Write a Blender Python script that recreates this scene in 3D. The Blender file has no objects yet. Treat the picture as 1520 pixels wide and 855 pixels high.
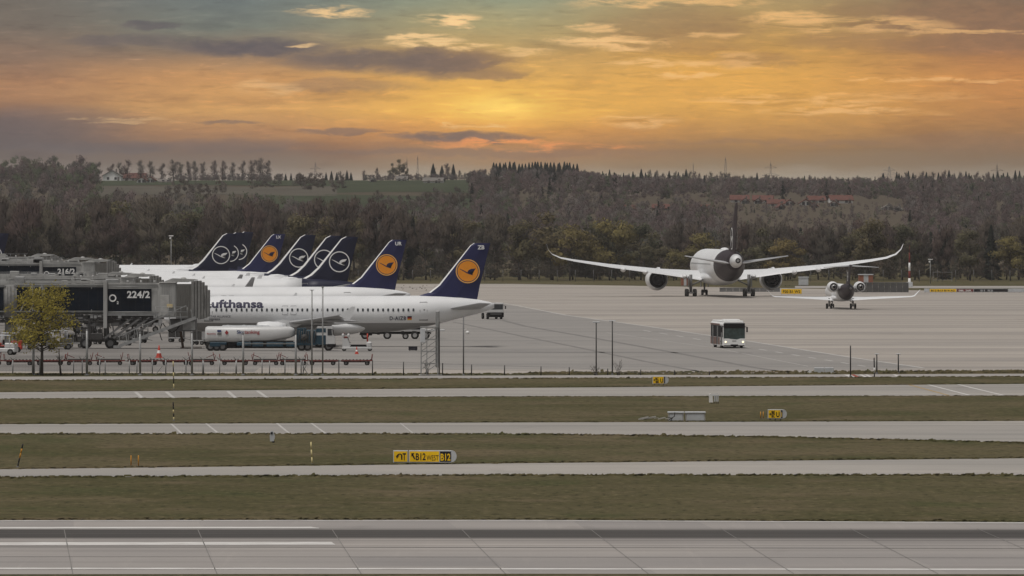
import bpy, bmesh, math, random
import numpy as np
from mathutils import Vector, Matrix
R = math.radians
PI = math.pi
rng = random.Random(7)
scene = bpy.context.scene
C = scene.collection

# ---------------------------------------------------------------- camera
F, H, YH = 12800.0, 15.2, 316.0        # focal length in photo pixels, eye height in metres, row of the horizon
cam_data = bpy.data.cameras.new('camera')
cam = bpy.data.objects.new('camera', cam_data)
C.objects.link(cam)
cam.location = (0, 0, H)
cam.rotation_euler = (R(90), 0, 0)
cam_data.sensor_width = 36
cam_data.lens = 36 * F / 1520
cam_data.shift_y = -(427.5 - YH) / 1520
cam_data.clip_start = 1
cam_data.clip_end = 40000
scene.camera = cam

# ---------------------------------------------------------------- exposure and sampling
scene.view_settings.view_transform = 'Standard'
scene.view_settings.look = 'None'
scene.view_settings.gamma = 1
scene.view_settings.use_curve_mapping = False
EXPO = -0.30
scene.view_settings.exposure = EXPO
scene.render.engine = 'CYCLES'
cy = scene.cycles
cy.use_denoising = True
cy.max_bounces = 5
cy.diffuse_bounces = 2
cy.glossy_bounces = 2
cy.transmission_bounces = 3
cy.transparent_max_bounces = 8
cy.volume_bounces = 1
cy.sample_clamp_indirect = 4

# ---------------------------------------------------------------- sky and sun
SUN_EL, SUN_AZ = 70.0, 232.0           # azimuth clockwise from +Y: behind the camera and to its left
def lin(c):
    return tuple((v / 255 / 12.92) if v / 255 <= 0.04045 else ((v / 255 + 0.055) / 1.055) ** 2.4 for v in c)
def col(r, g, b):
    return lin((r, g, b)) + (1.0,)

class Nodes:
    def __init__(s, tree):
        s.t = tree
    def new(s, kind, **kw):
        n = s.t.nodes.new(kind)
        for k, v in kw.items():
            setattr(n, k, v)
        return n
    def put(s, sock, v):
        if v is None:
            return
        if isinstance(v, bpy.types.NodeSocket):
            s.t.links.new(v, sock)
        else:
            sock.default_value = v
    def m(s, op, a, b=None, c=None, clamp=False):
        n = s.new('ShaderNodeMath', operation=op, use_clamp=clamp)
        s.put(n.inputs[0], a); s.put(n.inputs[1], b); s.put(n.inputs[2], c)
        return n.outputs[0]
    def vec(s, x, y, z=0.0):
        n = s.new('ShaderNodeCombineXYZ')
        s.put(n.inputs[0], x); s.put(n.inputs[1], y); s.put(n.inputs[2], z)
        return n.outputs[0]
    def noise(s, v, scale=1.0, detail=4.0, rough=0.5, dist=0.0):
        n = s.new('ShaderNodeTexNoise')
        s.put(n.inputs['Vector'], v)
        n.inputs['Scale'].default_value = scale; n.inputs['Detail'].default_value = detail
        n.inputs['Roughness'].default_value = rough; n.inputs['Distortion'].default_value = dist
        return n.outputs['Fac']
    def step(s, v, a, b):
        n = s.new('ShaderNodeMapRange', interpolation_type='SMOOTHSTEP')
        s.put(n.inputs['Value'], v)
        lo, hi, t0, t1 = (a, b, 0.0, 1.0) if a < b else (b, a, 1.0, 0.0)
        n.inputs['From Min'].default_value = lo; n.inputs['From Max'].default_value = hi
        n.inputs['To Min'].default_value = t0; n.inputs['To Max'].default_value = t1
        return n.outputs[0]
    def mix(s, f, a, b, mode='MIX'):
        n = s.new('ShaderNodeMix', data_type='RGBA', blend_type=mode)
        s.put(n.inputs[0], f); s.put(n.inputs[6], a); s.put(n.inputs[7], b)
        return n.outputs[2]
    def ramp(s, f, stops):
        n = s.new('ShaderNodeValToRGB')
        s.put(n.inputs[0], f)
        e = n.color_ramp.elements
        while len(e) < len(stops):
            e.new(0.5)
        for el, (p, c) in zip(e, stops):
            el.position = p; el.color = c
        return n.outputs[0]

world = bpy.data.worlds.new('World')
scene.world = world
world.use_nodes = True
wt = world.node_tree
wt.nodes.clear()
N = Nodes(wt)
sky = N.new('ShaderNodeTexSky', sky_type='NISHITA', sun_disc=False)
sky.sun_elevation = R(SUN_EL); sky.sun_rotation = R(SUN_AZ)
sky.air_density = 1.0; sky.dust_density = 3.0; sky.ozone_density = 1.0
hsv = N.new('ShaderNodeHueSaturation')
hsv.inputs['Saturation'].default_value = 0.22
wt.links.new(sky.outputs[0], hsv.inputs['Color'])
day = N.mix(1.0, hsv.outputs[0], (0.091, 0.0895, 0.0865, 1), 'MULTIPLY')    # the sky's strength, about 0.1

# the evening clouds low over the horizon, laid out by direction (hundredths of a degree), like any sky
tc = N.new('ShaderNodeTexCoord')
sep = N.new('ShaderNodeSeparateXYZ')
wt.links.new(tc.outputs['Generated'], sep.inputs[0])
dx, dy, dz = sep.outputs
dyc = N.m('MAXIMUM', dy, 0.05)
X = N.m('ADD', N.m('MULTIPLY', N.m('DIVIDE', dx, dyc), F), 760.0)
Y = N.m('SUBTRACT', YH, N.m('MULTIPLY', N.m('DIVIDE', dz, dyc), F))
n1 = N.noise(N.vec(N.m('DIVIDE', X, 190.0), N.m('DIVIDE', Y, 42.0), 3.1), 1, 5, 0.55)
n2 = N.noise(N.vec(N.m('DIVIDE', X, 62.0), N.m('DIVIDE', Y, 8.0), 8.4), 1, 6, 0.62, 0.5)
n3 = N.noise(N.vec(N.m('DIVIDE', X, 320.0), N.m('DIVIDE', Y, 80.0), 1.7), 1, 3, 0.5)
n4 = N.noise(N.vec(N.m('DIVIDE', X, 46.0), N.m('DIVIDE', Y, 16.0), 5.2), 1, 6, 0.6, 0.3)
Xw = N.m('ADD', X, N.m('MULTIPLY', N.m('SUBTRACT', n4, 0.5), 90.0))
Yw = N.m('ADD', Y, N.m('ADD', N.m('MULTIPLY', N.m('SUBTRACT', n4, 0.5), 24.0), N.m('MULTIPLY', N.m('SUBTRACT', n3, 0.5), 14.0)))
Yb = N.m('ADD', Y, N.m('MULTIPLY', N.m('SUBTRACT', n1, 0.5), 36.0))
tY = N.m('DIVIDE', Yb, 280.0, clamp=True)
def column(stops):
    return N.ramp(tY, [(y / 280.0, col(*c)) for y, c in stops])
cols = [
    (0, [(0, (108, 101, 92)), (40, (112, 101, 90)), (85, (132, 106, 87)), (120, (164, 120, 84)), (150, (156, 114, 80)), (180, (110, 88, 78)), (215, (92, 78, 73)), (240, (104, 92, 84)), (262, (126, 116, 109))]),
    (350, [(0, (106, 114, 111)), (40, (113, 117, 107)), (80, (140, 116, 92)), (120, (192, 140, 84)), (160, (205, 152, 84)), (200, (164, 118, 76)), (225, (112, 89, 73)), (245, (116, 100, 86)), (262, (142, 130, 119))]),
    (735, [(0, (142, 146, 120)), (40, (164, 150, 106)), (80, (194, 154, 88)), (120, (212, 160, 76)), (165, (226, 168, 66)), (190, (208, 140, 62)), (215, (166, 112, 63)), (240, (150, 118, 84)), (262, (154, 139, 118))]),
    (1100, [(0, (168, 142, 94)), (40, (174, 138, 80)), (80, (198, 148, 70)), (120, (218, 160, 68)), (160, (212, 155, 66)), (200, (176, 126, 60)), (225, (140, 104, 60)), (245, (134, 110, 80)), (262, (152, 138, 119))]),
    (1520, [(0, (120, 102, 82)), (40, (138, 106, 78)), (80, (160, 110, 68)), (120, (190, 128, 66)), (160, (178, 121, 61)), (200, (146, 104, 58)), (225, (124, 94, 61)), (245, (122, 100, 76)), (262, (140, 127, 110))]),
]
c = column(cols[0][1])
for (xa, _), (xb, st) in zip(cols[:-1], cols[1:]):
    c = N.mix(N.step(X, xa, xb), c, column(st))
def blob(cx, cy_, rx, ry, soft=0.9):
    a = N.m('DIVIDE', N.m('SUBTRACT', Xw, cx), rx)
    b = N.m('DIVIDE', N.m('SUBTRACT', Yw, cy_), ry)
    r2 = N.m('ADD', N.m('MULTIPLY', a, a), N.m('MULTIPLY', b, b))
    return N.step(r2, 1.0 + soft, 1.0 - soft)
# the place where the sun stands behind thin cloud
def glow(cx, cy_, rx, ry):
    a = N.m('DIVIDE', N.m('SUBTRACT', X, cx), rx)
    b = N.m('DIVIDE', N.m('SUBTRACT', Y, cy_), ry)
    return N.m('POWER', 2.718, N.m('MULTIPLY', N.m('ADD', N.m('MULTIPLY', a, a), N.m('MULTIPLY', b, b)), -1.0))
c = N.mix(N.m('MULTIPLY', glow(740, 160, 130, 40), 0.62), c, col(242, 184, 72))
c = N.mix(N.m('MULTIPLY', glow(740, 158, 62, 16), 0.75), c, col(255, 212, 96))
mott = N.step(n4, 0.36, 0.66)
c = N.mix(N.m('MULTIPLY', N.step(Y, 235, 195), 0.30), c, N.mix(mott, N.mix(1.0, c, (0.86, 0.84, 0.86, 1), 'MULTIPLY'), N.mix(1.0, c, (1.14, 1.13, 1.10, 1), 'MULTIPLY')))
# large soft light and dark clouds, then fine streaks
c = N.mix(N.m('MULTIPLY', N.step(n1, 0.46, 0.30), 0.45), c, N.mix(1.0, c, (0.60, 0.56, 0.62, 1), 'MULTIPLY'))
streakzone = N.step(Y, 226, 190)
c = N.mix(N.m('MULTIPLY', N.m('MULTIPLY', N.step(n2, 0.54, 0.72), 0.42), streakzone), c, N.mix(1.0, c, (1.5, 1.42, 1.36, 1), 'MULTIPLY'))
c = N.mix(N.m('MULTIPLY', N.m('MULTIPLY', N.step(n2, 0.46, 0.30), 0.38), streakzone), c, N.mix(1.0, c, (0.62, 0.58, 0.60, 1), 'MULTIPLY'))
darks = [(375, 71, 105, 11, 0.95), (560, 88, 130, 12, 0.85), (650, 90, 100, 17, 0.95), (720, 108, 50, 7, 0.7), (270, 66, 60, 5, 0.6), (680, 104, 85, 9, 0.7), (190, 60, 75, 8, 0.6), (225, 37, 36, 6, 0.8),
         (688, 204, 92, 6, 0.95), (1400, 20, 80, 22, 0.75), (1480, 26, 90, 26, 0.75), (1330, 40, 60, 8, .5), (1295, 14, 70, 11, 0.4), (40, 188, 130, 28, 0.45), (1120, 88, 60, 9, 0.45), (1450, 68, 140, 13, 0.65),
         (500, 124, 90, 8, 0.4), (1000, 42, 110, 24, 0.42), (1250, 62, 80, 9, 0.35), (1010, 70, 90, 8, 0.35), (330, 215, 120, 8, 0.4), (1440, 210, 120, 12, 0.35), (140, 218, 140, 7, 0.5), (340, 182, 40, 3, 0.6), (510, 196, 50, 4, 0.6), (1170, 212, 190, 4, 0.4), (760, 226, 260, 5, 0.4)]
D = None
for cx, cy_, rx, ry, s in darks:
    b = N.m('MULTIPLY', blob(cx, cy_, rx * 1.1, ry * 1.15), s)
    D = b if D is None else N.m('MAXIMUM', D, b)
D = N.m('MULTIPLY', D, N.step(n4, 0.08, 0.40))
dcol = N.mix(N.step(X, 500, 1000), col(84, 79, 84), col(126, 96, 74))
n5 = N.noise(N.vec(N.m('DIVIDE', X, 26.0), N.m('DIVIDE', Y, 11.0), 2.2), 1, 5, 0.6, 0.4)
c = N.mix(N.m('MULTIPLY', D, 0.92), c, N.mix(N.step(n5, 0.35, 0.68), dcol, N.mix(1.0, dcol, (1.3, 1.22, 1.12, 1), 'MULTIPLY')))
# cream edges the low sun lights: where the cloud field thickens downwards
lights = [(495, 16, 44, 6, 0.75), (670, 28, 32, 8, 0.95), (626, 57, 42, 5, 0.8), (655, 66, 60, 4, 0.8), (450, 67, 22, 3, 0.6), (905, 60, 66, 6, 0.8), (930, 66, 30, 13, 0.7), (880, 38, 32, 4, 0.6),
          (1180, 28, 60, 8, 0.6), (1215, 38, 30, 9, 0.6), (1320, 38, 70, 9, 0.55), (1060, 52, 40, 4, 0.5), (980, 92, 70, 5, 0.6), (1020, 112, 60, 3, 0.55), (1000, 5, 110, 5, 0.6), (780, 76, 40, 4, 0.5), (345, 55, 24, 2, 0.0),
          (400, 128, 40, 8, 0.28), (180, 180, 60, 3, 0.3), (1180, 150, 110, 5, 0.5), (1260, 165, 100, 4, 0.5), (1380, 118, 120, 2, 0.5), (1330, 140, 90, 5, 0.3), (950, 178, 40, 8, 0.5), (1450, 48, 70, 3, 0.5), (1100, 90, 30, 11, 0.4), (700, 188, 40, 2, 0.5)]
L = None
for cx, cy_, rx, ry, s in lights:
    b = N.m('MULTIPLY', blob(cx, cy_, rx * 1.2, ry * 1.25), s)
    L = b if L is None else N.m('MAXIMUM', L, b)
L = N.m('MULTIPLY', L, N.step(n2, 0.38, 0.58))
c = N.mix(L, c, N.mix(N.step(X, 640, 1100), col(246, 202, 140), col(240, 186, 118)))
reds = N.m('MULTIPLY', N.m('MAXIMUM', blob(745, 210, 95, 5), N.m('MULTIPLY', blob(780, 216, 150, 5), 0.8)), N.step(n2, 0.40, 0.6))
c = N.mix(N.m('MULTIPLY', reds, 0.85), c, col(234, 146, 72))
gain = 1.11 * 2.0 ** -EXPO
hs = N.new('ShaderNodeHueSaturation')
hs.inputs['Saturation'].default_value = 0.98
wt.links.new(c, hs.inputs['Color'])
c = hs.outputs[0]
n6 = N.noise(N.vec(N.m('DIVIDE', Xw, 44.0), N.m('DIVIDE', Y, 4.2), 12.4), 1, 5, 0.6, 0.8)
thin = N.m('MULTIPLY', N.m('MULTIPLY', N.step(n6, 0.60, 0.72), N.step(n3, 0.40, 0.62)), N.m('MULTIPLY', streakzone, 0.55))
c = N.mix(thin, c, N.mix(1.0, c, (1.38, 1.32, 1.28, 1), 'MULTIPLY'))
c = N.mix(N.m('MULTIPLY', N.m('MULTIPLY', N.step(n6, 0.40, 0.28), N.step(n1, 0.42, 0.6)), N.m('MULTIPLY', streakzone, 0.4)), c, N.mix(1.0, c, (0.74, 0.72, 0.74, 1), 'MULTIPLY'))
c = N.mix(1.0, c, (gain, gain, gain, 1), 'MULTIPLY')
low = N.m('MULTIPLY', N.step(Y, -1500, -380), N.step(dy, 0.35, 0.75))
low = N.m('MULTIPLY', low, N.step(Y, 900, 500))
final = N.mix(low, day, c)
bg = N.new('ShaderNodeBackground')
wt.links.new(final, bg.inputs['Color'])
bg.inputs['Strength'].default_value = 1.0
out = N.new('ShaderNodeOutputWorld')
wt.links.new(bg.outputs[0], out.inputs['Surface'])

sun_data = bpy.data.lights.new('sun', 'SUN')
sun_data.energy = 2.3
sun_data.angle = R(9)
sun_data.color = (1.0, 0.965, 0.925)
sun = bpy.data.objects.new('sun', sun_data)
C.objects.link(sun)
to_sun = Vector((math.sin(R(SUN_AZ)) * math.cos(R(SUN_EL)), math.cos(R(SUN_AZ)) * math.cos(R(SUN_EL)), math.sin(R(SUN_EL))))
sun.rotation_euler = to_sun.to_track_quat('Z', 'Y').to_euler()
sun.location = (-200, -200, 300)

# ---------------------------------------------------------------- materials
MATS = {}
def mat(name, c, rough=0.6, spec=0.3, metal=0.0, var=0.12, scale=1.2, stretch=(1, 1, 1), dirt=0.0, emit=None, alpha=None, bump=0.0):
    """procedural paint, metal, cloth ...: the base colour varies a little with a noise in the object's own space"""
    if name in MATS:
        return MATS[name]
    m = bpy.data.materials.new(name)
    m.use_nodes = True
    t = m.node_tree
    n = Nodes(t)
    bs = t.nodes['Principled BSDF']
    co = n.new('ShaderNodeTexCoord').outputs['Object']
    mp = n.new('ShaderNodeMapping')
    mp.inputs['Scale'].default_value = tuple(scale * s for s in stretch)
    t.links.new(co, mp.inputs['Vector'])
    f = n.noise(mp.outputs[0], 1, 5, 0.6)
    base = tuple(c) + (1.0,) if len(c) == 3 else tuple(c)
    lo = tuple(v * (1 - var) for v in base[:3]) + (1,)
    hi = tuple(min(1, v * (1 + var)) for v in base[:3]) + (1,)
    cc = n.mix(n.step(f, 0.3, 0.7), lo, hi)
    if dirt:
        f2 = n.noise(mp.outputs[0], 2.3, 6, 0.65)
        cc = n.mix(n.m('MULTIPLY', n.step(f2, 0.5, 0.75), dirt), cc, (0.10, 0.085, 0.07, 1))
    t.links.new(cc, bs.inputs['Base Color'])
    rr = n.m('ADD', n.m('MULTIPLY', f, 0.16), max(0.0, rough - 0.08))
    t.links.new(rr, bs.inputs['Roughness'])
    bs.inputs['Specular IOR Level'].default_value = spec
    bs.inputs['Metallic'].default_value = metal
    if emit:
        bs.inputs['Emission Color'].default_value = tuple(emit[0]) + (1,)
        bs.inputs['Emission Strength'].default_value = emit[1]
    if bump:
        b = n.new('ShaderNodeBump'); b.inputs['Strength'].default_value = bump; b.inputs['Distance'].default_value = 0.05
        t.links.new(f, b.inputs['Height']); t.links.new(b.outputs[0], bs.inputs['Normal'])
    MATS[name] = m
    return m

def ground_mat(name, build, rough=0.95, spec=0.05):
    m = bpy.data.materials.new(name)
    m.use_nodes = True
    n = Nodes(m.node_tree)
    bs = m.node_tree.nodes['Principled BSDF']
    pos = n.new('ShaderNodeNewGeometry').outputs['Position']
    s = n.new('ShaderNodeSeparateXYZ')
    m.node_tree.links.new(pos, s.inputs[0])
    c = build(n, s.outputs[0], s.outputs[1], s.outputs[2])
    m.node_tree.links.new(c, bs.inputs['Base Color'])
    bs.inputs['Roughness'].default_value = rough
    bs.inputs['Specular IOR Level'].default_value = spec
    MATS[name] = m
    return m

def nz(n, x, y, sx, sy, seed, detail=4, rough=0.55):
    return n.noise(n.vec(n.m('MULTIPLY', x, sx), n.m('MULTIPLY', y, sy), seed), 1, detail, rough)

# ---------------------------------------------------------------- mesh builder
class MB:
    """collects vertices and faces (with a material slot each) and links them as ONE mesh object"""
    def __init__(s):
        s.v = []; s.f = []; s.mi = []; s.sm = []
    def add(s, vs, fs, mi=0, smooth=False):
        o = len(s.v)
        s.v += [tuple(p) for p in vs]
        for f in fs:
            s.f.append(tuple(i + o for i in f)); s.mi.append(mi); s.sm.append(smooth)
        return s
    def box(s, x0, x1, y0, y1, z0, z1, mi=0, bev=0.0):
        if bev > 0:
            b = min(bev, (x1 - x0) * .45, (y1 - y0) * .45, (z1 - z0) * .45)
            vs = []
            for z, i in ((z0, b), (z0 + b, 0), (z1 - b, 0), (z1, b)):
                for (cx, cy_) in ((x0, y0), (x1, y0), (x1, y1), (x0, y1)):
                    sx = 1 if cx == x0 else -1; sy = 1 if cy_ == y0 else -1
                    pts = [(cx + sx * (b + i * 0), cy_ + sy * i, z), (cx + sx * i, cy_ + sy * (b + 0 * i), z)]
                    if (sx > 0) == (sy > 0):
                        pts = pts[::-1]
                    vs += pts
            n = 8
            fs = [tuple(range(n - 1, -1, -1)), tuple(range(3 * n, 4 * n))]
            for k in range(3):
                for i in range(n):
                    j = (i + 1) % n
                    fs.append((k * n + i, k * n + j, (k + 1) * n + j, (k + 1) * n + i))
            return s.add(vs, fs, mi)
        vs = [(x0, y0, z0), (x1, y0, z0), (x1, y1, z0), (x0, y1, z0), (x0, y0, z1), (x1, y0, z1), (x1, y1, z1), (x0, y1, z1)]
        return s.add(vs, [(0, 3, 2, 1), (4, 5, 6, 7), (0, 1, 5, 4), (1, 2, 6, 5), (2, 3, 7, 6), (3, 0, 4, 7)], mi)
    def tube(s, p0, p1, r0, r1=None, n=8, mi=0, smooth=True, caps=True):
        r1 = r0 if r1 is None else r1
        p0, p1 = Vector(p0), Vector(p1)
        d = (p1 - p0)
        if d.length < 1e-6:
            return s
        d.normalize()
        a = d.orthogonal().normalized(); b = d.cross(a)
        vs = []
        for p, r in ((p0, r0), (p1, r1)):
            for i in range(n):
                t = 2 * PI * i / n
                vs.append(p + a * (math.cos(t) * r) + b * (math.sin(t) * r))
        fs = [(i, (i + 1) % n, n + (i + 1) % n, n + i) for i in range(n)]
        s.add(vs, fs, mi, smooth)
        if caps:
            o = len(s.v) - 2 * n
            s.f.append(tuple(o + i for i in range(n - 1, -1, -1))); s.mi.append(mi); s.sm.append(False)
            s.f.append(tuple(o + n + i for i in range(n))); s.mi.append(mi); s.sm.append(False)
        return s
    def path(s, pts, r, n=6, mi=0):
        for a, b in zip(pts[:-1], pts[1:]):
            s.tube(a, b, r, r, n, mi)
        return s
    def bar(s, p0, p1, w, h, mi=0):
        """a beam of width w (sideways) and depth h between two points"""
        p0, p1 = Vector(p0), Vector(p1)
        d = (p1 - p0).normalized()
        up = Vector((0, 0, 1)) if abs(d.z) < 0.95 else Vector((0, 1, 0))
        a = d.cross(up).normalized() * (w / 2); b = a.cross(d).normalized() * (h / 2)
        vs = []
        for p in (p0, p1):
            vs += [p - a - b, p + a - b, p + a + b, p - a + b]
        return s.add(vs, [(3, 2, 1, 0), (4, 5, 6, 7), (0, 1, 5, 4), (1, 2, 6, 5), (2, 3, 7, 6), (3, 0, 4, 7)], mi)
    def rings(s, rings, mi=0, smooth=True, cap0=True, cap1=True, closed=True):
        n = len(rings[0])
        vs = [p for r in rings for p in r]
        fs = []
        for k in range(len(rings) - 1):
            for i in range(n if closed else n - 1):
                j = (i + 1) % n
                fs.append((k * n + i, k * n + j, (k + 1) * n + j, (k + 1) * n + i))
        o = len(s.v)
        s.add(vs, fs, mi, smooth)
        if cap0:
            s.f.append(tuple(o + i for i in range(n - 1, -1, -1))); s.mi.append(mi); s.sm.append(False)
        if cap1:
            s.f.append(tuple(o + (len(rings) - 1) * n + i for i in range(n))); s.mi.append(mi); s.sm.append(False)
        return s
    def lathe(s, prof, origin, axis='X', n=24, mi=0, smooth=True, cap0=False, cap1=False):
        """prof: (position along the axis, radius)"""
        rs = []
        for a, r in prof:
            ring = []
            for i in range(n):
                t = 2 * PI * i / n
                u, w = math.cos(t) * r, math.sin(t) * r
                p = (a, u, w) if axis == 'X' else ((w, a, u) if axis == 'Y' else (u, w, a))
                ring.append((p[0] + origin[0], p[1] + origin[1], p[2] + origin[2]))
            rs.append(ring)
        return s.rings(rs, mi, smooth, cap0, cap1)
    def prism(s, poly, plane, t0, t1, mi=0):
        """poly in (a,b); plane 'XZ' extrudes along y from t0 to t1, 'XY' along z, 'YZ' along x"""
        bm = bmesh.new()
        def P3(a, b, t):
            return (a, t, b) if plane == 'XZ' else ((a, b, t) if plane == 'XY' else (t, a, b))
        n = len(poly)
        va = [bm.verts.new(P3(a, b, t0)) for a, b in poly]
        vb = [bm.verts.new(P3(a, b, t1)) for a, b in poly]
        fa = bm.faces.new(va); fb = bm.faces.new(vb[::-1])
        for i in range(n):
            j = (i + 1) % n
            bm.faces.new((va[j], va[i], vb[i], vb[j]))
        bmesh.ops.triangulate(bm, faces=[fa, fb])
        bmesh.ops.recalc_face_normals(bm, faces=bm.faces)
        bm.verts.index_update()
        s.add([v.co[:] for v in bm.verts], [tuple(v.index for v in f.verts) for f in bm.faces], mi)
        bm.free()
        return s
    def wheel(s, c, r, w, axis='Y', mi=0, mi_hub=1, n=16):
        prof = [(-w / 2, r * .55), (-w / 2, r * .88), (-w * .3, r), (w * .3, r), (w / 2, r * .88), (w / 2, r * .55)]
        s.lathe(prof, c, axis, n, mi, True)
        s.lathe([(-w * .42, 0.001), (-w * .42, r * .56)], c, axis, n, mi_hub, False)
        s.lathe([(w * .42, r * .56), (w * .42, 0.001)], c, axis, n, mi_hub, False)
        return s
    def build(s, name, mats, parent=None, loc=None, rotz=None):
        me = bpy.data.meshes.new(name)
        me.from_pydata(s.v, [], s.f)
        mats = mats if isinstance(mats, (list, tuple)) else [mats]
        for m in mats:
            me.materials.append(m)
        me.polygons.foreach_set('material_index', s.mi)
        me.polygons.foreach_set('use_smooth', s.sm)
        me.update()
        return link(name, me, parent, loc, rotz)

def link(name, me, parent=None, loc=None, rotz=None):
    o = bpy.data.objects.new(name, me)
    C.objects.link(o)
    if parent is not None:
        o.parent = parent
    if loc is not None:
        o.location = loc
    if rotz is not None:
        o.rotation_euler = (0, 0, rotz)
    return o

def tag(o, label, cat, group=None, kind=None):
    o['label'] = label; o['category'] = cat
    if group:
        o['group'] = group
    if kind:
        o['kind'] = kind
    return o

def thing(name, label, cat, loc=(0, 0, 0), rotz=0.0, group=None):
    o = link(name, None, None, loc, rotz)
    return tag(o, label, cat, group)

def structure(o, label=None):
    o['kind'] = 'structure'
    if label:
        o['label'] = label
    return o

def dup(root, loc, rotz=None, label=None, scale=None):
    def cp(o, parent):
        c_ = o.copy(); C.objects.link(c_)
        if parent is not None:
            c_.parent = parent
        for ch in o.children:
            cp(ch, c_)
        return c_
    r = cp(root, None)
    r.location = loc
    if rotz is not None:
        r.rotation_euler = (0, 0, rotz)
    if scale is not None:
        r.scale = scale
    if label:
        r['label'] = label
    return r

def text_polys(txt, size, bold=0.0, spacing=1.0, sx=1.0):
    """letters as triangles in a plane: (vertices (x, y), faces, width)"""
    cu = bpy.data.curves.new('lettering', 'FONT')
    cu.body = txt; cu.size = size; cu.offset = bold; cu.space_character = spacing; cu.resolution_u = 4
    ob = bpy.data.objects.new('lettering', cu)
    C.objects.link(ob)
    dg = bpy.context.evaluated_depsgraph_get()
    me = bpy.data.meshes.new_from_object(ob.evaluated_get(dg))
    bm = bmesh.new(); bm.from_mesh(me)
    bmesh.ops.triangulate(bm, faces=bm.faces)
    for k in range(1, 10):
        g = list(bm.verts) + list(bm.edges) + list(bm.faces)
        bmesh.ops.bisect_plane(bm, geom=g, plane_co=(0, size * k / 10.0, 0), plane_no=(0, 1, 0))
    bm.verts.index_update()
    vs = [(v.co.x * sx, v.co.y) for v in bm.verts]
    fs = [tuple(v.index for v in f.verts) for f in bm.faces]
    bm.free()
    bpy.data.objects.remove(ob); bpy.data.curves.remove(cu); bpy.data.meshes.remove(me)
    x0 = min(v[0] for v in vs)
    vs = [(v[0] - x0, v[1]) for v in vs]
    return vs, fs, max(v[0] for v in vs)

# ---------------------------------------------------------------- where a point of the ground lies
def depth(py):
    return F * H / (py - YH)
def G(px, py, z=0.0):
    d = F * (H - z) / (py - YH)
    return Vector(((px - 760) * d / F, d, z))
def WX(px, d):
    return (px - 760) * d / F
def WZ(py, d):
    return H - (py - YH) * d / F

# ---------------------------------------------------------------- common materials
M = dict(
    white=mat('white aircraft paint', (0.70, 0.70, 0.70), 0.38, 0.3, var=0.03, scale=0.35, dirt=0.05),
    wing=mat('pale grey wing paint', (0.38, 0.38, 0.385), 0.5, 0.25, var=0.06, scale=0.5, dirt=0.08),
    belly=mat('grey belly paint', (0.26, 0.255, 0.25), 0.45, 0.3, var=0.06, scale=0.5, dirt=0.1),
    navy=mat('dark navy paint', lin((38, 40, 78)), 0.45, 0.25, var=0.10, scale=0.6),
    deepnavy=mat('deep midnight paint', lin((24, 27, 50)), 0.45, 0.25, var=0.12, scale=0.6),
    dusk=mat('dark tail paint', lin((44, 33, 38)), 0.5, 0.2, var=0.12, scale=0.5),
    orange=mat('golden orange paint', lin((228, 144, 38)), 0.45, 0.3, var=0.04),
    ring=mat('pale gold paint', lin((235, 178, 96)), 0.45, 0.3, var=0.04),
    markwhite=mat('white marking paint', (0.78, 0.77, 0.75), 0.45, 0.3, var=0.04),
    letter=mat('dark blue lettering paint', lin((34, 32, 62)), 0.5, 0.3, var=0.05),
    glass=mat('dark window glass', (0.035, 0.04, 0.045), 0.15, 0.5, var=0.2),
    seam=mat('grey seam paint', (0.33, 0.33, 0.33), 0.6, 0.2),
    metal=mat('bare brushed metal', (0.45, 0.44, 0.43), 0.35, 0.5, 0.7, var=0.1),
    dark=mat('dark engine interior', (0.010, 0.009, 0.010), 0.7, 0.12, var=0.2),
    rubber=mat('black rubber', (0.022, 0.021, 0.020), 0.85, 0.15, var=0.25, scale=4),
    strut=mat('grey strut paint', (0.14, 0.137, 0.135), 0.5, 0.3, var=0.15),
    galv=mat('galvanised steel', (0.30, 0.30, 0.295), 0.5, 0.4, 0.3, var=0.15, scale=2, dirt=0.15),
    darksteel=mat('dark weathered steel', (0.060, 0.057, 0.054), 0.6, 0.3, 0.2, var=0.2, dirt=0.2),
    brgrey=mat('light grey bridge cladding', (0.37, 0.365, 0.35), 0.55, 0.25, var=0.14, scale=0.8, stretch=(1, 1, .35), dirt=0.30),
    brdark=mat('grey bellows fabric', (0.17, 0.163, 0.150), 0.75, 0.15, var=0.18, scale=2.5, stretch=(6, 1, 0.4), dirt=0.2),
    panel=mat('midnight blue advertising glass', lin((10, 20, 32)), 0.45, 0.10, var=0.35, scale=0.35, stretch=(1, 1, 2)),
    red=mat('faded red paint', lin((112, 46, 40)), 0.6, 0.2, var=0.3, dirt=0.5, scale=2),
    cone=mat('orange red cone plastic', lin((176, 58, 40)), 0.5, 0.3, var=0.1),
    yellow=mat('yellow sign film', lin((250, 200, 24)), 0.5, 0.25, var=0.06, scale=3),
    black=mat('black sign film', lin((28, 24, 26)), 0.5, 0.25, var=0.15),
    lightgrey=mat('pale grey enamel', (0.52, 0.53, 0.54), 0.5, 0.3, var=0.08, scale=2, dirt=0.12),
    concrete=mat('weathered concrete block', (0.42, 0.40, 0.37), 0.9, 0.1, var=0.14, scale=2, dirt=0.2),
    cream=mat('cream pole paint', lin((205, 190, 140)), 0.6, 0.2, var=0.1, scale=3),
    amber=mat('amber plastic', lin((190, 132, 40)), 0.5, 0.3, var=0.1, scale=5),
    teal=mat('dark teal truck paint', lin((22, 58, 74)), 0.4, 0.4, var=0.2, scale=2, dirt=0.15),
    buswhite=mat('white bus paint', (0.56, 0.555, 0.545), 0.35, 0.4, var=0.04, dirt=0.08),
    lamp=mat('lit headlamp', (0.9, 0.85, 0.7), 0.3, 0.3, emit=((1.0, 0.86, 0.55), 1.6)),
)

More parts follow.
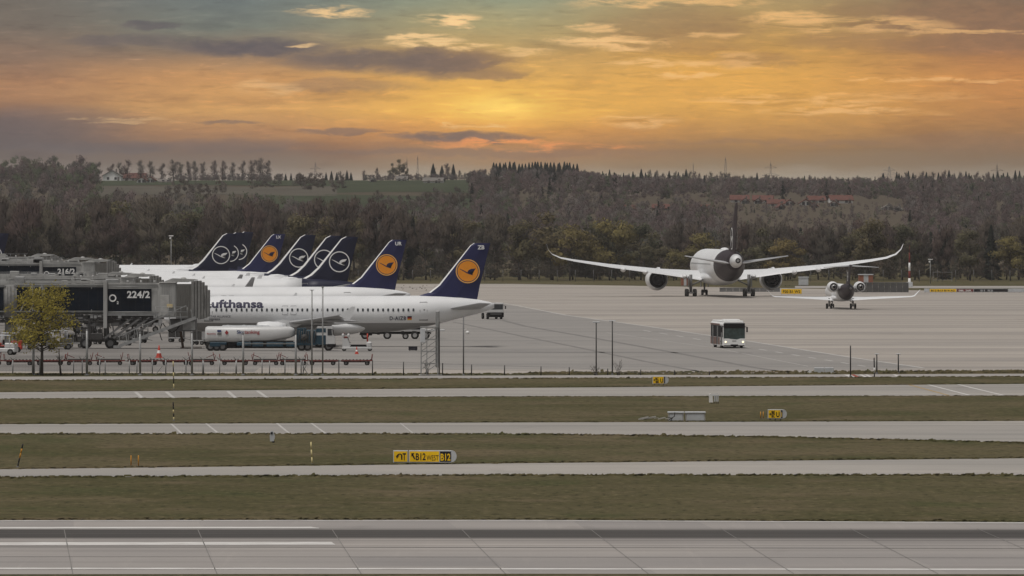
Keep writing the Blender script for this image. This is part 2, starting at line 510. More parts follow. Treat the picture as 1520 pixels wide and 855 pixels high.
def two_tone(name, top, below, zsplit):
    """aircraft paint whose lower part has another colour, split at a height on the fuselage"""
    m = mat(name, top, 0.38, 0.3, var=0.03, scale=0.35, dirt=0.05)
    t = m.node_tree; n = Nodes(t); bs = t.nodes['Principled BSDF']
    src = bs.inputs['Base Color'].links[0].from_socket
    sx = n.new('ShaderNodeSeparateXYZ')
    t.links.new(n.new('ShaderNodeTexCoord').outputs['Object'], sx.inputs[0])
    t.links.new(n.mix(n.step(sx.outputs[2], zsplit + .02, zsplit - .02), src, tuple(below) + (1,)), bs.inputs['Base Color'])
    return m
M['oldwhite'] = two_tone('white paint with grey belly', (0.70, 0.70, 0.70), (0.24, 0.235, 0.23), 2.74)

# ================================================================ THE GROUND
def grass_build(n, x, y, z):
    a = nz(n, x, y, 0.035, 0.03, 1.0, 5, 0.6)
    b = nz(n, x, y, 0.40, 0.16, 2.0, 6, 0.7)
    c = nz(n, x, y, 1.9, 0.5, 3.0, 4, 0.65)
    d = nz(n, x, y, 0.11, 0.065, 9.0, 4, 0.6)
    cc = n.mix(n.step(a, 0.36, 0.64), (0.0729, 0.0622, 0.0290, 1), (0.1051, 0.0836, 0.0461, 1))
    cc = n.mix(n.m('MULTIPLY', n.step(d, 0.50, 0.66), 0.85), cc, (0.1266, 0.0944, 0.0568, 1))
    cc = n.mix(n.m('MULTIPLY', n.step(d, 0.47, 0.32), 0.75), cc, (0.0644, 0.0644, 0.0268, 1))
    cc = n.mix(n.m('MULTIPLY', n.step(b, 0.5, 0.74), 0.45), cc, (0.1341, 0.1094, 0.0558, 1))
    cc = n.mix(n.m('MULTIPLY', n.step(b, 0.46, 0.28), 0.5), cc, (0.0451, 0.0407, 0.0193, 1))
    cc = n.mix(n.m('MULTIPLY', n.step(c, 0.48, 0.30), 0.8), cc, (0.0278, 0.0258, 0.0117, 1))
    cc = n.mix(1.0, cc, (0.955, 1.0, 0.97, 1), 'MULTIPLY')
    mow = nz(n, x, y, 0.010, 0.55, 12.0, 3, 0.6)
    cc = n.mix(n.m('MULTIPLY', n.step(mow, 0.50, 0.68), 0.45), cc, n.mix(1.0, cc, (1.22, 1.18, 1.12, 1), 'MULTIPLY'))
    cc = n.mix(n.m('MULTIPLY', n.step(mow, 0.46, 0.32), 0.5), cc, n.mix(1.0, cc, (0.80, 0.83, 0.80, 1), 'MULTIPLY'))
    bare = nz(n, x, y, 0.06, 0.10, 14.0, 5, 0.65)
    cc = n.mix(n.m('MULTIPLY', n.step(bare, 0.62, 0.72), 0.6), cc, (0.150, 0.112, 0.070, 1))
    cc = n.mix(n.m('MULTIPLY', n.step(y, 2150, 2500), 0.85), cc, n.mix(b, (0.0649, 0.0501, 0.0389, 1), (0.0995, 0.0796, 0.0605, 1)))
    return n.mix(n.m('MULTIPLY', n.step(c, 0.54, 0.72), 0.6), cc, (0.1770, 0.1415, 0.0772, 1))
M_grass = ground_mat('dry spring grass', grass_build)

def conc(base, warm, bands=0.0, seed=0.0, joint=0.0):
    def f(n, x, y, z):
        a = nz(n, x, y, 0.02, 0.03, seed + 1, 4, 0.6)
        b = nz(n, x, y, 0.25, 0.12, seed + 2, 5, 0.65)
        cc = n.mix(n.step(a, 0.32, 0.68), tuple(v * 0.93 for v in base) + (1,), tuple(v for v in warm) + (1,))
        cc = n.mix(n.m('MULTIPLY', n.step(b, 0.35, 0.65), 0.25), cc, tuple(v * 0.86 for v in base) + (1,))
        if bands:
            s = nz(n, x, y, 0.0035, 0.055, seed + 3, 3, 0.6)
            cc = n.mix(n.m('MULTIPLY', n.step(s, 0.42, 0.60), bands), cc, n.mix(1.0, cc, (0.80, 0.81, 0.83, 1), 'MULTIPLY'))
            s2 = nz(n, x, y, 0.006, 0.21, seed + 5, 2, 0.5)
            cc = n.mix(n.m('MULTIPLY', n.step(s2, 0.52, 0.66), bands * 0.9), cc, n.mix(1.0, cc, (0.80, 0.80, 0.80, 1), 'MULTIPLY'))
        if joint:
            k = n.m('FRACT', n.m('MULTIPLY', y, 1 / 7.5))
            cc = n.mix(n.m('MULTIPLY', n.step(k, 0.06, 0.02), joint), cc, n.mix(1.0, cc, (0.6, 0.6, 0.6, 1), 'MULTIPLY'))
        oil = nz(n, x, y, 0.16, 0.05, seed + 6, 4, 0.6)
        cc = n.mix(n.m('MULTIPLY', n.step(oil, 0.60, 0.74), 0.45), cc, n.mix(1.0, cc, (0.66, 0.65, 0.65, 1), 'MULTIPLY'))
        sp = nz(n, x, y, 3.2, 1.6, seed + 8, 3, 0.7)
        return n.mix(n.m('MULTIPLY', n.step(sp, 0.60, 0.75), 0.12), cc, tuple(v * 0.5 for v in base) + (1,))
    return f
M_apron = ground_mat('apron concrete', conc((0.382, 0.343, 0.305), (0.414, 0.370, 0.324), 1.0, 10, 0.0))
def darker_left(f):
    # the base colour gets darker towards the gates, in uneven patches
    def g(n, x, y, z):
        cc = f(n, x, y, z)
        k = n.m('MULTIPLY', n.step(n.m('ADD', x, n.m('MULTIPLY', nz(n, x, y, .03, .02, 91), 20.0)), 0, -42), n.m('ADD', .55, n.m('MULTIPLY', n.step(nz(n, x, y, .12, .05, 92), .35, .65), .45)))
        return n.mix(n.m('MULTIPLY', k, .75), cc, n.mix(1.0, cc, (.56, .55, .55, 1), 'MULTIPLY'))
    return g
M_apron2 = ground_mat('apron asphalt', darker_left(conc((0.287, 0.270, 0.252), (0.307, 0.287, 0.266), 0.5, 20)))
M_taxi = ground_mat('taxiway concrete', conc((0.335, 0.314, 0.287), (0.384, 0.353, 0.317), 0.6, 30))
M_road = ground_mat('service road', conc((0.338, 0.315, 0.295), (0.375, 0.345, 0.315), 0.3, 40))
M_gravel = ground_mat('pale gravel verge', conc((0.348, 0.314, 0.283), (0.396, 0.354, 0.314), 0.2, 50))
def runway_build(n, x, y, z):
    cc = conc((0.345, 0.319, 0.298), (0.382, 0.350, 0.323), 0.7, 60)(n, x, y, z)
    # slabs of slightly different tone, with faint wheel streaks along the runway
    u = n.m('FLOOR', n.m('DIVIDE', n.m('ADD', n.m('ADD', x, n.m('MULTIPLY', n.m('SUBTRACT', y, 371.0), 0.05)), 18.9), 6.15))
    v = n.m('FLOOR', n.m('DIVIDE', n.m('SUBTRACT', y, 370.4), 10.9))
    wn = n.new('ShaderNodeTexWhiteNoise', noise_dimensions='2D')
    n.put(wn.inputs['Vector'], n.vec(u, v))
    cc = n.mix(0.8, cc, n.mix(wn.outputs['Value'], n.mix(1.0, cc, (0.88, 0.88, 0.89, 1), 'MULTIPLY'), n.mix(1.0, cc, (1.06, 1.05, 1.04, 1), 'MULTIPLY')))
    st = nz(n, x, y, 1.4, 0.03, 66, 3, .6)
    cc = n.mix(n.m('MULTIPLY', n.step(st, .56, .72), .35), cc, n.mix(1.0, cc, (1.14, 1.13, 1.12, 1), 'MULTIPLY'))
    s3 = nz(n, x, y, 0.004, 0.9, 69, 3, .6)
    return n.mix(n.m('MULTIPLY', n.step(s3, .54, .70), .5), cc, n.mix(1.0, cc, (.78, .77, .77, 1), 'MULTIPLY'))
M_runway = ground_mat('runway concrete', runway_build)
def rubber_build(n, x, y, z):
    # tyre rubber laid down along the runway: streaks that fade to both sides of the touchdown line
    yc = n.m('SUBTRACT', y, n.m('MULTIPLY', x, -0.012))
    w = n.m('ADD', yc, n.m('MULTIPLY', n.m('SUBTRACT', nz(n, x, y, 0.01, 0.25, 77, 3), 0.5), 3.0))
    core = n.m('MULTIPLY', n.step(w, 399.5, 404.5), n.step(w, 416.5, 412.0))
    st = nz(n, x, y, 0.008, 1.4, 71, 3, 0.65)
    k = n.m('MULTIPLY', core, n.m('ADD', 0.80, n.m('MULTIPLY', n.step(st, 0.35, 0.6), 0.2)))
    st2 = nz(n, x, y, 0.006, 0.7, 75, 3, 0.6)
    far = n.m('MULTIPLY', n.m('MULTIPLY', n.step(w, 386, 400), n.step(w, 424, 414)), n.m('MULTIPLY', n.step(st2, 0.48, 0.7), 0.75))
    k = n.m('MAXIMUM', k, far)
    return n.mix(k, runway_build(n, x, y, z), (0.060, 0.056, 0.053, 1))
M_rubber = ground_mat('runway concrete with tyre rubber', rubber_build)
M_paint = ground_mat('worn white runway paint', lambda n, x, y, z: n.mix(n.step(nz(n, x, y, 0.5, 2.0, 3, 4, 0.65), 0.36, 0.6), (0.46, 0.435, 0.41, 1), (0.64, 0.62, 0.595, 1)))
M_paintf = ground_mat('faded white paint', lambda n, x, y, z: n.mix(n.step(nz(n, x, y, 0.7, 1.0, 4, 4, 0.65), 0.35, 0.6), (0.38, 0.36, 0.34, 1), (0.50, 0.48, 0.455, 1)))
M_paintred = ground_mat('red ground paint', lambda n, x, y, z: n.mix(nz(n, x, y, 1, 1, 4), (0.25, 0.06, 0.045, 1), (0.33, 0.10, 0.07, 1)))
M_painty = ground_mat('yellow ground paint', lambda n, x, y, z: n.mix(nz(n, x, y, 1, 1, 4), (0.34, 0.24, 0.12, 1), (0.42, 0.30, 0.15, 1)))
M_joint = ground_mat('dark joint filler', lambda n, x, y, z: n.mix(nz(n, x, y, 0.8, 0.8, 4), (0.17, 0.16, 0.152, 1), (0.25, 0.235, 0.222, 1)))
M_tyre = ground_mat('dark tyre track', lambda n, x, y, z: n.mix(nz(n, x, y, 0.1, 0.4, 5), (0.165, 0.155, 0.147, 1), (0.225, 0.213, 0.202, 1)))

def sheet(name, poly, z, m, kind='structure'):
    me = bpy.data.meshes.new(name)
    bm = bmesh.new()
    f = bm.faces.new([bm.verts.new((p[0], p[1], z)) for p in poly])
    if f.normal.z < 0:
        f.normal_flip()
    bmesh.ops.triangulate(bm, faces=[f])
    bmesh.ops.recalc_face_normals(bm, faces=bm.faces)
    for f in bm.faces:
        if f.normal.z < 0:
            f.normal_flip()
    bm.to_mesh(me); bm.free()
    me.materials.append(m)
    o = link(name, me)
    o['kind'] = kind
    return o

def edge_line(pts, ext=420.0):
    """a line on the ground through photo points, carried on straight to both sides far beyond the frame"""
    w = [G(*p) for p in pts]
    a = (w[0] - w[1]).normalized() * ext; b = (w[-1] - w[-2]).normalized() * ext
    return [w[0] + a] + w + [w[-1] + b]
def band(name, top, bot, z, m, ext=420.0):
    t = edge_line(top, ext); b = edge_line(bot, ext)
    return sheet(name, t + b[::-1], z, m)

def grid_mesh(name, xs, ys, zf, m, smooth=True):
    nx, ny = len(xs), len(ys)
    vs = [(x, y, zf(x, y)) for y in ys for x in xs]
    fs = [(j * nx + i, j * nx + i + 1, (j + 1) * nx + i + 1, (j + 1) * nx + i) for j in range(ny - 1) for i in range(nx - 1)]
    me = bpy.data.meshes.new(name)
    me.from_pydata(vs, [], fs)
    me.polygons.foreach_set('use_smooth', [smooth] * len(fs))
    me.materials.append(m)
    o = link(name, me); o['kind'] = 'structure'
    return o

# the one ground sheet: flat over the airfield, rising to wooded hills beyond the forest
def ridge_z(x):
    px = 760 + x * F / 4300.0
    r = np.interp(px, [-400, 0, 150, 400, 560, 700, 860, 920, 1100, 1300, 1520, 1900], [270, 270, 270, 269, 269, 268, 270, 279, 282, 283, 282, 282])
    return H + (YH - r) * 4300.0 / F
def hill(x, y):
    if y < 2350:
        return 0.0
    if y > 4300:
        return ridge_z(x * 4300.0 / y) - (y - 4300) * 0.012
    t = (y - 2350) / 1950.0
    xs = x * 4300.0 / y
    wob = 0.9 * math.sin(x * 0.011 + 1.3) * math.sin(y * 0.006) * math.sin(PI * min(1, t))
    return ridge_z(xs) * math.sin(PI / 2 * t) + wob
gx = list(np.linspace(-2400, 2400, 121))
gy = [-200, 0, 200, 400, 600, 900, 1300, 1800, 2100, 2350] + list(np.linspace(2400, 4300, 39)) + [4400, 4700, 5200, 6500, 9000]
ground = grid_mesh('ground', gx, gy, hill, M_grass)

# apron, roads, taxiways and runway, each a sheet a few millimetres above the one below
Z1, Z2, Z3, Z4 = 0.010, 0.016, 0.022, 0.028
band('apron', [(0, 421.0), (760, 421.5), (1520, 433.5)], [(0, 553.5), (760, 555.5), (1100, 554.5), (1520, 550.5)], Z1, M_apron, 900)
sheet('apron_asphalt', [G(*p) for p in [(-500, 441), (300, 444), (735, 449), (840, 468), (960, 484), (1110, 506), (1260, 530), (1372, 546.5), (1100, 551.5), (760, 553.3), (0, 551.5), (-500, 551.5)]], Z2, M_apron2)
band('gravel_verge', [(500, 547.3), (760, 548.8), (1100, 550.0), (1300, 548.5)], [(500, 554.8), (760, 555.2), (1100, 554.2), (1300, 552.4)], Z3, M_gravel, 8)
band('service_road', [(0, 559.3), (760, 557.6), (1520, 554.9)], [(0, 564.8), (760, 562.0), (1520, 559.2)], Z1, M_road)
band('taxiway', [(0, 582.4), (760, 576.0), (1520, 570.0)], [(0, 592.0), (760, 588.6), (1520, 587.4)], Z1, M_taxi)
band('taxiway', [(0, 629.8), (760, 627.3), (1520, 625.0)], [(0, 644.5), (760, 644.5), (1140, 648.8), (1520, 657.5)], Z1, M_taxi)
band('taxiway', [(0, 696.8), (760, 688.0), (1520, 680.5)], [(0, 709.0), (760, 705.4), (1520, 705.4)], Z1, M_taxi)
band('runway', [(0, 772.3), (760, 771.8), (1520, 775.3)], [(0, 852.8), (760, 852.0), (1520, 852.8)], Z1, M_rubber)
sheet('perimeter_road', [G(*p) for p in [(1180, 424.6), (1800, 424.6), (1800, 427.6), (1180, 427.6)]], Z1, M_road)

def marking(name, px, m=M_paint, z=Z3):
    return sheet(name, [G(*p) for p in px], z, m)
marking('runway_marking', [(-900, 783.4), (462, 782.6), (474, 784.3), (474, 784.8), (-900, 785.9)])
marking('runway_marking', [(-900, 806.2), (492, 805.0), (498, 809.2), (-900, 811.4)])
band('runway_edge_marking', [(0, 843.4), (760, 844.0), (1520, 844.8)], [(0, 845.4), (760, 846.0), (1520, 846.9)], Z3, M_paint)
band('runway_edge_marking', [(0, 772.9), (760, 772.4), (1520, 776.0)], [(0, 774.1), (760, 773.6), (1520, 777.3)], Z3, M_paintf)
def gstroke(name, pts, w, m, z=Z3):
    """a flat stroke of width w metres through photo points"""
    P_ = [G(*p) for p in pts]
    Lf, Rt = [], []
    for i, p in enumerate(P_):
        d = (P_[min(i + 1, len(P_) - 1)] - P_[max(i - 1, 0)]).normalized()
        nn = Vector((-d.y, d.x, 0)) * (w / 2)
        Lf.append(p + nn); Rt.append(p - nn)
    return sheet(name, Lf + Rt[::-1], z, m)
for a, b in [((95, 785), (108, 852)), ((293, 785), (322, 852)), ((492, 785), (536, 852)), ((684, 785), (750, 852)), ((875, 785), (962, 852)), ((1070, 785), (1178, 852)), ((1262, 785), (1392, 852)), ((1450, 785), (1605, 852)), ((-100, 785), (-105, 852)), ((-296, 785), (-318, 852))]:
    gstroke('runway_joint', [a, b], 0.04, M_joint)
band('runway_joint', [(0, 811.9), (760, 812.8), (1520, 814.5)], [(0, 812.4), (760, 813.3), (1520, 815.0)], Z3, M_joint)
band('runway_joint', [(0, 826.6), (760, 827.2), (1520, 828.4)], [(0, 826.9), (760, 827.5), (1520, 828.7)], Z3, M_joint)
# painted lines across the taxiways
for a, b in [((201, 582), (212, 591.5)), ((247, 582), (258, 591.3)), ((338, 581), (350, 591)), ((382, 580.5), (397, 590.8))]:
    gstroke('taxiway_marking', [a, b], 0.30, M_paintf)
for a, b in [((254, 629.3), (270, 644.3)), ((306, 629), (325, 644.3)), ((411, 628.6), (430, 644.2)), ((462, 628.4), (484, 644.2))]:
    gstroke('taxiway_marking', [a, b], 0.16, M_paintf)
gstroke('taxiway_marking', [(594, 628.2), (614, 644.2)], 0.10, M_paintf)
gstroke('taxiway_marking', [(1378, 571.3), (1440, 587.2)], 0.26, M_paint)
gstroke('taxiway_marking', [(1422, 570.9), (1490, 587.2)], 0.26, M_paint)
gstroke('taxiway_marking', [(1350, 571.5), (1408, 587.2)], 0.24, M_painty)
marking('road_marking', [(1252, 556.6), (1262, 556.4), (1269, 559.6), (1262, 560.2)], M_paint)
marking('road_marking', [(1263, 556.4), (1268, 556.2), (1276, 559.6), (1270, 559.8)], M_paintred)
for x0 in (1277, 1285, 1327):
    gstroke('road_marking', [(x0, 556.2), (x0 + 8, 559.8)], 0.30, M_paint)
# apron markings: the white boundary line, its dashes, and the dark tyre tracks
gstroke('apron_marking', [(735, 448.8), (760, 452.2), (840, 468), (960, 484.4), (1055, 498.4), (1110, 506.4), (1260, 530.2), (1370, 546.2)], 0.42, M_paintf)
gstroke('apron_marking', [(1280, 549.2), (1372, 546.4)], 0.4, M_paintf)
for k in range(14):
    x0 = 955 + k * 24.5
    if 1048 < x0 < 1100:
        continue
    y0 = 490.6 + (x0 - 955) * 0.1625
    gstroke('apron_marking', [(x0, y0), (x0 + 11, y0 + 11 * 0.1625)], 0.32, M_paintf)
gstroke('apron_marking', [(900, 494), (1060, 516.5), (1200, 544)], 0.13, M_paintf)
gstroke('tyre_track', [(745, 475.4), (780, 484.5), (860, 498.2), (1000, 523.5), (1120, 546), (1172, 553.5)], 0.75, M_tyre)
gstroke('tyre_track', [(672, 478), (780, 500.3), (860, 516.4), (960, 537.3), (1040, 552)], 0.6, M_tyre)
band('tyre_track', [(500, 521.6), (760, 522.2), (1050, 523.5)], [(500, 522.8), (760, 523.4), (1050, 524.4)], Z3, M_tyre, 5)

# uneven turf edges along the pavements: short tufts
def tufts(name, lines, hgt, per_m, wid=0.5):
    vs, fs = [], []
    for pts, hh in lines:
        w = edge_line(pts, 30.0)
        for a, b in zip(w[:-1], w[1:]):
            n_ = int((b - a).length * per_m)
            for i in range(n_):
                p = a.lerp(b, rng.random())
                p = p + Vector((0, rng.gauss(0, wid), 0))
                h_ = hh * rng.uniform(0.15, 0.6) * (1.8 if rng.random() < 0.01 else 1)
                r = rng.uniform(0.10, 0.3); an = rng.uniform(-0.5, 0.5)
                ux, uy = math.cos(an) * r, math.sin(an) * r
                k = len(vs)
                vs += [(p.x - ux, p.y - uy, 0), (p.x + ux, p.y + uy, 0), (p.x + ux * 0.4 + rng.uniform(-.1, .1), p.y, h_), (p.x - ux * 0.5 + rng.uniform(-.1, .1), p.y, h_ * rng.uniform(.5, 1))]
                fs.append((k, k + 1, k + 2, k + 3))
    me = bpy.data.meshes.new(name)
    me.from_pydata(vs, [], fs)
    me.polygons.foreach_set('use_smooth', [True] * len(fs))
    me.normals_split_custom_set_from_vertices([(0.0, -0.25, 0.97)] * len(vs))
    me.materials.append(MATS['dry spring grass'])
    o = link(name, me); o['kind'] = 'stuff'
    return tag(o, 'short uneven turf growing along the pavement edges', 'grass', kind='stuff')
tufts('grass', [
    ([(0, 592.2), (760, 588.9), (1520, 587.7)], .10), ([(0, 629.4), (760, 626.9), (1520, 624.6)], .16),
    ([(0, 644.9), (760, 645.0), (1140, 649.3), (1520, 658.0)], .22), ([(0, 696.2), (760, 687.4), (1520, 679.9)], .18),
    ([(0, 709.5), (760, 706.0), (1520, 706.0)], .22), ([(0, 771.5), (760, 771.0), (1520, 774.5)], .14),
    ([(0, 565.2), (760, 562.4), (1520, 559.6)], .20), ([(0, 581.9), (760, 575.5), (1520, 569.5)], .15),
    ([(0, 557.0), (760, 556.6), (1100, 555.6), (1520, 553.6)], .34), ([(1240, 552.8), (1520, 551.6)], .40), ([(0, 556), (500, 556)], .3)], .2, 16)

# ================================================================ FOREST, HILLS, VILLAGE
def translucent(n, m, bs, c, k):
    # thin leaves and twigs let part of the light through
    tr = n.new('ShaderNodeBsdfTranslucent')
    n.put(tr.inputs['Color'], c)
    mx = n.new('ShaderNodeMixShader')
    mx.inputs[0].default_value = k
    m.node_tree.links.new(bs.outputs[0], mx.inputs[1]); m.node_tree.links.new(tr.outputs[0], mx.inputs[2])
    m.node_tree.links.new(mx.outputs[0], m.node_tree.nodes['Material Output'].inputs['Surface'])

def leaf_mat(name, stops, rough=0.9):
    """foliage and twigs: each tree its own tint, with lighter and darker clumps inside its crown"""
    m = bpy.data.materials.new(name); m.use_nodes = True
    n = Nodes(m.node_tree)
    bs = m.node_tree.nodes['Principled BSDF']
    rnd = n.new('ShaderNodeObjectInfo').outputs['Random']
    co = n.new('ShaderNodeTexCoord').outputs['Object']
    f = n.noise(co, 0.55, 3, 0.6)
    c = n.ramp(rnd, [(i / (len(stops) - 1), tuple(s) + (1,)) for i, s in enumerate(stops)])
    c = n.mix(n.step(f, 0.35, 0.65), n.mix(1.0, c, (0.72, 0.72, 0.74, 1), 'MULTIPLY'), n.mix(1.0, c, (1.25, 1.25, 1.18, 1), 'MULTIPLY'))
    m.node_tree.links.new(c, bs.inputs['Base Color'])
    bs.inputs['Roughness'].default_value = rough
    bs.inputs['Specular IOR Level'].default_value = 0.08
    translucent(n, m, bs, c, 0.40)
    MATS[name] = m
    return m
M_twig = leaf_mat('bare spring twigs', [(0.088, 0.069, 0.059), (0.110, 0.077, 0.070), (0.082, 0.072, 0.059), (0.128, 0.102, 0.089), (0.098, 0.087, 0.063)])
M_bud = leaf_mat('olive budding leaves', [(0.140, 0.119, 0.065), (0.112, 0.108, 0.069), (0.154, 0.124, 0.069), (0.103, 0.106, 0.070)])
M_fresh = leaf_mat('yellow green spring leaves', [(0.195, 0.160, 0.068), (0.174, 0.150, 0.072), (0.205, 0.155, 0.066)])
M_conif = leaf_mat('dark conifer needles', [(0.034, 0.042, 0.034), (0.042, 0.048, 0.037), (0.031, 0.037, 0.034)])
M_pale = leaf_mat('pale blossom twigs', [(0.150, 0.120, 0.098), (0.125, 0.100, 0.082)])
M_bark = mat('grey brown bark', (0.060, 0.050, 0.042), 0.9, 0.1, var=0.3, scale=2, stretch=(1, 1, .3))

def crown_data(kind, h, w, n, seed, low=False):
    """leaf and twig faces of a crown that reaches height h and width w: vertices, faces, soft normals that follow the crown's clumps"""
    r = random.Random(seed)
    vs, fs, ns = [], [], []
    def put(pts, out):
        k = len(vs)
        g = (Vector(pts[1]) - Vector(pts[0])).cross(Vector(pts[2]) - Vector(pts[0]))
        if g.dot(out) < 0:
            pts = pts[::-1]
        vs.extend(pts); fs.append(tuple(range(k, k + len(pts)))); ns.extend([tuple(out)] * len(pts))
    if kind == 'conifer':
        for i in range(n):
            t = r.random() ** 0.75
            z = h * (0.06 + 0.94 * t)
            rad = w / 2 * (1 - t) ** 0.85 * r.uniform(.55, 1.1) + 0.10
            a = r.uniform(0, 2 * PI)
            p = Vector((math.cos(a) * rad, math.sin(a) * rad, z - rad * .25))
            q = Vector((math.cos(a) * rad * .15, math.sin(a) * rad * .15, z + r.uniform(.1, .5)))
            ww = (0.30 + 0.5 * (1 - t)) * h / 14 * (1.6 if low else 1)
            s = Vector((-math.sin(a), math.cos(a), 0)) * ww
            put([q, p - s, p - Vector((0, 0, .25 * ww)), p + s], Vector((math.cos(a), math.sin(a), .55)).normalized())
        return vs, fs, ns
    lobes = []                      # clumps give the crown its uneven outline
    z0 = h * (0.22 if kind != 'column' else 0.05)
    if kind == 'column':
        for i in range(12):
            t = i / 11
            q = w * .32 * (1 - .5 * t) * r.random(); a = r.uniform(0, 2 * PI)
            lobes.append((Vector((math.cos(a) * q, math.sin(a) * q, h * (.08 + .80 * t))), w * (.32 - .15 * t) * r.uniform(.7, 1.25), h * .10))
    else:
        for i in range(r.randint(10, 14)):
            t = r.random()
            zc = z0 + (h - z0) * (0.14 + 0.70 * t)
            k = math.sin(PI * min(1, 0.24 + 0.68 * t)) ** 0.6
            a = r.uniform(0, 2 * PI); q = w / 2 * k * r.uniform(0.25, 0.78)
            lobes.append((Vector((math.cos(a) * q, math.sin(a) * q, zc)), w * r.uniform(0.12, 0.20), (h - z0) * r.uniform(0.10, 0.16)))
        lobes.append((Vector((r.uniform(-.1, .1) * w, r.uniform(-.1, .1) * w, h * .88)), w * .17, h * .11))
    mid = Vector((0, 0, h * .5))
    for i in range(n):
        c_, rh, rv = lobes[r.randrange(len(lobes))]
        u = Vector((r.gauss(0, 1), r.gauss(0, 1), r.gauss(0, 1)))
        u = u / u.length * (r.random() ** 0.4)
        p = c_ + Vector((u.x * rh, u.y * rh, u.z * rv))
        out = (u.normalized() * .55 + (p - mid).normalized() * .6 + Vector((0, 0, .35)) + Vector((r.gauss(0, .07), r.gauss(0, .07), r.gauss(0, .07)))).normalized()
        if kind in ('bare', 'column'):
            base = Vector((0, 0, z0 + (p.z - z0) * .45))
            d = (p - base).normalized() + Vector((r.gauss(0, .35), r.gauss(0, .35), r.uniform(.1, .8)))
            d.normalize()
            L_ = r.uniform(.7, 1.9) * (.62 if low else .85)
            sd = d.cross(out)
            if sd.length < .1:
                sd = d.orthogonal()
            s = sd.normalized() * r.uniform(.06, .15) * (2.1 if low else 1)
            put([p - d * L_ * .5 - s, p - d * L_ * .5 + s, p + d * L_ * .5], out)
        else:
            d = (out + Vector((r.gauss(0, .5), r.gauss(0, .5), r.gauss(0, .4)))).normalized()
            e = d.orthogonal().normalized()
            g = d.cross(e)
            an = r.uniform(0, PI)
            e, g = e * math.cos(an) + g * math.sin(an), g * math.cos(an) - e * math.sin(an)
            q = r.uniform(.20, .42) * (1.5 if low else 1)
            put([p - e * q, p - g * q * .7, p + e * q * r.uniform(.6, 1), p + g * q * .7], out)
    return vs, fs, ns

def soft(me, ns):
    me.polygons.foreach_set('use_smooth', [True] * len(me.polygons))
    me.normals_split_custom_set_from_vertices([tuple(v) for v in ns])

def trunk_mesh(h, w, seed, r0=None):
    r = random.Random(seed)
    mb = MB()
    r0 = r0 or h * 0.016
    x = y = 0
    pts = [(0, 0, -0.4)]
    for t in (.2, .42, .65, .88):
        x += r.gauss(0, .012) * h; y += r.gauss(0, .012) * h
        pts.append((x, y, h * t))
    for i in range(4):
        mb.tube(pts[i], pts[i + 1], r0 * (1 - .22 * i), r0 * (1 - .22 * (i + 1)), 7, 0, True, i == 0)
    for i in range(9):
        t = r.uniform(.22, .7)
        k = min(3, int(t / .22)); b = Vector(pts[k + 1]) * .5 + Vector(pts[k]) * .5
        b.z = h * t
        a = r.uniform(0, 2 * PI); q = w * r.uniform(.22, .42)
        mid = b + Vector((math.cos(a) * q * .55, math.sin(a) * q * .55, h * r.uniform(.06, .12)))
        e = b + Vector((math.cos(a) * q, math.sin(a) * q, h * r.uniform(.15, .26)))
        mb.tube(b, mid, r0 * .42, r0 * .28, 5); mb.tube(mid, e, r0 * .28, r0 * .08, 5)
    return mb

def tree_proto(name, kind, h, w, n, seed, m):
    vs, fs, ns = crown_data(kind, h, w, n, seed)
    cm = bpy.data.meshes.new('crown'); cm.from_pydata([v[:] for v in vs], [], fs); cm.materials.append(m); soft(cm, ns)
    tm = trunk_mesh(h, w, seed)
    me = bpy.data.meshes.new('trunk'); me.from_pydata(tm.v, [], tm.f); me.materials.append(M_bark)
    me.polygons.foreach_set('use_smooth', tm.sm)
    return (cm, me, h, name)

def plant_tree(proto, x, y, h, label, cat='tree', group=None, rot=None):
    cm, me, h0, name = proto
    root = thing(name, label, cat, (x, y, hill(x, y)), rng.uniform(0, 6.28) if rot is None else rot, group)
    k = h / h0
    root.scale = (k * rng.uniform(.92, 1.12), k * rng.uniform(.92, 1.12), k)
    link('trunk', me, root); link('crown', cm, root)
    return root

P_bare = [tree_proto('bare_tree', 'bare', 18, rng.uniform(9, 12), 3000, 100 + i, M_twig) for i in range(6)]
P_bud = [tree_proto('budding_tree', 'bud', 15, rng.uniform(12, 14.5), 1900, 200 + i, M_bud) for i in range(4)]
P_fresh = [tree_proto('green_tree', 'bud', 13, rng.uniform(13, 15), 2300, 300 + i, M_fresh) for i in range(3)]
P_con = [tree_proto('conifer_tree', 'conifer', 14, rng.uniform(4.5, 6), 700, 400 + i, M_conif) for i in range(3)]
P_row = [tree_proto('row_tree', 'column', 15, rng.uniform(7.5, 10), 750, 900 + i, M_twig) for i in range(4)]
P_pale = [tree_proto('pale_tree', 'bare', 12, 8, 1500, 500 + i, M_pale) for i in range(2)]

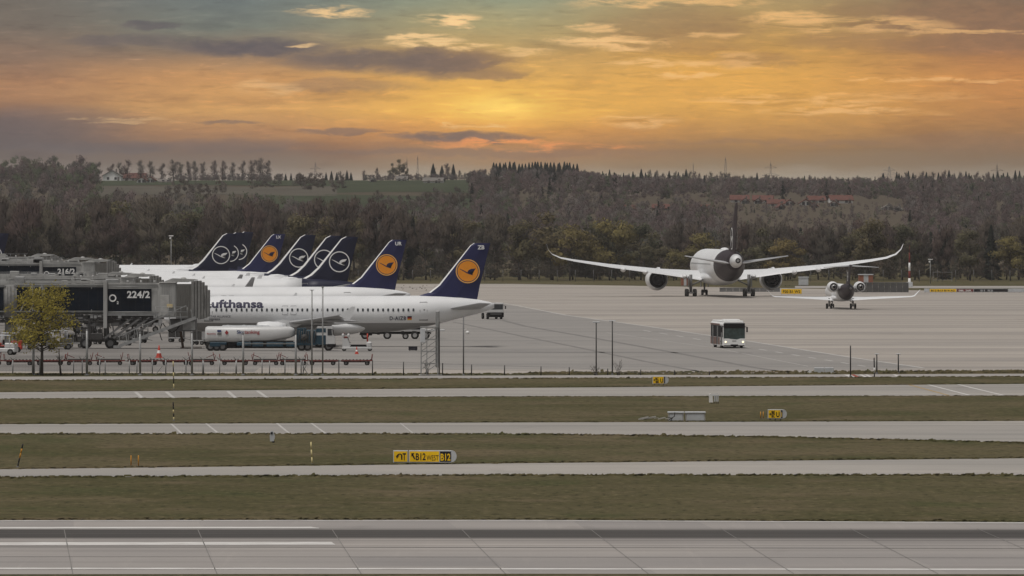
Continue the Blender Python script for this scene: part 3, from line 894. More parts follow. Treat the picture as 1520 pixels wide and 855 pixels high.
# the crowns that stand out in front of the wood: photo column, top row, depth, kind and what tells each apart
SPECIAL = [
    (846, 330, 1934, P_fresh[0], 'yellow green tree in the forest edge behind the tip of the big jet\'s far wing'),
    (905, 321, 1938, P_fresh[1], 'tall yellow green forest edge tree above the middle of the jet\'s far wing'),
    (956, 362, 1932, P_bud[1], 'low olive tree in the forest edge above the big jet\'s far engine'),
    (1045, 343, 1934, P_fresh[2], 'yellow green forest edge tree rising above the white fuselage'),
    (1000, 368, 1930, P_fresh[0], 'small green tree at the forest edge just beside the big jet\'s fuselage'),
    (1128, 335, 1940, P_bud[2], 'broad olive tree in the forest edge beside the big jet\'s dark fin'),
    (1165, 352, 1934, P_fresh[1], 'yellow green tree in the forest edge above the big jet\'s near tailplane'),
    (1290, 322, 1936, P_bud[0], 'tall dull green tree in the forest edge above the regional jet'),
    (1440, 338, 1932, P_bud[3], 'wide dull green tree in the forest edge beyond the red and white mast'),
    (1500, 348, 1934, P_fresh[2], 'yellow green tree at the far end of the forest edge past the mast'),
    (770, 325, 1940, P_bud[0], 'grey green tree in the forest edge beyond the ZB tail fin'),
    (820, 312, 1946, P_bud[2], 'dark olive tree in the forest edge beside the wing tip of the big jet'),
]
for px, ty, d, pr, lab in SPECIAL:
    plant_tree(pr, WX(px, d), d, WZ(ty, d), lab, group='green trees in the forest edge')
BELT = 'trees of the forest belt'
row = 0
for d0, step, n_ in ((1952, 5.6, 66), (1972, 6.0, 64), (1998, 6.6, 60)):
    row += 1
    for i in range(n_):
        x = (i - (n_ - 1) / 2) * step + rng.uniform(-2, 2)
        d = d0 + rng.uniform(-8, 8)
        u = rng.random()
        px = 760 + x * F / d
        hgt = rng.uniform(14.5, 19.5) * np.interp(px, [560, 800, 1400, 1560], [1.0, .74, .74, .85])
        if u < 0.66:
            plant_tree(P_bare[rng.randrange(6)], x, d, hgt, 'bare grey brown tree standing in the forest belt beyond the apron', group=BELT)
        elif u < 0.95:
            plant_tree(P_bud[rng.randrange(4)], x, d, hgt * .95, 'dull olive budding tree standing in the forest belt beyond the apron', group=BELT)
        else:
            plant_tree(P_con[rng.randrange(3)], x, d, hgt * .9, 'dark conifer standing among the bare trees of the forest belt', group=BELT)

# trees one can tell apart along the skyline
def skyline(px, ty, d, pr, lab, grp, w=1.0):
    x = WX(px, d)
    z = hill(x, d)
    top = WZ(ty, d)
    t = plant_tree(pr, x, d, max(4.0, top - z), lab, group=grp)
    t.scale = (t.scale[0] * w, t.scale[1] * w, t.scale[2])
    return t
for px, ty, w in [(165, 242, .9), (178, 239, .8), (189, 235, .9), (208, 236, 1), (224, 237, .9), (240, 241, .9), (258, 236, 1.1), (268, 240, .8), (280, 238, .8), (290, 237, .8), (301, 239, .9), (318, 237, .9), (331, 237, .9), (346, 239, .9), (360, 237, .8), (374, 237, .8), (385, 233, 1.3), (397, 237, .8)]:
    skyline(px, ty, 4250 + rng.uniform(-30, 30), P_row[rng.randrange(4)], 'bare tree in the long row behind the farmhouses on the hill', 'tree row on the hill', w * 1.5)
for px, ty, w, k in [(2, 243, 1.3, 0), (16, 247, 1.2, 0), (34, 236, 1.6, 0), (52, 240, 1.3, 0), (66, 238, 1.2, 0), (76, 242, 1.2, 0), (86, 240, 1, 1), (98, 247, 1, 1), (112, 238, 1.2, 0), (122, 235, 1.5, 0), (134, 241, 1.2, 0), (145, 252, 1, 0), (-20, 240, 1.4, 0), (-45, 238, 1.4, 0), (-70, 240, 1.4, 0)]:
    skyline(px, ty, 3900 + rng.uniform(-50, 50), P_con[rng.randrange(3)] if k else P_row[rng.randrange(4)], 'dark conifer in the wooded clump on the hilltop beside the farm' if k else 'bare tree in the wooded clump on the hilltop beside the farm', 'trees of the hilltop clump', w * (1.2 if k else 1.5))
for px, ty in [(415, 259), (424, 258), (432, 257), (441, 258), (450, 259), (459, 260), (484, 256), (492, 254), (500, 256), (515, 253), (521, 256)]:
    skyline(px, ty, 4350, P_con[rng.randrange(3)], 'small dark conifer on the open skyline beside the field', 'small conifers on the open skyline', 1.3)
skyline(540, 252, 4280, P_row[1], 'single round bare tree on the field\'s skyline', None, 1.2)
skyline(560, 248, 4290, P_row[2], 'loose bare tree beside the small white shed on the skyline', None, 1.3)
for px, ty, w in [(582, 241, .55), (592, 235, .7), (601, 240, .55)]:
    skyline(px, ty, 4280, P_bud[rng.randrange(4)], 'tall pale leafy tree in the group beside the radio mast', 'tall leafy trees beside the radio mast', w)
for px, ty, k in [(618, 256, 0), (643, 243, 1), (656, 246, 1), (664, 241, 0), (673, 244, 1), (682, 252, 0), (690, 256, 0), (703, 257, 0), (714, 255, 0)]:
    skyline(px, ty, 4260, (P_con if k else P_row)[rng.randrange(3)], 'dark conifer in the grove beside the white farm building' if k else 'bare tree in the grove beside the white farm building', 'grove beside the white farm building', 1.4)
for i in range(27):
    px = 732 + i * 4.75 + rng.uniform(-1.5, 1.5)
    skyline(px, 241.5 + rng.uniform(-1.8, 2.5), 4330 + rng.uniform(-20, 20), P_con[rng.randrange(3)], 'dark spruce in the dense plantation block on the skyline', 'spruce plantation on the skyline', 1.25)
for px in np.arange(866, 1530, 5.2):
    px2 = px + rng.uniform(-3, 3)
    if 1300 < px2 < 1324:
        continue
    con = rng.random() < (.62 if px < 1045 or px > 1310 else .10)
    ty = np.interp(px2, [866, 960, 1040, 1110, 1180, 1240, 1300, 1320, 1380, 1530], [255, 252, 253, 258, 259, 260, 261, 255, 253, 255]) + rng.uniform(-2, 7)
    skyline(px2, ty, 4320 + rng.uniform(-40, 40), (P_con if con else P_row)[rng.randrange(3)], 'dark conifer along the wooded ridge above the village' if con else 'bare tree along the wooded ridge above the village', 'trees along the wooded ridge', 1.1 if con else 1.05)
skyline(1311, 257, 4250, P_con[0], 'lone dark conifer beside the pale pylon on the ridge', None, 1.3)

def depth_on_hill(px, by):
    for d in np.arange(2360, 4300, 10):
        x = WX(px, d)
        if YH + (H - hill(x, d)) * F / d <= by:
            return d
    return 4290
VD = depth_on_hill(1210, 304)
print('village depth', VD)
# everything behind that reads as one mass: the wood's depth and the wooded slope
def mass(name, label, spots, variants):
    V, NN, T = [], [], []
    o = 0
    allf = []
    for x, y, h, k, tint in spots:
        vs, fs, nn = variants[k]
        s = h / 14.0
        a = rng.uniform(0, 6.28); ca, sa = math.cos(a), math.sin(a)
        P_ = vs * s
        Q = np.empty_like(P_)
        Q[:, 0] = P_[:, 0] * ca - P_[:, 1] * sa + x
        Q[:, 1] = P_[:, 0] * sa + P_[:, 1] * ca + y
        Q[:, 2] = P_[:, 2] + hill(x, y) - 0.5
        V.append(Q)
        Q2 = nn.copy(); Q2[:, 0] = nn[:, 0] * ca - nn[:, 1] * sa; Q2[:, 1] = nn[:, 0] * sa + nn[:, 1] * ca
        NN.append(Q2)
        allf += [tuple(i + o for i in f) for f in fs]
        T.append(np.tile(np.array(tint + (1.0,)), (len(vs), 1)) * np.array([1, 1, 1, 1]))
        o += len(vs)
    V = np.concatenate(V); T = np.concatenate(T)
    me = bpy.data.meshes.new(name)
    me.from_pydata(V.tolist(), [], allf)
    soft(me, np.concatenate(NN).tolist())
    at = me.color_attributes.new('tint', 'FLOAT_COLOR', 'POINT')
    at.data.foreach_set('color', T.astype(np.float32).ravel())
    m = bpy.data.materials.new(name + ' foliage'); m.use_nodes = True
    n = Nodes(m.node_tree)
    bs = m.node_tree.nodes['Principled BSDF']
    a_ = n.new('ShaderNodeVertexColor', layer_name='tint').outputs[0]
    pos = n.new('ShaderNodeNewGeometry').outputs['Position']
    f = n.noise(pos, 0.12, 3, 0.6)
    cc = n.mix(n.step(f, .35, .65), n.mix(1.0, a_, (.84, .84, .86, 1), 'MULTIPLY'), n.mix(1.0, a_, (1.12, 1.12, 1.10, 1), 'MULTIPLY'))
    m.node_tree.links.new(cc, bs.inputs['Base Color'])
    bs.inputs['Roughness'].default_value = .9; bs.inputs['Specular IOR Level'].default_value = .05
    translucent(n, m, bs, cc, 0.40)
    me.materials.append(m)
    ob = link(name, me)
    return tag(ob, label, 'woodland', kind='stuff')
VAR = []
for i in range(4):
    VAR.append(crown_data('bare', 14, 10, 430, 600 + i, True))
for i in range(2):
    VAR.append(crown_data('bud', 14, 10, 260, 700 + i, True))
VAR.append(crown_data('conifer', 14, 5.5, 110, 800, True))
VAR = [(np.array([v[:] for v in a]), b, np.array(c_)) for a, b, c_ in VAR]
TINTS = [(0.115, 0.095, 0.085), (0.140, 0.105, 0.099), (0.104, 0.096, 0.085), (0.161, 0.139, 0.129), (0.128, 0.127, 0.085), (0.109, 0.123, 0.078), (0.154, 0.117, 0.113)]
spots = []
for d in list(np.arange(2030, 2420, 26)):
    for i in range(48):
        x = (i - 23.5) * 8.2 + rng.uniform(-4, 4)
        u = rng.random()
        k = rng.randrange(4) if u < .68 else (4 + rng.randrange(2) if u < .95 else 6)
        px = 760 + x * F / d
        if px < 740 and d > 2250 and 410 < px:
            continue
        t = TINTS[rng.randrange(4)] if k < 4 else (TINTS[4 + rng.randrange(2)] if k < 6 else (.035, .042, .032))
        spots.append((x, d + rng.uniform(-12, 12), rng.uniform(14, 18.5) * np.interp(px, [560, 800, 1400, 1560], [1.0, .68, .68, .75]), k, t))
# the wooded slope to the right, and the strips of wood on the left
for i in range(3600):
    d = 2420 + 1880 * rng.random()
    px = rng.uniform(700, 1900)
    if px < 860 and d > 3600:
        continue
    village = 1080 < px < 1345 and d < VD + 50
    if 920 < px < 1080 and VD - 250 < d < VD and rng.random() < .8:
        continue
    x = WX(px, d)
    u = rng.random()
    k = rng.randrange(4) if u < .80 else (4 + rng.randrange(2) if u < .95 else 6)
    t = TINTS[rng.choice((0, 1, 1, 3, 6))] if k < 4 else (TINTS[4 + rng.randrange(2)] if k < 6 else (.024, .028, .021))
    if rng.random() < .02:
        t = (.20, .17, .15)
    spots.append((x, d, rng.uniform(6.0, 9.2) * np.interp(d, [3500, 4250], [1.0, .66]) * ((.22 if d > VD - 120 else .42) if village else 1.0), k, t))
for i in range(420):
    d = rng.uniform(2420, 4050)
    px = rng.uniform(-420, 150) if d > 2800 else rng.uniform(-420, 260)
    k = rng.randrange(5)
    spots.append((WX(px, d), d, rng.uniform(8, 13), k, TINTS[rng.randrange(7)]))
for i in range(150):
    px = rng.uniform(262, 420); d = 4205 + rng.uniform(-30, 20)
    spots.append((WX(px, d), d, rng.uniform(2.0, 4.5), rng.randrange(4), TINTS[rng.randrange(4)]))
for i in range(200):
    px = rng.uniform(540, 735); d = 4225 + rng.uniform(-30, 30)
    spots.append((WX(px, d), d, rng.uniform(2.0, 4.0), rng.randrange(4), TINTS[rng.randrange(4)]))
for i in range(160):
    px = rng.uniform(-60, 150); d = 3880 + rng.uniform(-60, 60)
    spots.append((WX(px, d), d, rng.uniform(3.0, 7), rng.randrange(5), TINTS[rng.randrange(5)]))
for i in range(330):
    px = rng.uniform(140, 740); d = rng.uniform(2420, 2900)
    spots.append((WX(px, d), d, rng.uniform(.75, 1.0) * np.interp(px, [140, 400, 470, 740], [12.0, 11.0, 7.5, 8.5]), rng.randrange(5), TINTS[rng.randrange(7)]))
for i in range(160):
    px = rng.uniform(400, 740); d = rng.uniform(2300, 2900)
    spots.append((WX(px, d), d, rng.uniform(6, 9), rng.randrange(5), TINTS[rng.choice((1, 3, 6))]))
for cx, cd, n_ in ((725, 3450, 20), (390, 3500, 10), (465, 3500, 14), (485, 3450, 10), (300, 3300, 12), (270, 3250, 10), (600, 3000, 24), (660, 3050, 24), (560, 2900, 20)):
    for i in range(n_):
        px = cx + rng.gauss(0, 22); d = cd + rng.gauss(0, 60)
        spots.append((WX(px, d), d, rng.uniform(4.5, 7.5), rng.randrange(4), rng.choice([(.10, .082, .07), (.085, .066, .055), (.14, .12, .105)])))
mass('woodland', 'grey brown early spring wood filling the belt and the slopes behind it', spots, VAR)
# undergrowth at the foot of the forest edge
us = []
for i in range(1100):
    x = rng.uniform(-190, 190)
    us.append((x, 1934 + 70 * rng.random() ** 1.5, rng.uniform(2.2, 6.5), rng.randrange(6), rng.choice([(.085, .072, .055), (.07, .065, .05), (.11, .086, .066)])))
o = mass('undergrowth', 'low brown bushes growing along the foot of the forest edge', us, VAR)
o['category'] = 'undergrowth'

# rough scrub on the open strip at the far edge of the apron
us = []
for i in range(46):
    px = rng.uniform(585, 668) if i < 34 else rng.uniform(1080, 1200)
    d = depth(rng.uniform(424, 436) if i < 34 else rng.uniform(423, 425))
    us.append((WX(px, d), d, rng.uniform(.3, .9), rng.randrange(6), rng.choice([(.10, .085, .062), (.085, .078, .055), (.16, .135, .10)])))
o = mass('scrub', 'low rough scrub patches on the far edge of the apron', us, VAR)
o['category'] = 'scrub'

# fields on the slope, each a sheet laid over the ground
def field(name, px0, px1, d0, d1, m, wob=0.0):
    xs = np.linspace(0, 1, 25); ys = np.linspace(0, 1, 9)
    vs, fs = [], []
    for b in ys:
        for a in xs:
            d = d0 + (d1 - d0) * b + wob * math.sin(a * 5 + b)
            px = px0 + (px1 - px0) * a
            x = WX(px, d)
            vs.append((x, d, hill(x, d) + .12))
    for j in range(8):
        for i in range(24):
            fs.append((j * 25 + i, j * 25 + i + 1, (j + 1) * 25 + i + 1, (j + 1) * 25 + i))
    me = bpy.data.meshes.new(name); me.from_pydata(vs, [], fs); me.materials.append(m)
    o = link(name, me); o['kind'] = 'structure'
    return o
M_field = ground_mat('winter green field', lambda n, x, y, z: n.mix(n.step(nz(n, x, y, .03, .01, 5), .35, .65), (.040, .048, .027, 1), (.052, .060, .034, 1)))
M_stubble = ground_mat('pale stubble field', lambda n, x, y, z: n.mix(n.step(nz(n, x, y, .03, .01, 6), .35, .65), (.082, .072, .056, 1), (.102, .090, .070, 1)))
field('green_field', 150, 480, 3650, 4200, M_field, 30)
field('pale_field', 130, 500, 3330, 3600, M_stubble, 40)
field('green_field', 380, 760, 2950, 3300, M_field, 30)
field('pale_field', 420, 640, 2800, 2920, M_stubble, 20)
field('green_field', 470, 770, 3340, 4230, M_field, 30)

# ---- houses on the hillside
M_plaster = mat('white plaster', (0.80, 0.78, 0.75), .8, .1, var=.08, scale=.5, dirt=.1)
M_tile = mat('red roof tile', (0.120, 0.055, 0.044), .8, .1, var=.2, scale=1.5)
M_slate = mat('grey roof tile', (0.16, 0.145, 0.13), .8, .1, var=.2, scale=1.5)
M_pane = mat('house window', (0.05, 0.05, 0.055), .3, .4)
def house(px, by, wpx, hpx, label, roof, gable_front=True, d=None, pal=None):
    d = d or depth_on_hill(px, by)
    s = F / d
    x = WX(px, d)
    w, h = wpx / s, hpx / s
    root = thing('house', label, 'house', (x, d, hill(x, d) - .3), rng.uniform(-.15, .15), 'houses on the hillside')
    dep = max(7.0, w * 1.1)
    wall, eave = MB(), h * (.55 if gable_front else .52)
    if gable_front:
        wall.prism([(-w / 2, 0), (w / 2, 0), (w / 2, eave), (0, h), (-w / 2, eave)], 'XZ', 0, dep)
    else:
        wall.prism([(0, 0), (dep, 0), (dep, eave), (dep / 2, h), (0, eave)], 'YZ', -w / 2, w / 2)
    wall.build('wall', pal or M_plaster, root)
    rf = MB()
    t = .25
    if gable_front:
        for sgn in (-1, 1):
            rf.prism([(0, h + .05), (sgn * (w / 2 + .5), eave - .35), (sgn * (w / 2 + .5), eave - .35 + t), (0, h + .05 + t * 1.3)], 'XZ', -.5, dep + .5)
    else:
        for a, b in ((-.5, dep / 2), (dep + .5, dep / 2)):
            rf.prism([(a, eave - .3), (b, h + .05), (b, h + .05 + t * 1.3), (a, eave - .3 + t)], 'YZ', -w / 2 - .5, w / 2 + .5)
    r_ = rf.build('roof', roof, root)
    MB().box(w * .2 - .3, w * .2 + .3, dep * .5 - .3, dep * .5 + .3, h * .8, h + .9).build('chimney', M_slate, r_)
    nw = 2 if w < 9 else 3
    for i in range(nw):
        cx = (i - (nw - 1) / 2) * w / (nw + .4)
        MB().box(cx - .55, cx + .55, -.05, .02, eave * .30, eave * .30 + 1.2).build('window', M_pane, root)
    MB().box(w * .36 - .5, w * .36 + .5, -.06, .02, 0.1, 2.1).build('door', M_slate, root)
    return root
for a in [
    (166, 268.5, 27, 16, 'white gabled farmhouse with dark roof at the foot of the hilltop tree row', M_slate, True),
    (198, 266.5, 36, 13, 'long red roofed barn beside the white gabled farmhouse', M_tile, False),
    (210, 271.5, 14, 9, 'small white house in front of the red roofed barn', M_tile, True),
    (223, 271.0, 12, 9, 'white cottage at the end of the red roofed barn', M_tile, True),
    (246, 271.0, 18, 5, 'low white outbuilding under the middle of the tree row', M_slate, False),
    (554, 270.5, 8, 6, 'tiny white shed on the bare skyline', M_slate, True),
    (596, 268.5, 15, 7, 'white house under the tall leafy trees', M_slate, False),
    (642, 271.8, 28, 8, 'wide low white farm building in front of the conifer grove', M_slate, False),
    (749, 277.5, 30, 16, 'big grey roofed white house below the spruce plantation', M_slate, True),
    (737, 266.5, 10, 8, 'small white gabled house above the big grey roofed one', M_slate, True),
    (778, 275.0, 24, 10, 'red roofed house below the spruce plantation', M_tile, False),
    (849, 281.0, 7, 8, 'slim white gable showing alone among bare trees', M_slate, True)]:
    house(*a)
vill = 'red roofed village house among bare trees beyond the big jet\'s fin'
for px, by, w, h, gf in [(1098, 301, 26, 11, False), (1106, 303, 11, 9, True), (1125, 303, 11, 9, True), (1132, 301, 28, 11, False), (1152, 306, 24, 10, False), (1172, 306, 14, 9, True), (1196, 305, 16, 9, True), (1213, 301, 24, 10, False), (1250, 302, 32, 12, False), (1238, 307, 12, 9, True), (1160, 312, 8, 9, True), (1208, 309, 9, 8, True)]:
    house(px, by, w, h, vill, M_tile, gf)
house(1318, 312, 15, 8, 'white house standing apart at the end of the village', M_slate, True)
house(1332, 314, 11, 7, 'small white house beside the one standing apart from the village', M_slate, True)
house(985, 312, 34, 9, 'pale long house low on the slope above the big jet\'s far wing', M_tile, False, None, M_stubble)
house(940, 313, 26, 8, 'dull red roofed house beside the pale long one on the slope', M_tile, False, None, M_stubble)
house(1040, 312, 36, 8, 'red roofed long house on the slope between the pale one and the jet\'s fin', M_tile, False, None, M_stubble)

# ---- masts and pylons on the skyline
def pylon(px, ty, d, label, arms, m, w=2.6):
    x = WX(px, d); z = hill(x, d)
    h = WZ(ty, d) - z
    mb = MB()
    n = 7
    for i in range(n):
        a0, a1 = w * (1 - .85 * i / n) , w * (1 - .85 * (i + 1) / n)
        z0, z1 = h * i / n, h * (i + 1) / n
        for sx, sy in ((-1, -1), (1, -1), (1, 1), (-1, 1)):
            mb.bar((sx * a0, sy * a0, z0), (sx * a1, sy * a1, z1), .11, .11)
        mb.bar((-a0, -a0, z0), (a1, -a1, z1), .06, .06); mb.bar((a0, a0, z0), (-a1, a1, z1), .11, .11)
        mb.bar((-a0, a0, z0), (-a1, -a1, z1), .06, .06); mb.bar((a0, -a0, z0), (a1, a1, z1), .11, .11)
    for f, ln in arms:
        mb.bar((-ln, 0, h * f), (ln, 0, h * f), .14, .16)
        mb.bar((-ln, 0, h * f), (0, 0, h * f + 1.4), .07, .07); mb.bar((ln, 0, h * f), (0, 0, h * f + 1.4), .12, .12)
    mb.tube((0, 0, h * .98), (0, 0, h * 1.08), .10, .06, 6)
    return tag(mb.build('power_pylon' if arms else 'radio_mast', m, None, (x, d, z)), label, 'pylon' if arms else 'mast', 'masts and pylons on the skyline')
M_pyl = mat('weathered pylon steel', (.16, .15, .145), .6, .3, .2)
pylon(1077, 236, 4450, 'tall lattice radio mast standing on the wooded ridge above the village', [], M_pyl, 1.3)
pylon(620, 234, 4500, 'slim radio mast on the skyline beside the tall leafy trees', [], M_pyl, .8)
pylon(604, 238, 4700, 'thin faint mast rising behind the tall leafy trees', [], M_pyl, .5)
pylon(468, 243, 4900, 'faint power pylon on the open skyline beyond the small conifers', [(.7, 4.5), (.85, 3)], M_pyl, 1.4)
pylon(1144, 243, 4900, 'faint wide armed power pylon beyond the ridge beside the radio mast', [(.72, 5), (.9, 3.5)], M_pyl, 1.4)
pylon(1320, 248, 4200, 'pale power pylon beside the lone conifer on the ridge', [(.70, 4), (.86, 3)], M['galv'], 1.6)
pylon(1480, 246, 4800, 'faint power pylon beyond the conifers past the lone one', [(.70, 5), (.87, 3.5)], M_pyl, 1.4)
pylon(1029, 245, 4600, 'short thin mast among the ridge conifers', [], M_pyl, .5)

# ---- far edge of the airfield: the perimeter fence in front of the wood
def far_fence():
    root = thing('perimeter_fence', 'dark wire fence along the foot of the forest with pale gate frame', 'fence', (0, 1905, 0))
    mb = MB()
    x0, x1 = -150, 190
    for z in (.4, 1.2, 2.0, 2.5):
        mb.bar((x0, 0, z), (x1, 0, z), .05, .05)
    mb.build('wire', M['darksteel'], root)
    for i in range(86):
        x = x0 + i * 4
        p = MB().tube((0, 0, -.3), (0, 0, 2.6), .055, None, 6)
        if i == 0:
            first = p.build('post', M['strut'], root); o = first
        else:
            o = first.copy(); C.objects.link(o); o.parent = root
        o.location = (x, 0, 0)
    for a, b in ((1385, 1399), (1399, 1413)):
        g = MB()
        xa, xb = WX(a, 1905), WX(b, 1905)
        g.bar((xa, -.1, 0), (xa, -.1, 2.2), .09, .09); g.bar((xb, -.1, 0), (xb, -.1, 2.2), .09, .09)
        g.bar((xa, -.1, 2.1), (xb, -.1, 2.1), .08, .08); g.bar((xa, -.1, .4), (xb, -.1, .4), .08, .08)
        g.build('gate_frame', M['galv'], root)
far_fence()

# ---- haze
hz = MB().box(-2500, 2500, -230, 9050, -1.4, 78)
haze_m = bpy.data.materials.new('thin evening haze'); haze_m.use_nodes = True
ht = haze_m.node_tree; ht.nodes.clear()
pv = ht.nodes.new('ShaderNodeVolumePrincipled')
pv.inputs['Color'].default_value = (0.93, 0.91, 0.92, 1)
HAZE = 0.000027
pv.inputs['Density'].default_value = HAZE
pv.inputs['Anisotropy'].default_value = 0.0
ho = ht.nodes.new('ShaderNodeOutputMaterial')
ht.links.new(pv.outputs[0], ho.inputs['Volume'])
hz = hz.build('haze', haze_m); hz['kind'] = 'stuff'; hz['label'] = 'thin evening haze over the whole airfield'

# ================================================================ AIRCRAFT
CRANE = [(-0.86, 0.26), (-0.55, 0.15), (-0.25, 0.00), (-0.02, -0.13), (0.00, 0.02), (0.12, 0.15), (0.32, 0.24), (0.84, 0.30), (0.74, 0.22), (0.77, 0.19), (0.66, 0.11), (0.68, 0.07), (0.50, -0.01), (0.26, -0.07), (0.17, -0.17), (0.38, -0.30), (0.60, -0.38), (0.44, -0.40), (0.16, -0.31), (-0.10, -0.21), (-0.40, -0.03), (-0.84, 0.22)]

def ring_poly(cx, cz, r0, r1, y0, y1, mb, mi, n=40):
    """a flat annulus standing in the XZ plane, facing -y"""
    rs = []
    for r, y in ((r0, y0), (r1, y0), (r1, y1), (r0, y1)):
        rs.append([(cx + math.cos(2 * PI * i / n) * r, y, cz + math.sin(2 * PI * i / n) * r) for i in range(n)])
    rs.append(rs[0])
    mb.rings(rs, mi, False, False, False)

def emblem(parent, cx, cz, r, y, old):
    mb = MB()
    n = 40
    circ = lambda q: [(cx + math.cos(2 * PI * i / n) * q, cz + math.sin(2 * PI * i / n) * q) for i in range(n)]
    if old:
        mb.prism(circ(r), 'XZ', y - 0.012, y, 0)
        mb.prism(circ(r * 0.915), 'XZ', y - 0.016, y - 0.013, 1)
        mb.prism(circ(r * 0.855), 'XZ', y - 0.020, y - 0.017, 2)
        mb.prism([(cx + a * r * 0.80, cz + b * r * 0.80) for a, b in CRANE], 'XZ', y - 0.024, y - 0.021, 1)
        return mb.build('emblem', [M['ring'], M['navy'], M['orange']], parent)
    ring_poly(cx, cz, r * 0.90, r, y, y - 0.014, mb, 0)
    mb.prism([(cx + a * r * 0.86, cz + b * r * 0.86) for a, b in CRANE], 'XZ', y - 0.020, y - 0.002, 0)
    return mb.build('emblem', [M['markwhite']], parent)

def wrap_text(parent, name, txt, x0, z0, size, m, prof, bold=0.0, spacing=1.0, sx=1.0, y_out=0.02, side=-1, gap=None):
    """letters laid on the round side of a fuselage; prof(x, z) gives the half width there"""
    vs, fs, w = text_polys(txt, size, bold, spacing, sx)
    mb = MB()
    pts = [(x0 + a, side * (prof(x0 + a, z0 + b) + y_out), z0 + b) for a, b in vs]
    mb.add(pts, fs, 0)
    return mb.build(name, m, parent), w

def fuselage_rings(st, n=28):
    rs = []
    for x, cz, ry, rz in st:
        rs.append([(x, math.sin(2 * PI * i / n) * ry, cz + math.cos(2 * PI * i / n) * rz) for i in range(n)])
    return rs

def st_interp(st, x):
    xs = [s[0] for s in st]
    return [float(np.interp(x, xs, [s[k] for s in st])) for k in (1, 2, 3)]

def wing_rings(secs, side, inc=0.0):
    """secs: (span y, x of leading edge, chord, z, thickness); inc: how far the leading edge is tilted up"""
    prof = [(0, 0), (0.06, 0.42), (0.25, 0.62), (0.5, 0.52), (0.8, 0.24), (1, 0.03), (1, -0.03), (0.7, -0.18), (0.4, -0.36), (0.1, -0.34)]
    rs = []
    for y, x, ch, z, tk in secs:
        r = [(x + a * ch, side * y, z + b * ch * tk + (0.3 - a) * ch * inc) for a, b in prof]
        rs.append(r if side < 0 else r[::-1])
    return rs

def fin_mesh(outline_le, outline_te, y_half, mats_le=True, lw=0.035):
    """a swept fin from matching points along its leading and trailing edge; slot 0 is the paint, slot 1 the pale leading edge"""
    mb = MB()
    rs = []
    for (xl, zl), (xt, zt), th in zip(outline_le, outline_te, y_half):
        ch = xt - xl
        P_ = lambda f, y: (xl + ch * f, y, zl + (zt - zl) * f)
        rs.append([P_(0, 0), P_(lw, -th * .55), P_(0.16, -th), P_(0.6, -th), P_(0.985, -th * .15), P_(1, 0), P_(0.985, th * .15), P_(0.6, th), P_(0.16, th), P_(lw, th * .55)])
    n = len(rs[0])
    o = 0
    for k in range(len(rs) - 1):
        for i in range(n):
            j = (i + 1) % n
            le = mats_le and k >= (1 if lw < .05 else 0) and i in (0, n - 1)
            mb.add([rs[k][i], rs[k][j], rs[k + 1][j], rs[k + 1][i]], [(0, 1, 2, 3)], 1 if le else 0, False)
    mb.add(rs[-1], [tuple(range(n))], 0)
    return mb

def gear(parent, x, y, ztop, r, wheels, name='landing_gear'):
    g = MB()
    g.tube((x, y, r), (x, y, ztop), r * 0.22, r * 0.26, 10)
    g.tube((x, y, ztop * .75), (x - 0.9 * r, y * 0.93, ztop), r * 0.1, None, 8)
    xs = sorted(set(w[0] for w in wheels)); ys = [w[1] for w in wheels]
    if len(xs) > 1:
        g.tube((x + xs[0], y, r), (x + xs[-1], y, r), r * .18, None, 8)
    for q in xs:
        g.tube((x + q, y + min(ys), r), (x + q, y + max(ys), r), r * .14, None, 8)
    gl = g.build(name, M['strut'], parent)
    for wx, wy in wheels:
        MB().wheel((0, 0, 0), r, r * 0.72, 'Y').build('wheel', [M['rubber'], M['metal']], gl, (x + wx, y + wy, r))
    return gl

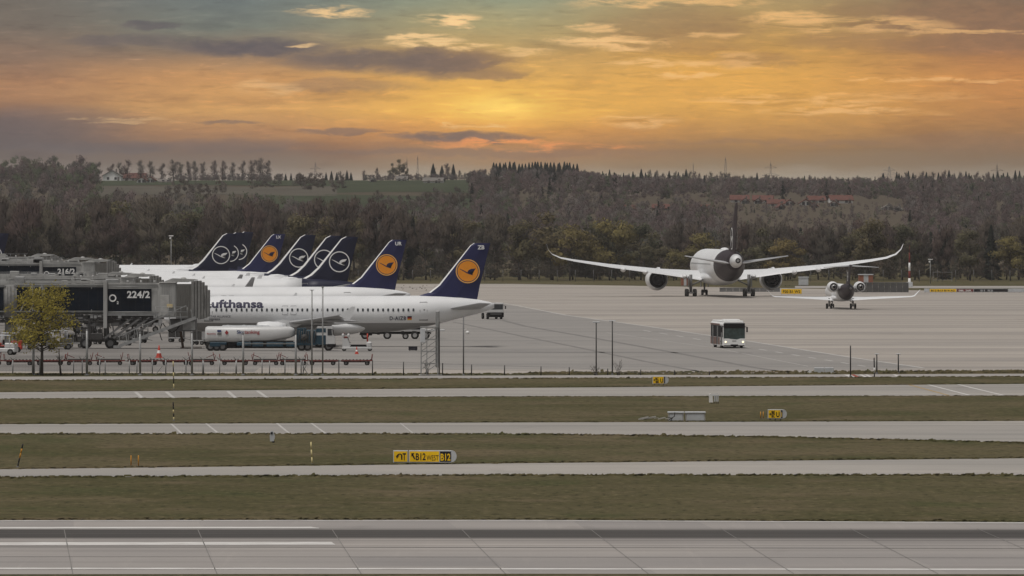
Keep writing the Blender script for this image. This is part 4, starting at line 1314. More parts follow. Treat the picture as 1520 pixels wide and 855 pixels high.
def narrowbody(label, loc, old, tailcode=None, yaw=0.0, windows=False, name_text=True, reg=None, sharklet=False, full=True, dark_rear=None, group='airliners parked nose in along the gates'):
    root = thing('parked_airliner', label, 'airliner', loc, yaw, group)
    cz, ry, rz = 3.72, 1.975, 2.07
    st = [(0.0, 3.22, 0.05, 0.05), (0.25, 3.24, 0.42, 0.42), (0.8, 3.30, 0.85, 0.82), (1.8, 3.42, 1.32, 1.30), (3.0, 3.55, 1.66, 1.68), (4.4, 3.66, 1.87, 1.93), (6.2, cz, ry, rz),
          (12.0, cz, ry, rz), (18, cz, ry, rz), (24.0, cz, ry, rz), (26.5, 3.80, 1.95, 2.0), (29.0, 3.98, 1.82, 1.84), (31.5, 4.22, 1.50, 1.52), (33.8, 4.45, 1.08, 1.14), (35.6, 4.58, 0.72, 0.80), (36.8, 4.64, 0.42, 0.50), (37.45, 4.66, 0.20, 0.26)]
    def prof(x, z):
        c_, a, b = st_interp(st, x)
        q = max(0.0, 1 - ((z - c_) / b) ** 2)
        return a * math.sqrt(q)
    body = MB()
    rear = 31.0 if not old else 99
    front = [s for s in st if s[0] <= rear]
    body.rings(fuselage_rings(front), 0)
    if not old:
        body.rings(fuselage_rings([s for s in st if s[0] >= 29.0]), 1)
        body.v = [(x, y * (1.004 if x >= 29.0 and i > 0 else 1), z) for i, (x, y, z) in enumerate(body.v)]
    # belly fairing between the wings
    fr = []
    for x, k in ((10.6, .05), (11.6, .6), (13, .92), (15, 1), (18.5, 1), (20.5, .9), (22, .55), (23, .05)):
        fr.append([(x, math.sin(2 * PI * i / 16) * (1.2 + 0.95 * k), 2.35 - 0.1 + math.cos(2 * PI * i / 16) * (0.30 + 0.72 * k)) for i in range(16)])
    fus = body.build('fuselage', [M['oldwhite'] if old else M['white'], M['deepnavy']], root)
    MB().rings(fr, 0).build('belly_fairing', M['white'], root)
    # fin
    le = [(28.6, 5.72), (30.0, 6.15), (31.1, 6.98), (34.72, 11.50), (35.15, 11.78)]
    te = [(35.5, 5.35), (35.62, 5.9), (35.8, 6.9), (36.92, 11.45), (37.02, 11.76)]
    if not old:
        le = [(28.9, 5.70), (30.1, 6.35), (31.2, 7.35), (34.55, 11.45), (35.25, 11.80)]
    fm = fin_mesh(le, te, [0.28, 0.27, 0.25, 0.16, 0.10], True, 0.045 if old else 0.075)
    fin = fm.build('fin', [M['navy'] if old else M['deepnavy'], M['markwhite']], root)
    if old:
        emblem(fin, 34.45, 8.58, 1.36, -0.26, True)
    else:
        emblem(fin, 34.35, 8.20, 1.50, -0.27, False)
    if tailcode:
        vs, fs, w = text_polys(tailcode, 0.62, 0.02)
        mb = MB(); mb.add([(35.95 - w / 2 + a, -0.20, 11.08 + b) for a, b in vs], fs, 0)
        mb.build('tail_lettering', M['markwhite'], fin)
    # tailplanes and wings
    for s_ in (-1, 1):
        MB().rings(wing_rings([(0.5, 31.9, 4.0, 4.28, .10), (1.2, 32.4, 3.6, 4.36, .10), (6.2, 35.5, 1.6, 4.98, .09)], s_)).build('tailplane', M['wing'], root)
        secs = [(1.2, 11.6, 7.6, 2.35, .12), (1.9, 12.1, 7.0, 2.42, .12), (6.4, 14.6, 4.1, 2.86, .11), (11.5, 17.3, 2.9, 3.30, .10), (16.6, 20.0, 1.7, 3.78, .09)]
        if sharklet:
            secs += [(17.2, 20.5, 1.5, 3.98, .08), (17.6, 21.2, 1.2, 4.6, .08), (17.9, 22.3, 0.5, 6.1, .08)]
        wg = MB().rings(wing_rings(secs, s_)).build('wing', M['wing'], root)
        for fy, fx in ((4.0, 17.0), (8.6, 18.4), (12.6, 19.9)):
            f = MB()
            zb = float(np.interp(fy, [q[0] for q in secs[:5]], [q[3] for q in secs[:5]])) - 0.30
            f.lathe([(-1.6, 0.02), (-1.0, .16), (0.2, .2), (1.5, .12), (2.4, .02)], (fx, s_ * fy, zb), 'X', 8, 0, True)
            f.build('flap_fairing', M['wing'], wg)
        if not sharklet:
            MB().prism([(20.2, 3.70), (21.3, 3.2), (21.75, 3.8), (22.0, 4.75), (21.6, 4.75)], 'XZ', s_ * 16.62 - .04, s_ * 16.62 + .04).build('wing_fence', M['white'], wg)
        e = MB()
        ex, ey, ez = 10.7, s_ * 5.75, 1.80
        e.lathe([(0.25, .82), (0.0, .95), (0.18, 1.08), (1.2, 1.18), (2.4, 1.12), (3.3, .92), (3.3, .86), (2.0, .8)], (ex, ey, ez), 'X', 24, 0)
        e.lathe([(2.6, .66), (3.6, .6), (4.2, .42), (4.2, .36)], (ex, ey, ez), 'X', 20, 1)
        e.lathe([(3.4, .36), (4.3, .26), (5.0, .02)], (ex, ey, ez), 'X', 14, 1)
        e.lathe([(0.9, .84), (0.9, .02)], (ex, ey, ez), 'X', 24, 2)
        e.prism([(1.0, 1.0), (3.0, 1.35), (5.4, 1.0), (4.4, .5), (1.5, .8)], 'XZ', -.12, .12, 0)
        o = len(e.v) - 10
        e.v[o:] = [(x + ex, y + ey, z + ez) for x, y, z in e.v[o:]]
        e.build('engine', [M['white'], M['metal'], M['dark']], root)
        gear(root, 17.7, s_ * 3.8, 2.3, 0.58, [(0, -.46), (0, .46)])
    gear(root, 5.0, 0, 2.0, 0.38, [(0, -.25), (0, .25)])
    MB().box(4.3, 5.9, -0.75, -0.70, 0.85, 1.75, 0, .02).build('gear_door', M['white'], root)
    # cockpit glazing
    ck = MB()
    for a0, a1 in ((-62, -38), (-36, -13), (-11, 11), (13, 36), (38, 62)):
        q = []
        for x, z in ((1.55, 4.02), (2.35, 4.58)):
            c_, a, b = st_interp(st, x)
            for an in ((a0, a1) if z < 4.3 else (a1, a0)):
                k = math.sin(R(an)) * 1.35
                yy = k
                xx = x + 0.55 * (abs(k) / 1.3) ** 2
                pw = prof(xx, z)
                yy = max(-pw, min(pw, k)) * 1.012
                q.append((xx - 0.03, yy, z + 0.02))
        ck.add(q, [(0, 1, 2, 3)], 0)
    ck.build('cockpit_window', M['glass'], root)
    for x0, w, z0, z1 in ((4.7, .84, 2.95, 4.85), (29.05, .80, 3.06, 5.10)):
        d = MB()
        for k in (0, 1):
            xx = x0 + k * w
            d.tube((xx, -(prof(xx, z0) + .004), z0), (xx, -(prof(xx, (z0 + z1) / 2) + .008), (z0 + z1) / 2), .034, None, 5)
            d.tube((xx, -(prof(xx, (z0 + z1) / 2) + .008), (z0 + z1) / 2), (xx, -(prof(xx, z1) + .004), z1), .034, None, 5)
        d.bar((x0 - .1, -(prof(x0, z0) + .02), z0), (x0 + w + .1, -(prof(x0 + w, z0) + .02), z0), .06, .09, 1)
        d.tube((x0, -(prof(x0, z1) + .004), z1), (x0 + w, -(prof(x0 + w, z1) + .004), z1), .034, None, 5)
        d.lathe([(-.02, .09), (-.021, .001)], (x0 + w * .6, -(prof(x0, 4.2) + .02), 4.22), 'Y', 8, 1, False)
        d.build('cabin_door', [M['seam'], M['strut']], root)
    if windows:
        wm = MB()
        wm.prism([(-.11, -.12), (-.06, -.17), (.06, -.17), (.11, -.12), (.11, .12), (.06, .17), (-.06, .17), (-.11, .12)], 'XZ', -0.012, 0.012)
        first = None
        for i in range(40):
            x = 6.0 + i * 0.572
            if i in (14, 16):
                x += 0.05
            if first is None:
                first = wm.build('cabin_window', M['glass'], root)
                o = first
            else:
                o = first.copy(); C.objects.link(o); o.parent = root
            o.location = (x, -(prof(x, 4.22) + 0.004), 4.22)
            o.rotation_euler = (-math.asin(min(1, (4.22 - cz) / rz)) * .9, 0, 0)
        for x0 in (13.45, 14.42):
            eo = MB()
            pts = [(x0, 3.72), (x0 + .62, 3.72), (x0 + .62, 4.68), (x0, 4.68), (x0, 3.72)]
            pts = [(a, -(prof(a, b) + .004), b) for a, b in pts]
            eo.path(pts, .024, 4).build('overwing_exit', M['seam'], root)
    if name_text:
        if old:
            wrap_text(root, 'airline_lettering', 'Lufthansa', 4.62, 4.50, 1.22, M['letter'], prof, 0.042, 1.02, 1.42)
        else:
            wrap_text(root, 'airline_lettering', 'Lufthansa', 5.2, 3.95, 2.0, M['letter'], prof, 0.05, 1.0, 1.3)
    if reg:
        wrap_text(root, 'registration_lettering', reg, 25.62, 3.06, 0.60, M['letter'], prof, 0.012, 1.15, 0.88)
        wrap_text(root, 'slogan_lettering', 'STAR ALLIANCE', 5.2, 3.36, 0.34, M['letter'], prof, 0.0, 1.0, 1.0)
        wrap_text(root, 'slogan_lettering', 'MEMBER', 5.2, 3.02, 0.34, M['letter'], prof, 0.0, 1.0, 1.0)
        fl = MB()
        for k, mi in ((2, 0), (1, 1), (0, 2)):
            z0 = 3.06 + k * .15
            fl.add([(27.62, -(prof(27.62, z0) + .02), z0), (28.12, -(prof(28.12, z0) + .02), z0), (28.12, -(prof(28.12, z0 + .15) + .02), z0 + .15), (27.62, -(prof(27.62, z0 + .15) + .02), z0 + .15)], [(0, 1, 2, 3)], mi)
        fl.build('flag', [M['black'], mat('flag red', lin((176, 34, 34))), mat('flag gold', lin((222, 170, 40)))], root)
    an = MB()
    an.prism([(0, 0), (.45, 0), (.5, .38), (.32, .38)], 'XZ', -.03, .03)
    an.build('antenna', M['white'], root, (14.6, 0, cz + rz - .02))
    if not old:
        an2 = MB().lathe([(-1.2, .02), (-.6, .5), (.4, .62), (1.2, .4), (1.7, .02)], (0, 0, 0), 'X', 14)
        an2.v = [(x, y, z * .55) for x, y, z in an2.v]
        an2.build('antenna_dome', M['white'], root, (27.0, 0, cz + rz - .08))
    return root

def park(px_te, d, **kw):
    """px_te: photo column of the fin's upper trailing corner (37.02 m behind the nose)"""
    x = WX(px_te, d) - 37.02
    return narrowbody(loc=(x, d, 0), **kw)

park(728, 978, label='front airliner of the parked row, orange crane emblem and ZB on its navy fin', old=True, tailcode='ZB', windows=True, reg='D-AIZB')
park(604, 1098, label='second parked airliner, orange crane emblem and UR on its navy fin', old=True, tailcode='UR', windows=True)
g_ = park(531.5, 1235, label='parked airliner, full white crane ring on dark fin nearest the UR fin', old=False, sharklet=True)
park(507.5, 1290, label='parked airliner whose white crane ring is half hidden by the fin in front', old=False, sharklet=True)
park(469, 1340, label='parked airliner with white crane ring fin just behind the orange LX fin', old=False)
park(423.5, 1395, label='distant parked airliner with orange crane emblem and LX on its blue fin', old=True, tailcode='LX')
park(352, 1432, label='parked airliner whose complete white crane ring fin overlaps two more dark fins', old=False)
park(364.5, 1500, label='parked airliner with middle one of three overlapping dark fins', old=False, name_text=False)
park(376.5, 1560, label='parked airliner with rearmost of three overlapping dark fins, its white fuselage highest', old=False)
park(13.5, 1440, label='parked airliner of which only a dark fin shows above the jet bridges', old=False, name_text=False)

# ---------------------------------------------------------------- the big twin jet taxiing away
def widebody(loc, yaw):
    root = thing('taxiing_widebody', 'large white twin engine jet with dark tail taxiing away towards the forest', 'airliner', loc, yaw)
    cz, ry, rz = 5.55, 2.98, 3.05
    # local axes: nose towards +y, tail towards -y, origin on the ground between the main gears
    st = [(34.0, 4.9, .1, .1), (33.2, 4.95, 1.0, 1.0), (31.0, 5.2, 2.0, 2.05), (27.5, 5.45, 2.8, 2.85), (24.0, cz, ry, rz), (0, cz, ry, rz), (-12.0, cz, ry, rz), (-15.0, 5.62, 2.92, 2.98), (-16.6, 5.74, 2.82, 2.88), (-19.0, 5.92, 2.62, 2.68), (-23.0, 6.25, 2.10, 2.22), (-26.5, 6.50, 1.55, 1.70), (-29.0, 6.62, 1.15, 1.25), (-31.2, 6.68, .78, .85), (-32.6, 6.70, .42, .50)]
    rr = lambda ss: [[(math.sin(2 * PI * i / 32) * a, y, c_ + math.cos(2 * PI * i / 32) * b) for i in range(32)] for y, c_, a, b in ss]
    b = MB()
    b.rings(rr([s for s in st if s[0] >= -16.6]), 0)
    b.rings(rr([(y, c_, a * 1.002, q * 1.002) for y, c_, a, q in st if -29.0 <= y <= -16.6]), 1)
    b.rings(rr([s for s in st if s[0] <= -29.0]), 0)
    fr = []
    for y, k in ((13, .05), (11, .6), (7, 1), (-3, 1), (-7, .6), (-9, .05)):
        fr.append([(math.sin(2 * PI * i / 20) * (1.8 + 1.35 * k), y, 3.5 + math.cos(2 * PI * i / 20) * (.6 + .85 * k)) for i in range(20)])
    b.rings(fr, 0)
    b.build('fuselage', [M['white'], M['dusk']], root)
    MB().lathe([(-32.6, .46), (-32.9, .40), (-32.7, .26), (-32.0, .22), (-32.0, .01)], (0, 0, 6.70), 'Y', 16).build('exhaust', M['dark'], root)
    # windows along the near side
    wm = MB(); wm.prism([(-.10, -.13), (.10, -.13), (.10, .13), (-.10, .13)], 'YZ', -.006, .006)
    first = None
    for i in range(58):
        y = 24 - i * 0.64
        a = 5.95
        q = st_interp([(-s[0],) + tuple(s[1:]) for s in st], -y)
        xx = -q[1] * math.sqrt(max(0, 1 - ((a - q[0]) / q[2]) ** 2)) - .01
        if first is None:
            first = wm.build('cabin_window', M['seam'], root); o = first
        else:
            o = first.copy(); C.objects.link(o); o.parent = root
        o.location = (xx, y, a)
    sw = lambda mb: mb
    # fin (built along x = -y, then turned)
    le = [(17.5, 8.45), (20.0, 8.9), (21.6, 9.6), (28.6, 16.6), (29.3, 17.05)]
    te = [(27.6, 7.9), (28.0, 8.8), (28.4, 9.8), (31.3, 16.4), (31.5, 17.0)]
    fm = fin_mesh(le, te, [.45, .43, .40, .22, .12], mats_le=True)
    fm.v = [(y, -x, z) for x, y, z in fm.v]
    fin = fm.build('fin', [M['dusk'], M['markwhite']], root)
    for s_ in (-1, 1):
        mb = MB(); ring_poly(25.6, 10.6, 1.75, 1.98, 0.0, -.02, mb, 0)
        mb.prism([(25.6 + a * 1.7, 10.6 + q * 1.7) for a, q in CRANE], 'XZ', -.024, -.004, 0)
        mb.v = [(s_ * (.40 - y), -x, z) for x, y, z in mb.v]
        mb.build('emblem', [M['markwhite']], fin)
        tp = MB().rings(wing_rings([(.6, 22.6, 6.3, 6.15, .1), (1.6, 23.4, 5.6, 6.25, .1), (9.2, 29.0, 2.2, 7.50, .09)], s_))
        tp.v = [(y, -x, z) for x, y, z in tp.v]
        tp.build('tailplane', M['wing'], root)
        secs = [(2.2, -14.8, 13.5, 3.7, .11), (3.2, -13.6, 12.4, 3.8, .11), (10.5, -7.9, 7.4, 4.55, .10), (20.0, -1.2, 5.0, 5.62, .09), (27.0, 3.7, 3.2, 6.62, .08), (29.6, 5.6, 2.4, 7.1, .08), (31.2, 7.1, 1.7, 7.75, .08), (32.0, 8.4, 1.1, 8.6, .08), (32.35, 9.5, .5, 9.6, .08)]
        wg = MB().rings(wing_rings(secs, s_, 0.10))
        wg.v = [(y, -x, z) for x, y, z in wg.v]
        wg = wg.build('wing', M['white'], root)
        for fy in (6.3, 13.6, 17.8):
            zb = float(np.interp(fy, [q[0] for q in secs], [q[3] for q in secs])) - .45
            xt = float(np.interp(fy, [q[0] for q in secs], [q[1] + q[2] for q in secs]))
            MB().lathe([(4.4, .03), (3.0, .34), (0.8, .48), (-.8, .36), (-1.7, .03)], (s_ * fy, -xt, zb), 'Y', 10).build('flap_fairing', M['white'], wg)
        e = MB()
        ex, ey, ez = s_ * 10.5, 11.0, 3.05
        e.lathe([(2.2, 1.62), (2.5, 1.78), (2.2, 1.92), (.4, 2.04), (-1.6, 1.92), (-3.1, 1.70), (-3.1, 1.62), (-1.4, 1.50)], (ex, ey, ez), 'Y', 32, 0)
        e.lathe([(-1.6, 1.44), (-1.6, 1.0)], (ex, ey, ez), 'Y', 32, 2, False)
        e.lathe([(-1.2, 1.05), (-3.3, .98), (-4.6, .72), (-4.6, .66), (-3.4, .6)], (ex, ey, ez), 'Y', 24, 2)
        e.lathe([(-3.5, .62), (-4.7, .42), (-5.7, .03)], (ex, ey, ez), 'Y', 18, 2)
        e.lathe([(1.2, 1.62), (1.2, .02)], (ex, ey, ez), 'Y', 32, 2, False)
        e.prism([(ey + 1.5, ez + 1.9), (ey - 3.5, ez + 2.25), (ey - 6.5, ez + 1.6), (ey - 2.6, ez + .9)], 'YZ', ex - .22, ex + .22, 0)
        e.build('engine', [M['white'], M['metal'], M['dark']], root)
        g = MB()
        gx_ = s_ * 5.3
        g.tube((gx_, 0, .7), (gx_, 0, 4.0), .26, .3, 10)
        g.tube((gx_, 0, 2.0), (s_ * 2.6, .2, 3.3), .13, None, 8)
        g.tube((gx_, -.9, .7), (gx_, .9, .7), .16, None, 8)
        g.box(gx_ + s_ * .45 - .04, gx_ + s_ * .45 + .04, -.9, .9, 1.7, 3.7, 0)
        for q in (-.9, .9):
            g.tube((gx_ - .75, q, .7), (gx_ + .75, q, .7), .12, None, 8)
        gl = g.build('landing_gear', M['strut'], root)
        for q in (-.9, .9):
            for w in (-.72, .72):
                MB().wheel((0, 0, 0), .70, .52, 'X').build('wheel', [M['rubber'], M['metal']], gl, (gx_ + w, q, .70))
    g = MB(); g.tube((0, 28.7, .5), (0, 28.7, 3.6), .16, .2, 8)
    g.tube((-.4, 28.7, .5), (.4, 28.7, .5), .08, None, 8)
    g.box(-.7, -.64, 27.6, 29.6, 1.5, 2.9); g.box(.64, .7, 27.6, 29.6, 1.5, 2.9)
    gl = g.build('landing_gear', M['strut'], root)
    for w in (-.38, .38):
        MB().wheel((0, 0, 0), .52, .4, 'X').build('wheel', [M['rubber'], M['metal']], gl, (w, 28.7, .52))
    an2 = MB().lathe([(-1.6, .02), (-.8, .7), (.6, .8), (1.6, .5), (2.1, .02)], (0, 0, 0), 'Y', 14)
    an2.v = [(x, y, z * .5) for x, y, z in an2.v]
    an2.build('antenna_dome', M['white'], root, (0, -9, cz + rz - .05))
    return root
dA = depth(440.2)
widebody((WX(1068.5, dA), dA, 0), R(4.3))

# ---------------------------------------------------------------- the small regional jet behind it
def regional(loc, yaw):
    root = thing('regional_jet', 'small white regional jet with two engines on its dark tail, taxiing away', 'airliner', loc, yaw)
    cz, r = 2.62, 1.35
    st = [(19.0, 2.2, .05, .05), (18.4, 2.25, .5, .5), (17.0, 2.42, .95, .95), (15.0, 2.56, 1.25, 1.25), (13.0, cz, r, r), (0, cz, r, r), (-6.0, cz, r, r), (-9.0, 2.76, 1.28, 1.28), (-12.0, 3.05, 1.0, 1.05), (-14.5, 3.25, .68, .75), (-16.2, 3.36, .34, .42), (-16.9, 3.40, .12, .16)]
    rr = lambda ss: [[(math.sin(2 * PI * i / 28) * a, y, c_ + math.cos(2 * PI * i / 28) * b) for i in range(28)] for y, c_, a, b in ss]
    b = MB()
    b.rings(rr([s for s in st if s[0] >= -9.0]), 0)
    b.rings(rr([(y, c_, a * 1.003, q * 1.003) for y, c_, a, q in st if y <= -9.0]), 1)
    fr = []
    for y, k in ((7, .05), (5, .7), (0, 1), (-4, .7), (-5.5, .05)):
        fr.append([(math.sin(2 * PI * i / 16) * (.8 + .75 * k), y, 1.75 + math.cos(2 * PI * i / 16) * (.25 + .35 * k)) for i in range(16)])
    b.rings(fr, 0)
    b.build('fuselage', [M['white'], M['dusk']], root)
    MB().lathe([(-16.9, .16), (-17.05, .12), (-16.6, .01)], (0, 0, 3.40), 'Y', 12).build('exhaust', M['metal'], root)
    le = [(9.2, 3.9), (10.2, 4.3), (11.0, 4.7), (15.2, 6.7), (15.6, 6.85)]
    te = [(15.4, 3.7), (15.6, 4.2), (15.8, 4.7), (17.4, 6.6), (17.5, 6.8)]
    fm = fin_mesh(le, te, [.2, .2, .2, .16, .12]); fm.v = [(y, -x, z) for x, y, z in fm.v]
    fin = fm.build('fin', [M['dusk'], M['markwhite']], root)
    MB().lathe([(-14.6, .02), (-15.2, .2), (-17.2, .24), (-18.3, .03)], (0, 0, 6.88), 'Y', 10).build('fin_cap', M['dusk'], fin)
    for s_ in (-1, 1):
        mb = MB(); ring_poly(14.0, 5.2, .62, .72, 0, -.01, mb, 0)
        mb.prism([(14.0 + a * .6, 5.2 + q * .6) for a, q in CRANE], 'XZ', -.014, -.002, 0)
        mb.v = [(s_ * (.20 - y), -x, z) for x, y, z in mb.v]
        mb.build('emblem', [M['markwhite']], fin)
        tp = MB().rings(wing_rings([(.1, 15.0, 2.6, 6.86, .1), (4.3, 17.3, 1.3, 6.66, .09)], s_)); tp.v = [(y, -x, z) for x, y, z in tp.v]
        tp.build('tailplane', M['wing'], root)
        secs = [(.9, -4.2, 5.4, 1.52, .11), (1.4, -3.9, 5.0, 1.55, .11), (4.0, -1.5, 3.2, 1.66, .11), (10.9, 2.9, 1.5, 1.98, .09), (11.3, 3.3, 1.3, 2.12, .09), (12.1, 4.5, .6, 3.05, .08)]
        wg = MB().rings(wing_rings(secs, s_, 0.07)); wg.v = [(y, -x, z) for x, y, z in wg.v]
        wg = wg.build('wing', M['white'], root)
        e = MB()
        ex, ey, ez = s_ * 2.12, -9.0, 3.55
        e.lathe([(2.0, .62), (2.2, .70), (2.0, .78), (.6, .86), (-1.0, .82), (-1.9, .68), (-1.9, .62), (-.8, .58)], (ex, ey, ez), 'Y', 24, 0)
        e.lathe([(-.9, .6), (-.9, .4)], (ex, ey, ez), 'Y', 24, 2, False)
        e.lathe([(-.7, .42), (-2.0, .40), (-2.6, .28), (-2.6, .24)], (ex, ey, ez), 'Y', 18, 1)
        e.lathe([(-2.0, .24), (-2.7, .14), (-3.0, .01)], (ex, ey, ez), 'Y', 12, 2)
        e.lathe([(1.6, .64), (1.6, .01)], (ex, ey, ez), 'Y', 24, 2, False)
        e.prism([(-8.0, 3.65), (-10.2, 3.65), (-10.2, 3.30), (-8.0, 3.30)], 'YZ', min(s_ * .9, s_ * 1.5), max(s_ * .9, s_ * 1.5), 0)
        e.build('engine', [M['white'], M['metal'], M['dark']], root)
        g = MB(); gx_ = s_ * 1.9
        g.tube((gx_, 0, .42), (gx_, 0, 1.7), .12, .14, 8); g.tube((gx_, 0, .9), (s_ * 1.1, 0, 1.5), .06, None, 6)
        g.tube((gx_ - .36, 0, .42), (gx_ + .36, 0, .42), .07, None, 6)
        gl = g.build('landing_gear', M['strut'], root)
        for w in (-.34, .34):
            MB().wheel((0, 0, 0), .43, .3, 'X').build('wheel', [M['rubber'], M['metal']], gl, (gx_ + w, 0, .43))
    g = MB(); g.tube((0, 16.0, .3), (0, 16.0, 1.6), .08, .1, 8)
    gl = g.build('landing_gear', M['strut'], root)
    for w in (-.2, .2):
        MB().wheel((0, 0, 0), .3, .2, 'X').build('wheel', [M['rubber'], M['metal']], gl, (w, 16.0, .3))
    return root
dB = depth(458.3)
regional((WX(1248.5, dB), dB, 0), R(2.9))

# ================================================================ JET BRIDGES
def flat_text(mb, txt, x, z, size, y, bold=0.01, mi=0, spacing=1.0, sx=1.0, right=False):
    vs, fs, w = text_polys(txt, size, bold, spacing, sx)
    if right:
        x = x - w
    mb.add([(x + a, y, z + b) for a, b in vs], fs, mi)
    return w

def jet_bridge(d, px_cab, label, number, px_left=-420, zoff=0.0, y_turn=0.0, o2=True, joint=152, tunnel_len=None):
    """a passenger bridge standing along the picture: cab end at photo column px_cab when seen from its front"""
    s = F / d
    k = 13.22                         # the front bridge was measured at this many photo pixels to the metre
    xc = WX(px_cab, d)
    root = thing('jet_bridge', label, 'jet bridge', (xc, d, 0), y_turn, 'passenger jet bridges of the terminal')
    L = lambda m: -m                 # distance back from the cab's nose, in metres
    zt, zb = 7.33 + zoff, 3.85 + zoff
    far = (px_cab - px_left) / s
    xj = -(310 - 157) / k             # the joint between the two tunnels
    # inner (rear, smaller) tunnel and outer tunnel
    t = MB()
    t.box(-far, xj + .35, -1.30, 1.30, zb + .22, zt - .18, 0, .05)
    for i in range(int(far / 3.2)):
        x = xj - 1.5 - i * 3.2
        if x < -far + .5:
            break
        t.box(x - .05, x + .05, -1.36, -1.30, zb + .2, zb + .55); t.box(x - .05, x + .05, -1.36, -1.30, zt - .62, zt - .16)
    t.box(-far, xj, -1.40, -1.28, zb - .02, zb + .20, 1); t.box(-far, xj, -1.40, -1.28, zt - .18, zt - .02, 0)
    t.build('inner_tunnel', [M['brgrey'], M['darksteel']], root)
    p = MB()
    pz0, pz1 = zb + .42, zt - .45
    p.box(-(310 - 108) / k - 3.0, xj + .0, -1.352, -1.315, pz0, pz1)
    p.box(-far + 1.2, -(310 - 108) / k - 3.3, -1.352, -1.315, pz0, pz1)
    p.build('advertising_panel', M['panel'], root)
    t = MB()
    xe = -(310 - 236) / k
    t.box(xj, xe + .4, -1.55, 1.55, zb, zt, 0, .06)
    t.box(xj, xe + .4, -1.66, -1.53, zb - .16, zb + .14, 1); t.box(xj, xe + .4, -1.64, -1.53, zt - .14, zt + .05, 0)
    t.build('outer_tunnel', [M['brgrey'], M['galv']], root)
    p = MB()
    p.box(-(310 - 161.5) / k, -(310 - 226) / k, -1.600, -1.565, zb + .35, zt - .62)
    pn = p.build('advertising_panel', M['panel'], root)
    lt = MB()
    if number:
        flat_text(lt, number, -(310 - 223.5) / k, zt - 1.62, 1.05, -1.615, 0.035, 0, 1.05, 1.02, True)
    if number:
        lt.build('lettering', M['markwhite'], pn)
    lt = MB()
    if o2:
        zc = zb + 1.82
        xo = -(310 - 168.5) / k
        ring = MB(); ring_poly(xo, zc, .27, .42, -1.612, -1.618, lt, 0, 28)
        flat_text(lt, '2', xo + .46, zc - .66, .42, -1.615, 0.015)
    lt.build('logo', M['markwhite'], pn)
    # a portal of posts round the joint
    g = MB()
    for y in (-1.85, 1.75):
        g.box(xj - .16, xj + .26, y - .05, y + .12, zb - 1.55, zt + .28, 0, .02)
    g.box(xj - .16, xj + .26, -1.80, 1.70, zt + .08, zt + .28, 0, .02)
    g.build('portal_frame', M['brgrey'], root)
    # conduits, rib lines and small fittings on the cladding
    cd_ = MB()
    for z in (zb + .30, zt - .34):
        cd_.tube((-far, -1.44, z), (xj - .3, -1.44, z), .045, None, 6); cd_.tube((xj + .4, -1.70, z - .02), (xe, -1.70, z - .02), .045, None, 6)
    for i in range(7):
        x = x_ = xe + .45 + i * .26
        cd_.box(x - .015, x + .015, -1.715, -1.68, zb - .2, zt, 0)
    for i in range(24):
        x = xj - .8 - i * 1.05
        if x < -far:
            break
        cd_.box(x - .02, x + .02, -1.365, -1.352, pz0, pz1, 1)
    for i in range(6):
        x = xj + .9 + i * .85
        cd_.box(x - .015, x + .015, -1.612, -1.60, zb + .35, zt - .62, 1)
    rq = random.Random(int(d) + 9)
    for i in range(14):
        x = xe - rq.random() * min(22, far - 4); w = rq.uniform(.08, .22)
        cd_.box(x - w, x + w, -1.95, -1.66, zb - rq.uniform(.2, .5), zb - .12, 0)
    pts_ = [(xe - i * .8, -1.75, zb - .32 - .14 * (i % 3)) for i in range(22) if xe - i * .8 > -far]
    cd_.path(pts_, .05, 5, 1)
    cd_.build('conduit', [M['galv'], M['black']], root)
    # rooftop rails, cable trays and small units
    u = MB()
    u.box(-far, xj, -.95, -.80, zt + .02, zt + .26); u.box(-far, xj, .80, .95, zt + .02, zt + .26)
    rr = random.Random(int(d))
    for i in range(9):
        x = xj - 1 - rr.random() * min(26, far - 3)
        w = rr.uniform(.3, .8)
        u.box(x - w, x + w, -.5, .3, zt - .18, zt + rr.uniform(.15, .55), 0, .04)
    for i in range(4):
        x = xj + 1 + i * 1.5
        u.tube((x, -.3, zt), (x, -.3, zt + .32), .16, .12, 8)
    u.tube((xj - 12, -1.0, zt), (xj - 12, -1.0, zt + 1.0), .05, .05, 6)
    for i in range(7):
        x = xe - 1.2 - rr.random() * min(24, far - 4)
        w = rr.uniform(.35, .75)
        u.box(x - w, x + w, -1.1, rr.uniform(-.5, .4), zt - .1, zt + rr.uniform(.3, .75), i % 2, .05)
    for i in range(10):
        x = xe - .5 - i * 2.3
        if x > -far:
            u.tube((x, -1.3, zt - .1), (x, -1.3, zt + .55), .03, None, 5, 1)
    u.tube((-min(far, 22), -1.3, zt + .52), (xe, -1.3, zt + .52), .03, None, 5, 1)
    u.build('roof_unit', [M['brgrey'], M['galv']], root)
    # cab: grey box, dark folding side wall, ribbed hood
    c = MB()
    x0, x1, x2 = xe - .05, -(310 - 262) / k, -(310 - 284) / k
    c.box(x0, x1, -1.68, 1.68, zb - .25, zt + .02, 0, .05)
    c.box(x0 + .15, x1 + .05, -1.80, 1.80, zt + .02, zt + .12, 0, .03)
    c.prism([(x0 + .5, zt + .12), (x2 - .3, zt + .12), (x2 + .8, zt + .42), (x0 + 1.6, zt + .55)], 'XZ', -1.5, 1.5, 0)
    c.lathe([(zt + .40, .36), (zt + .60, .30), (zt + .68, .05)], ((x1 + x2) / 2, -.9, 0), 'Z', 12, 0)
    c.build('cab', [M['brgrey']], root)
    c = MB()
    n = 16
    for i in range(n):
        a0, a1 = x1 + (x2 - x1) * i / n, x1 + (x2 - x1) * (i + 1) / n
        c.box(a0, a1, -1.62 - (.07 if i % 2 else 0), 1.62, zb - .45, zt - .10)
    c.build('folding_wall', M['brdark'], root)
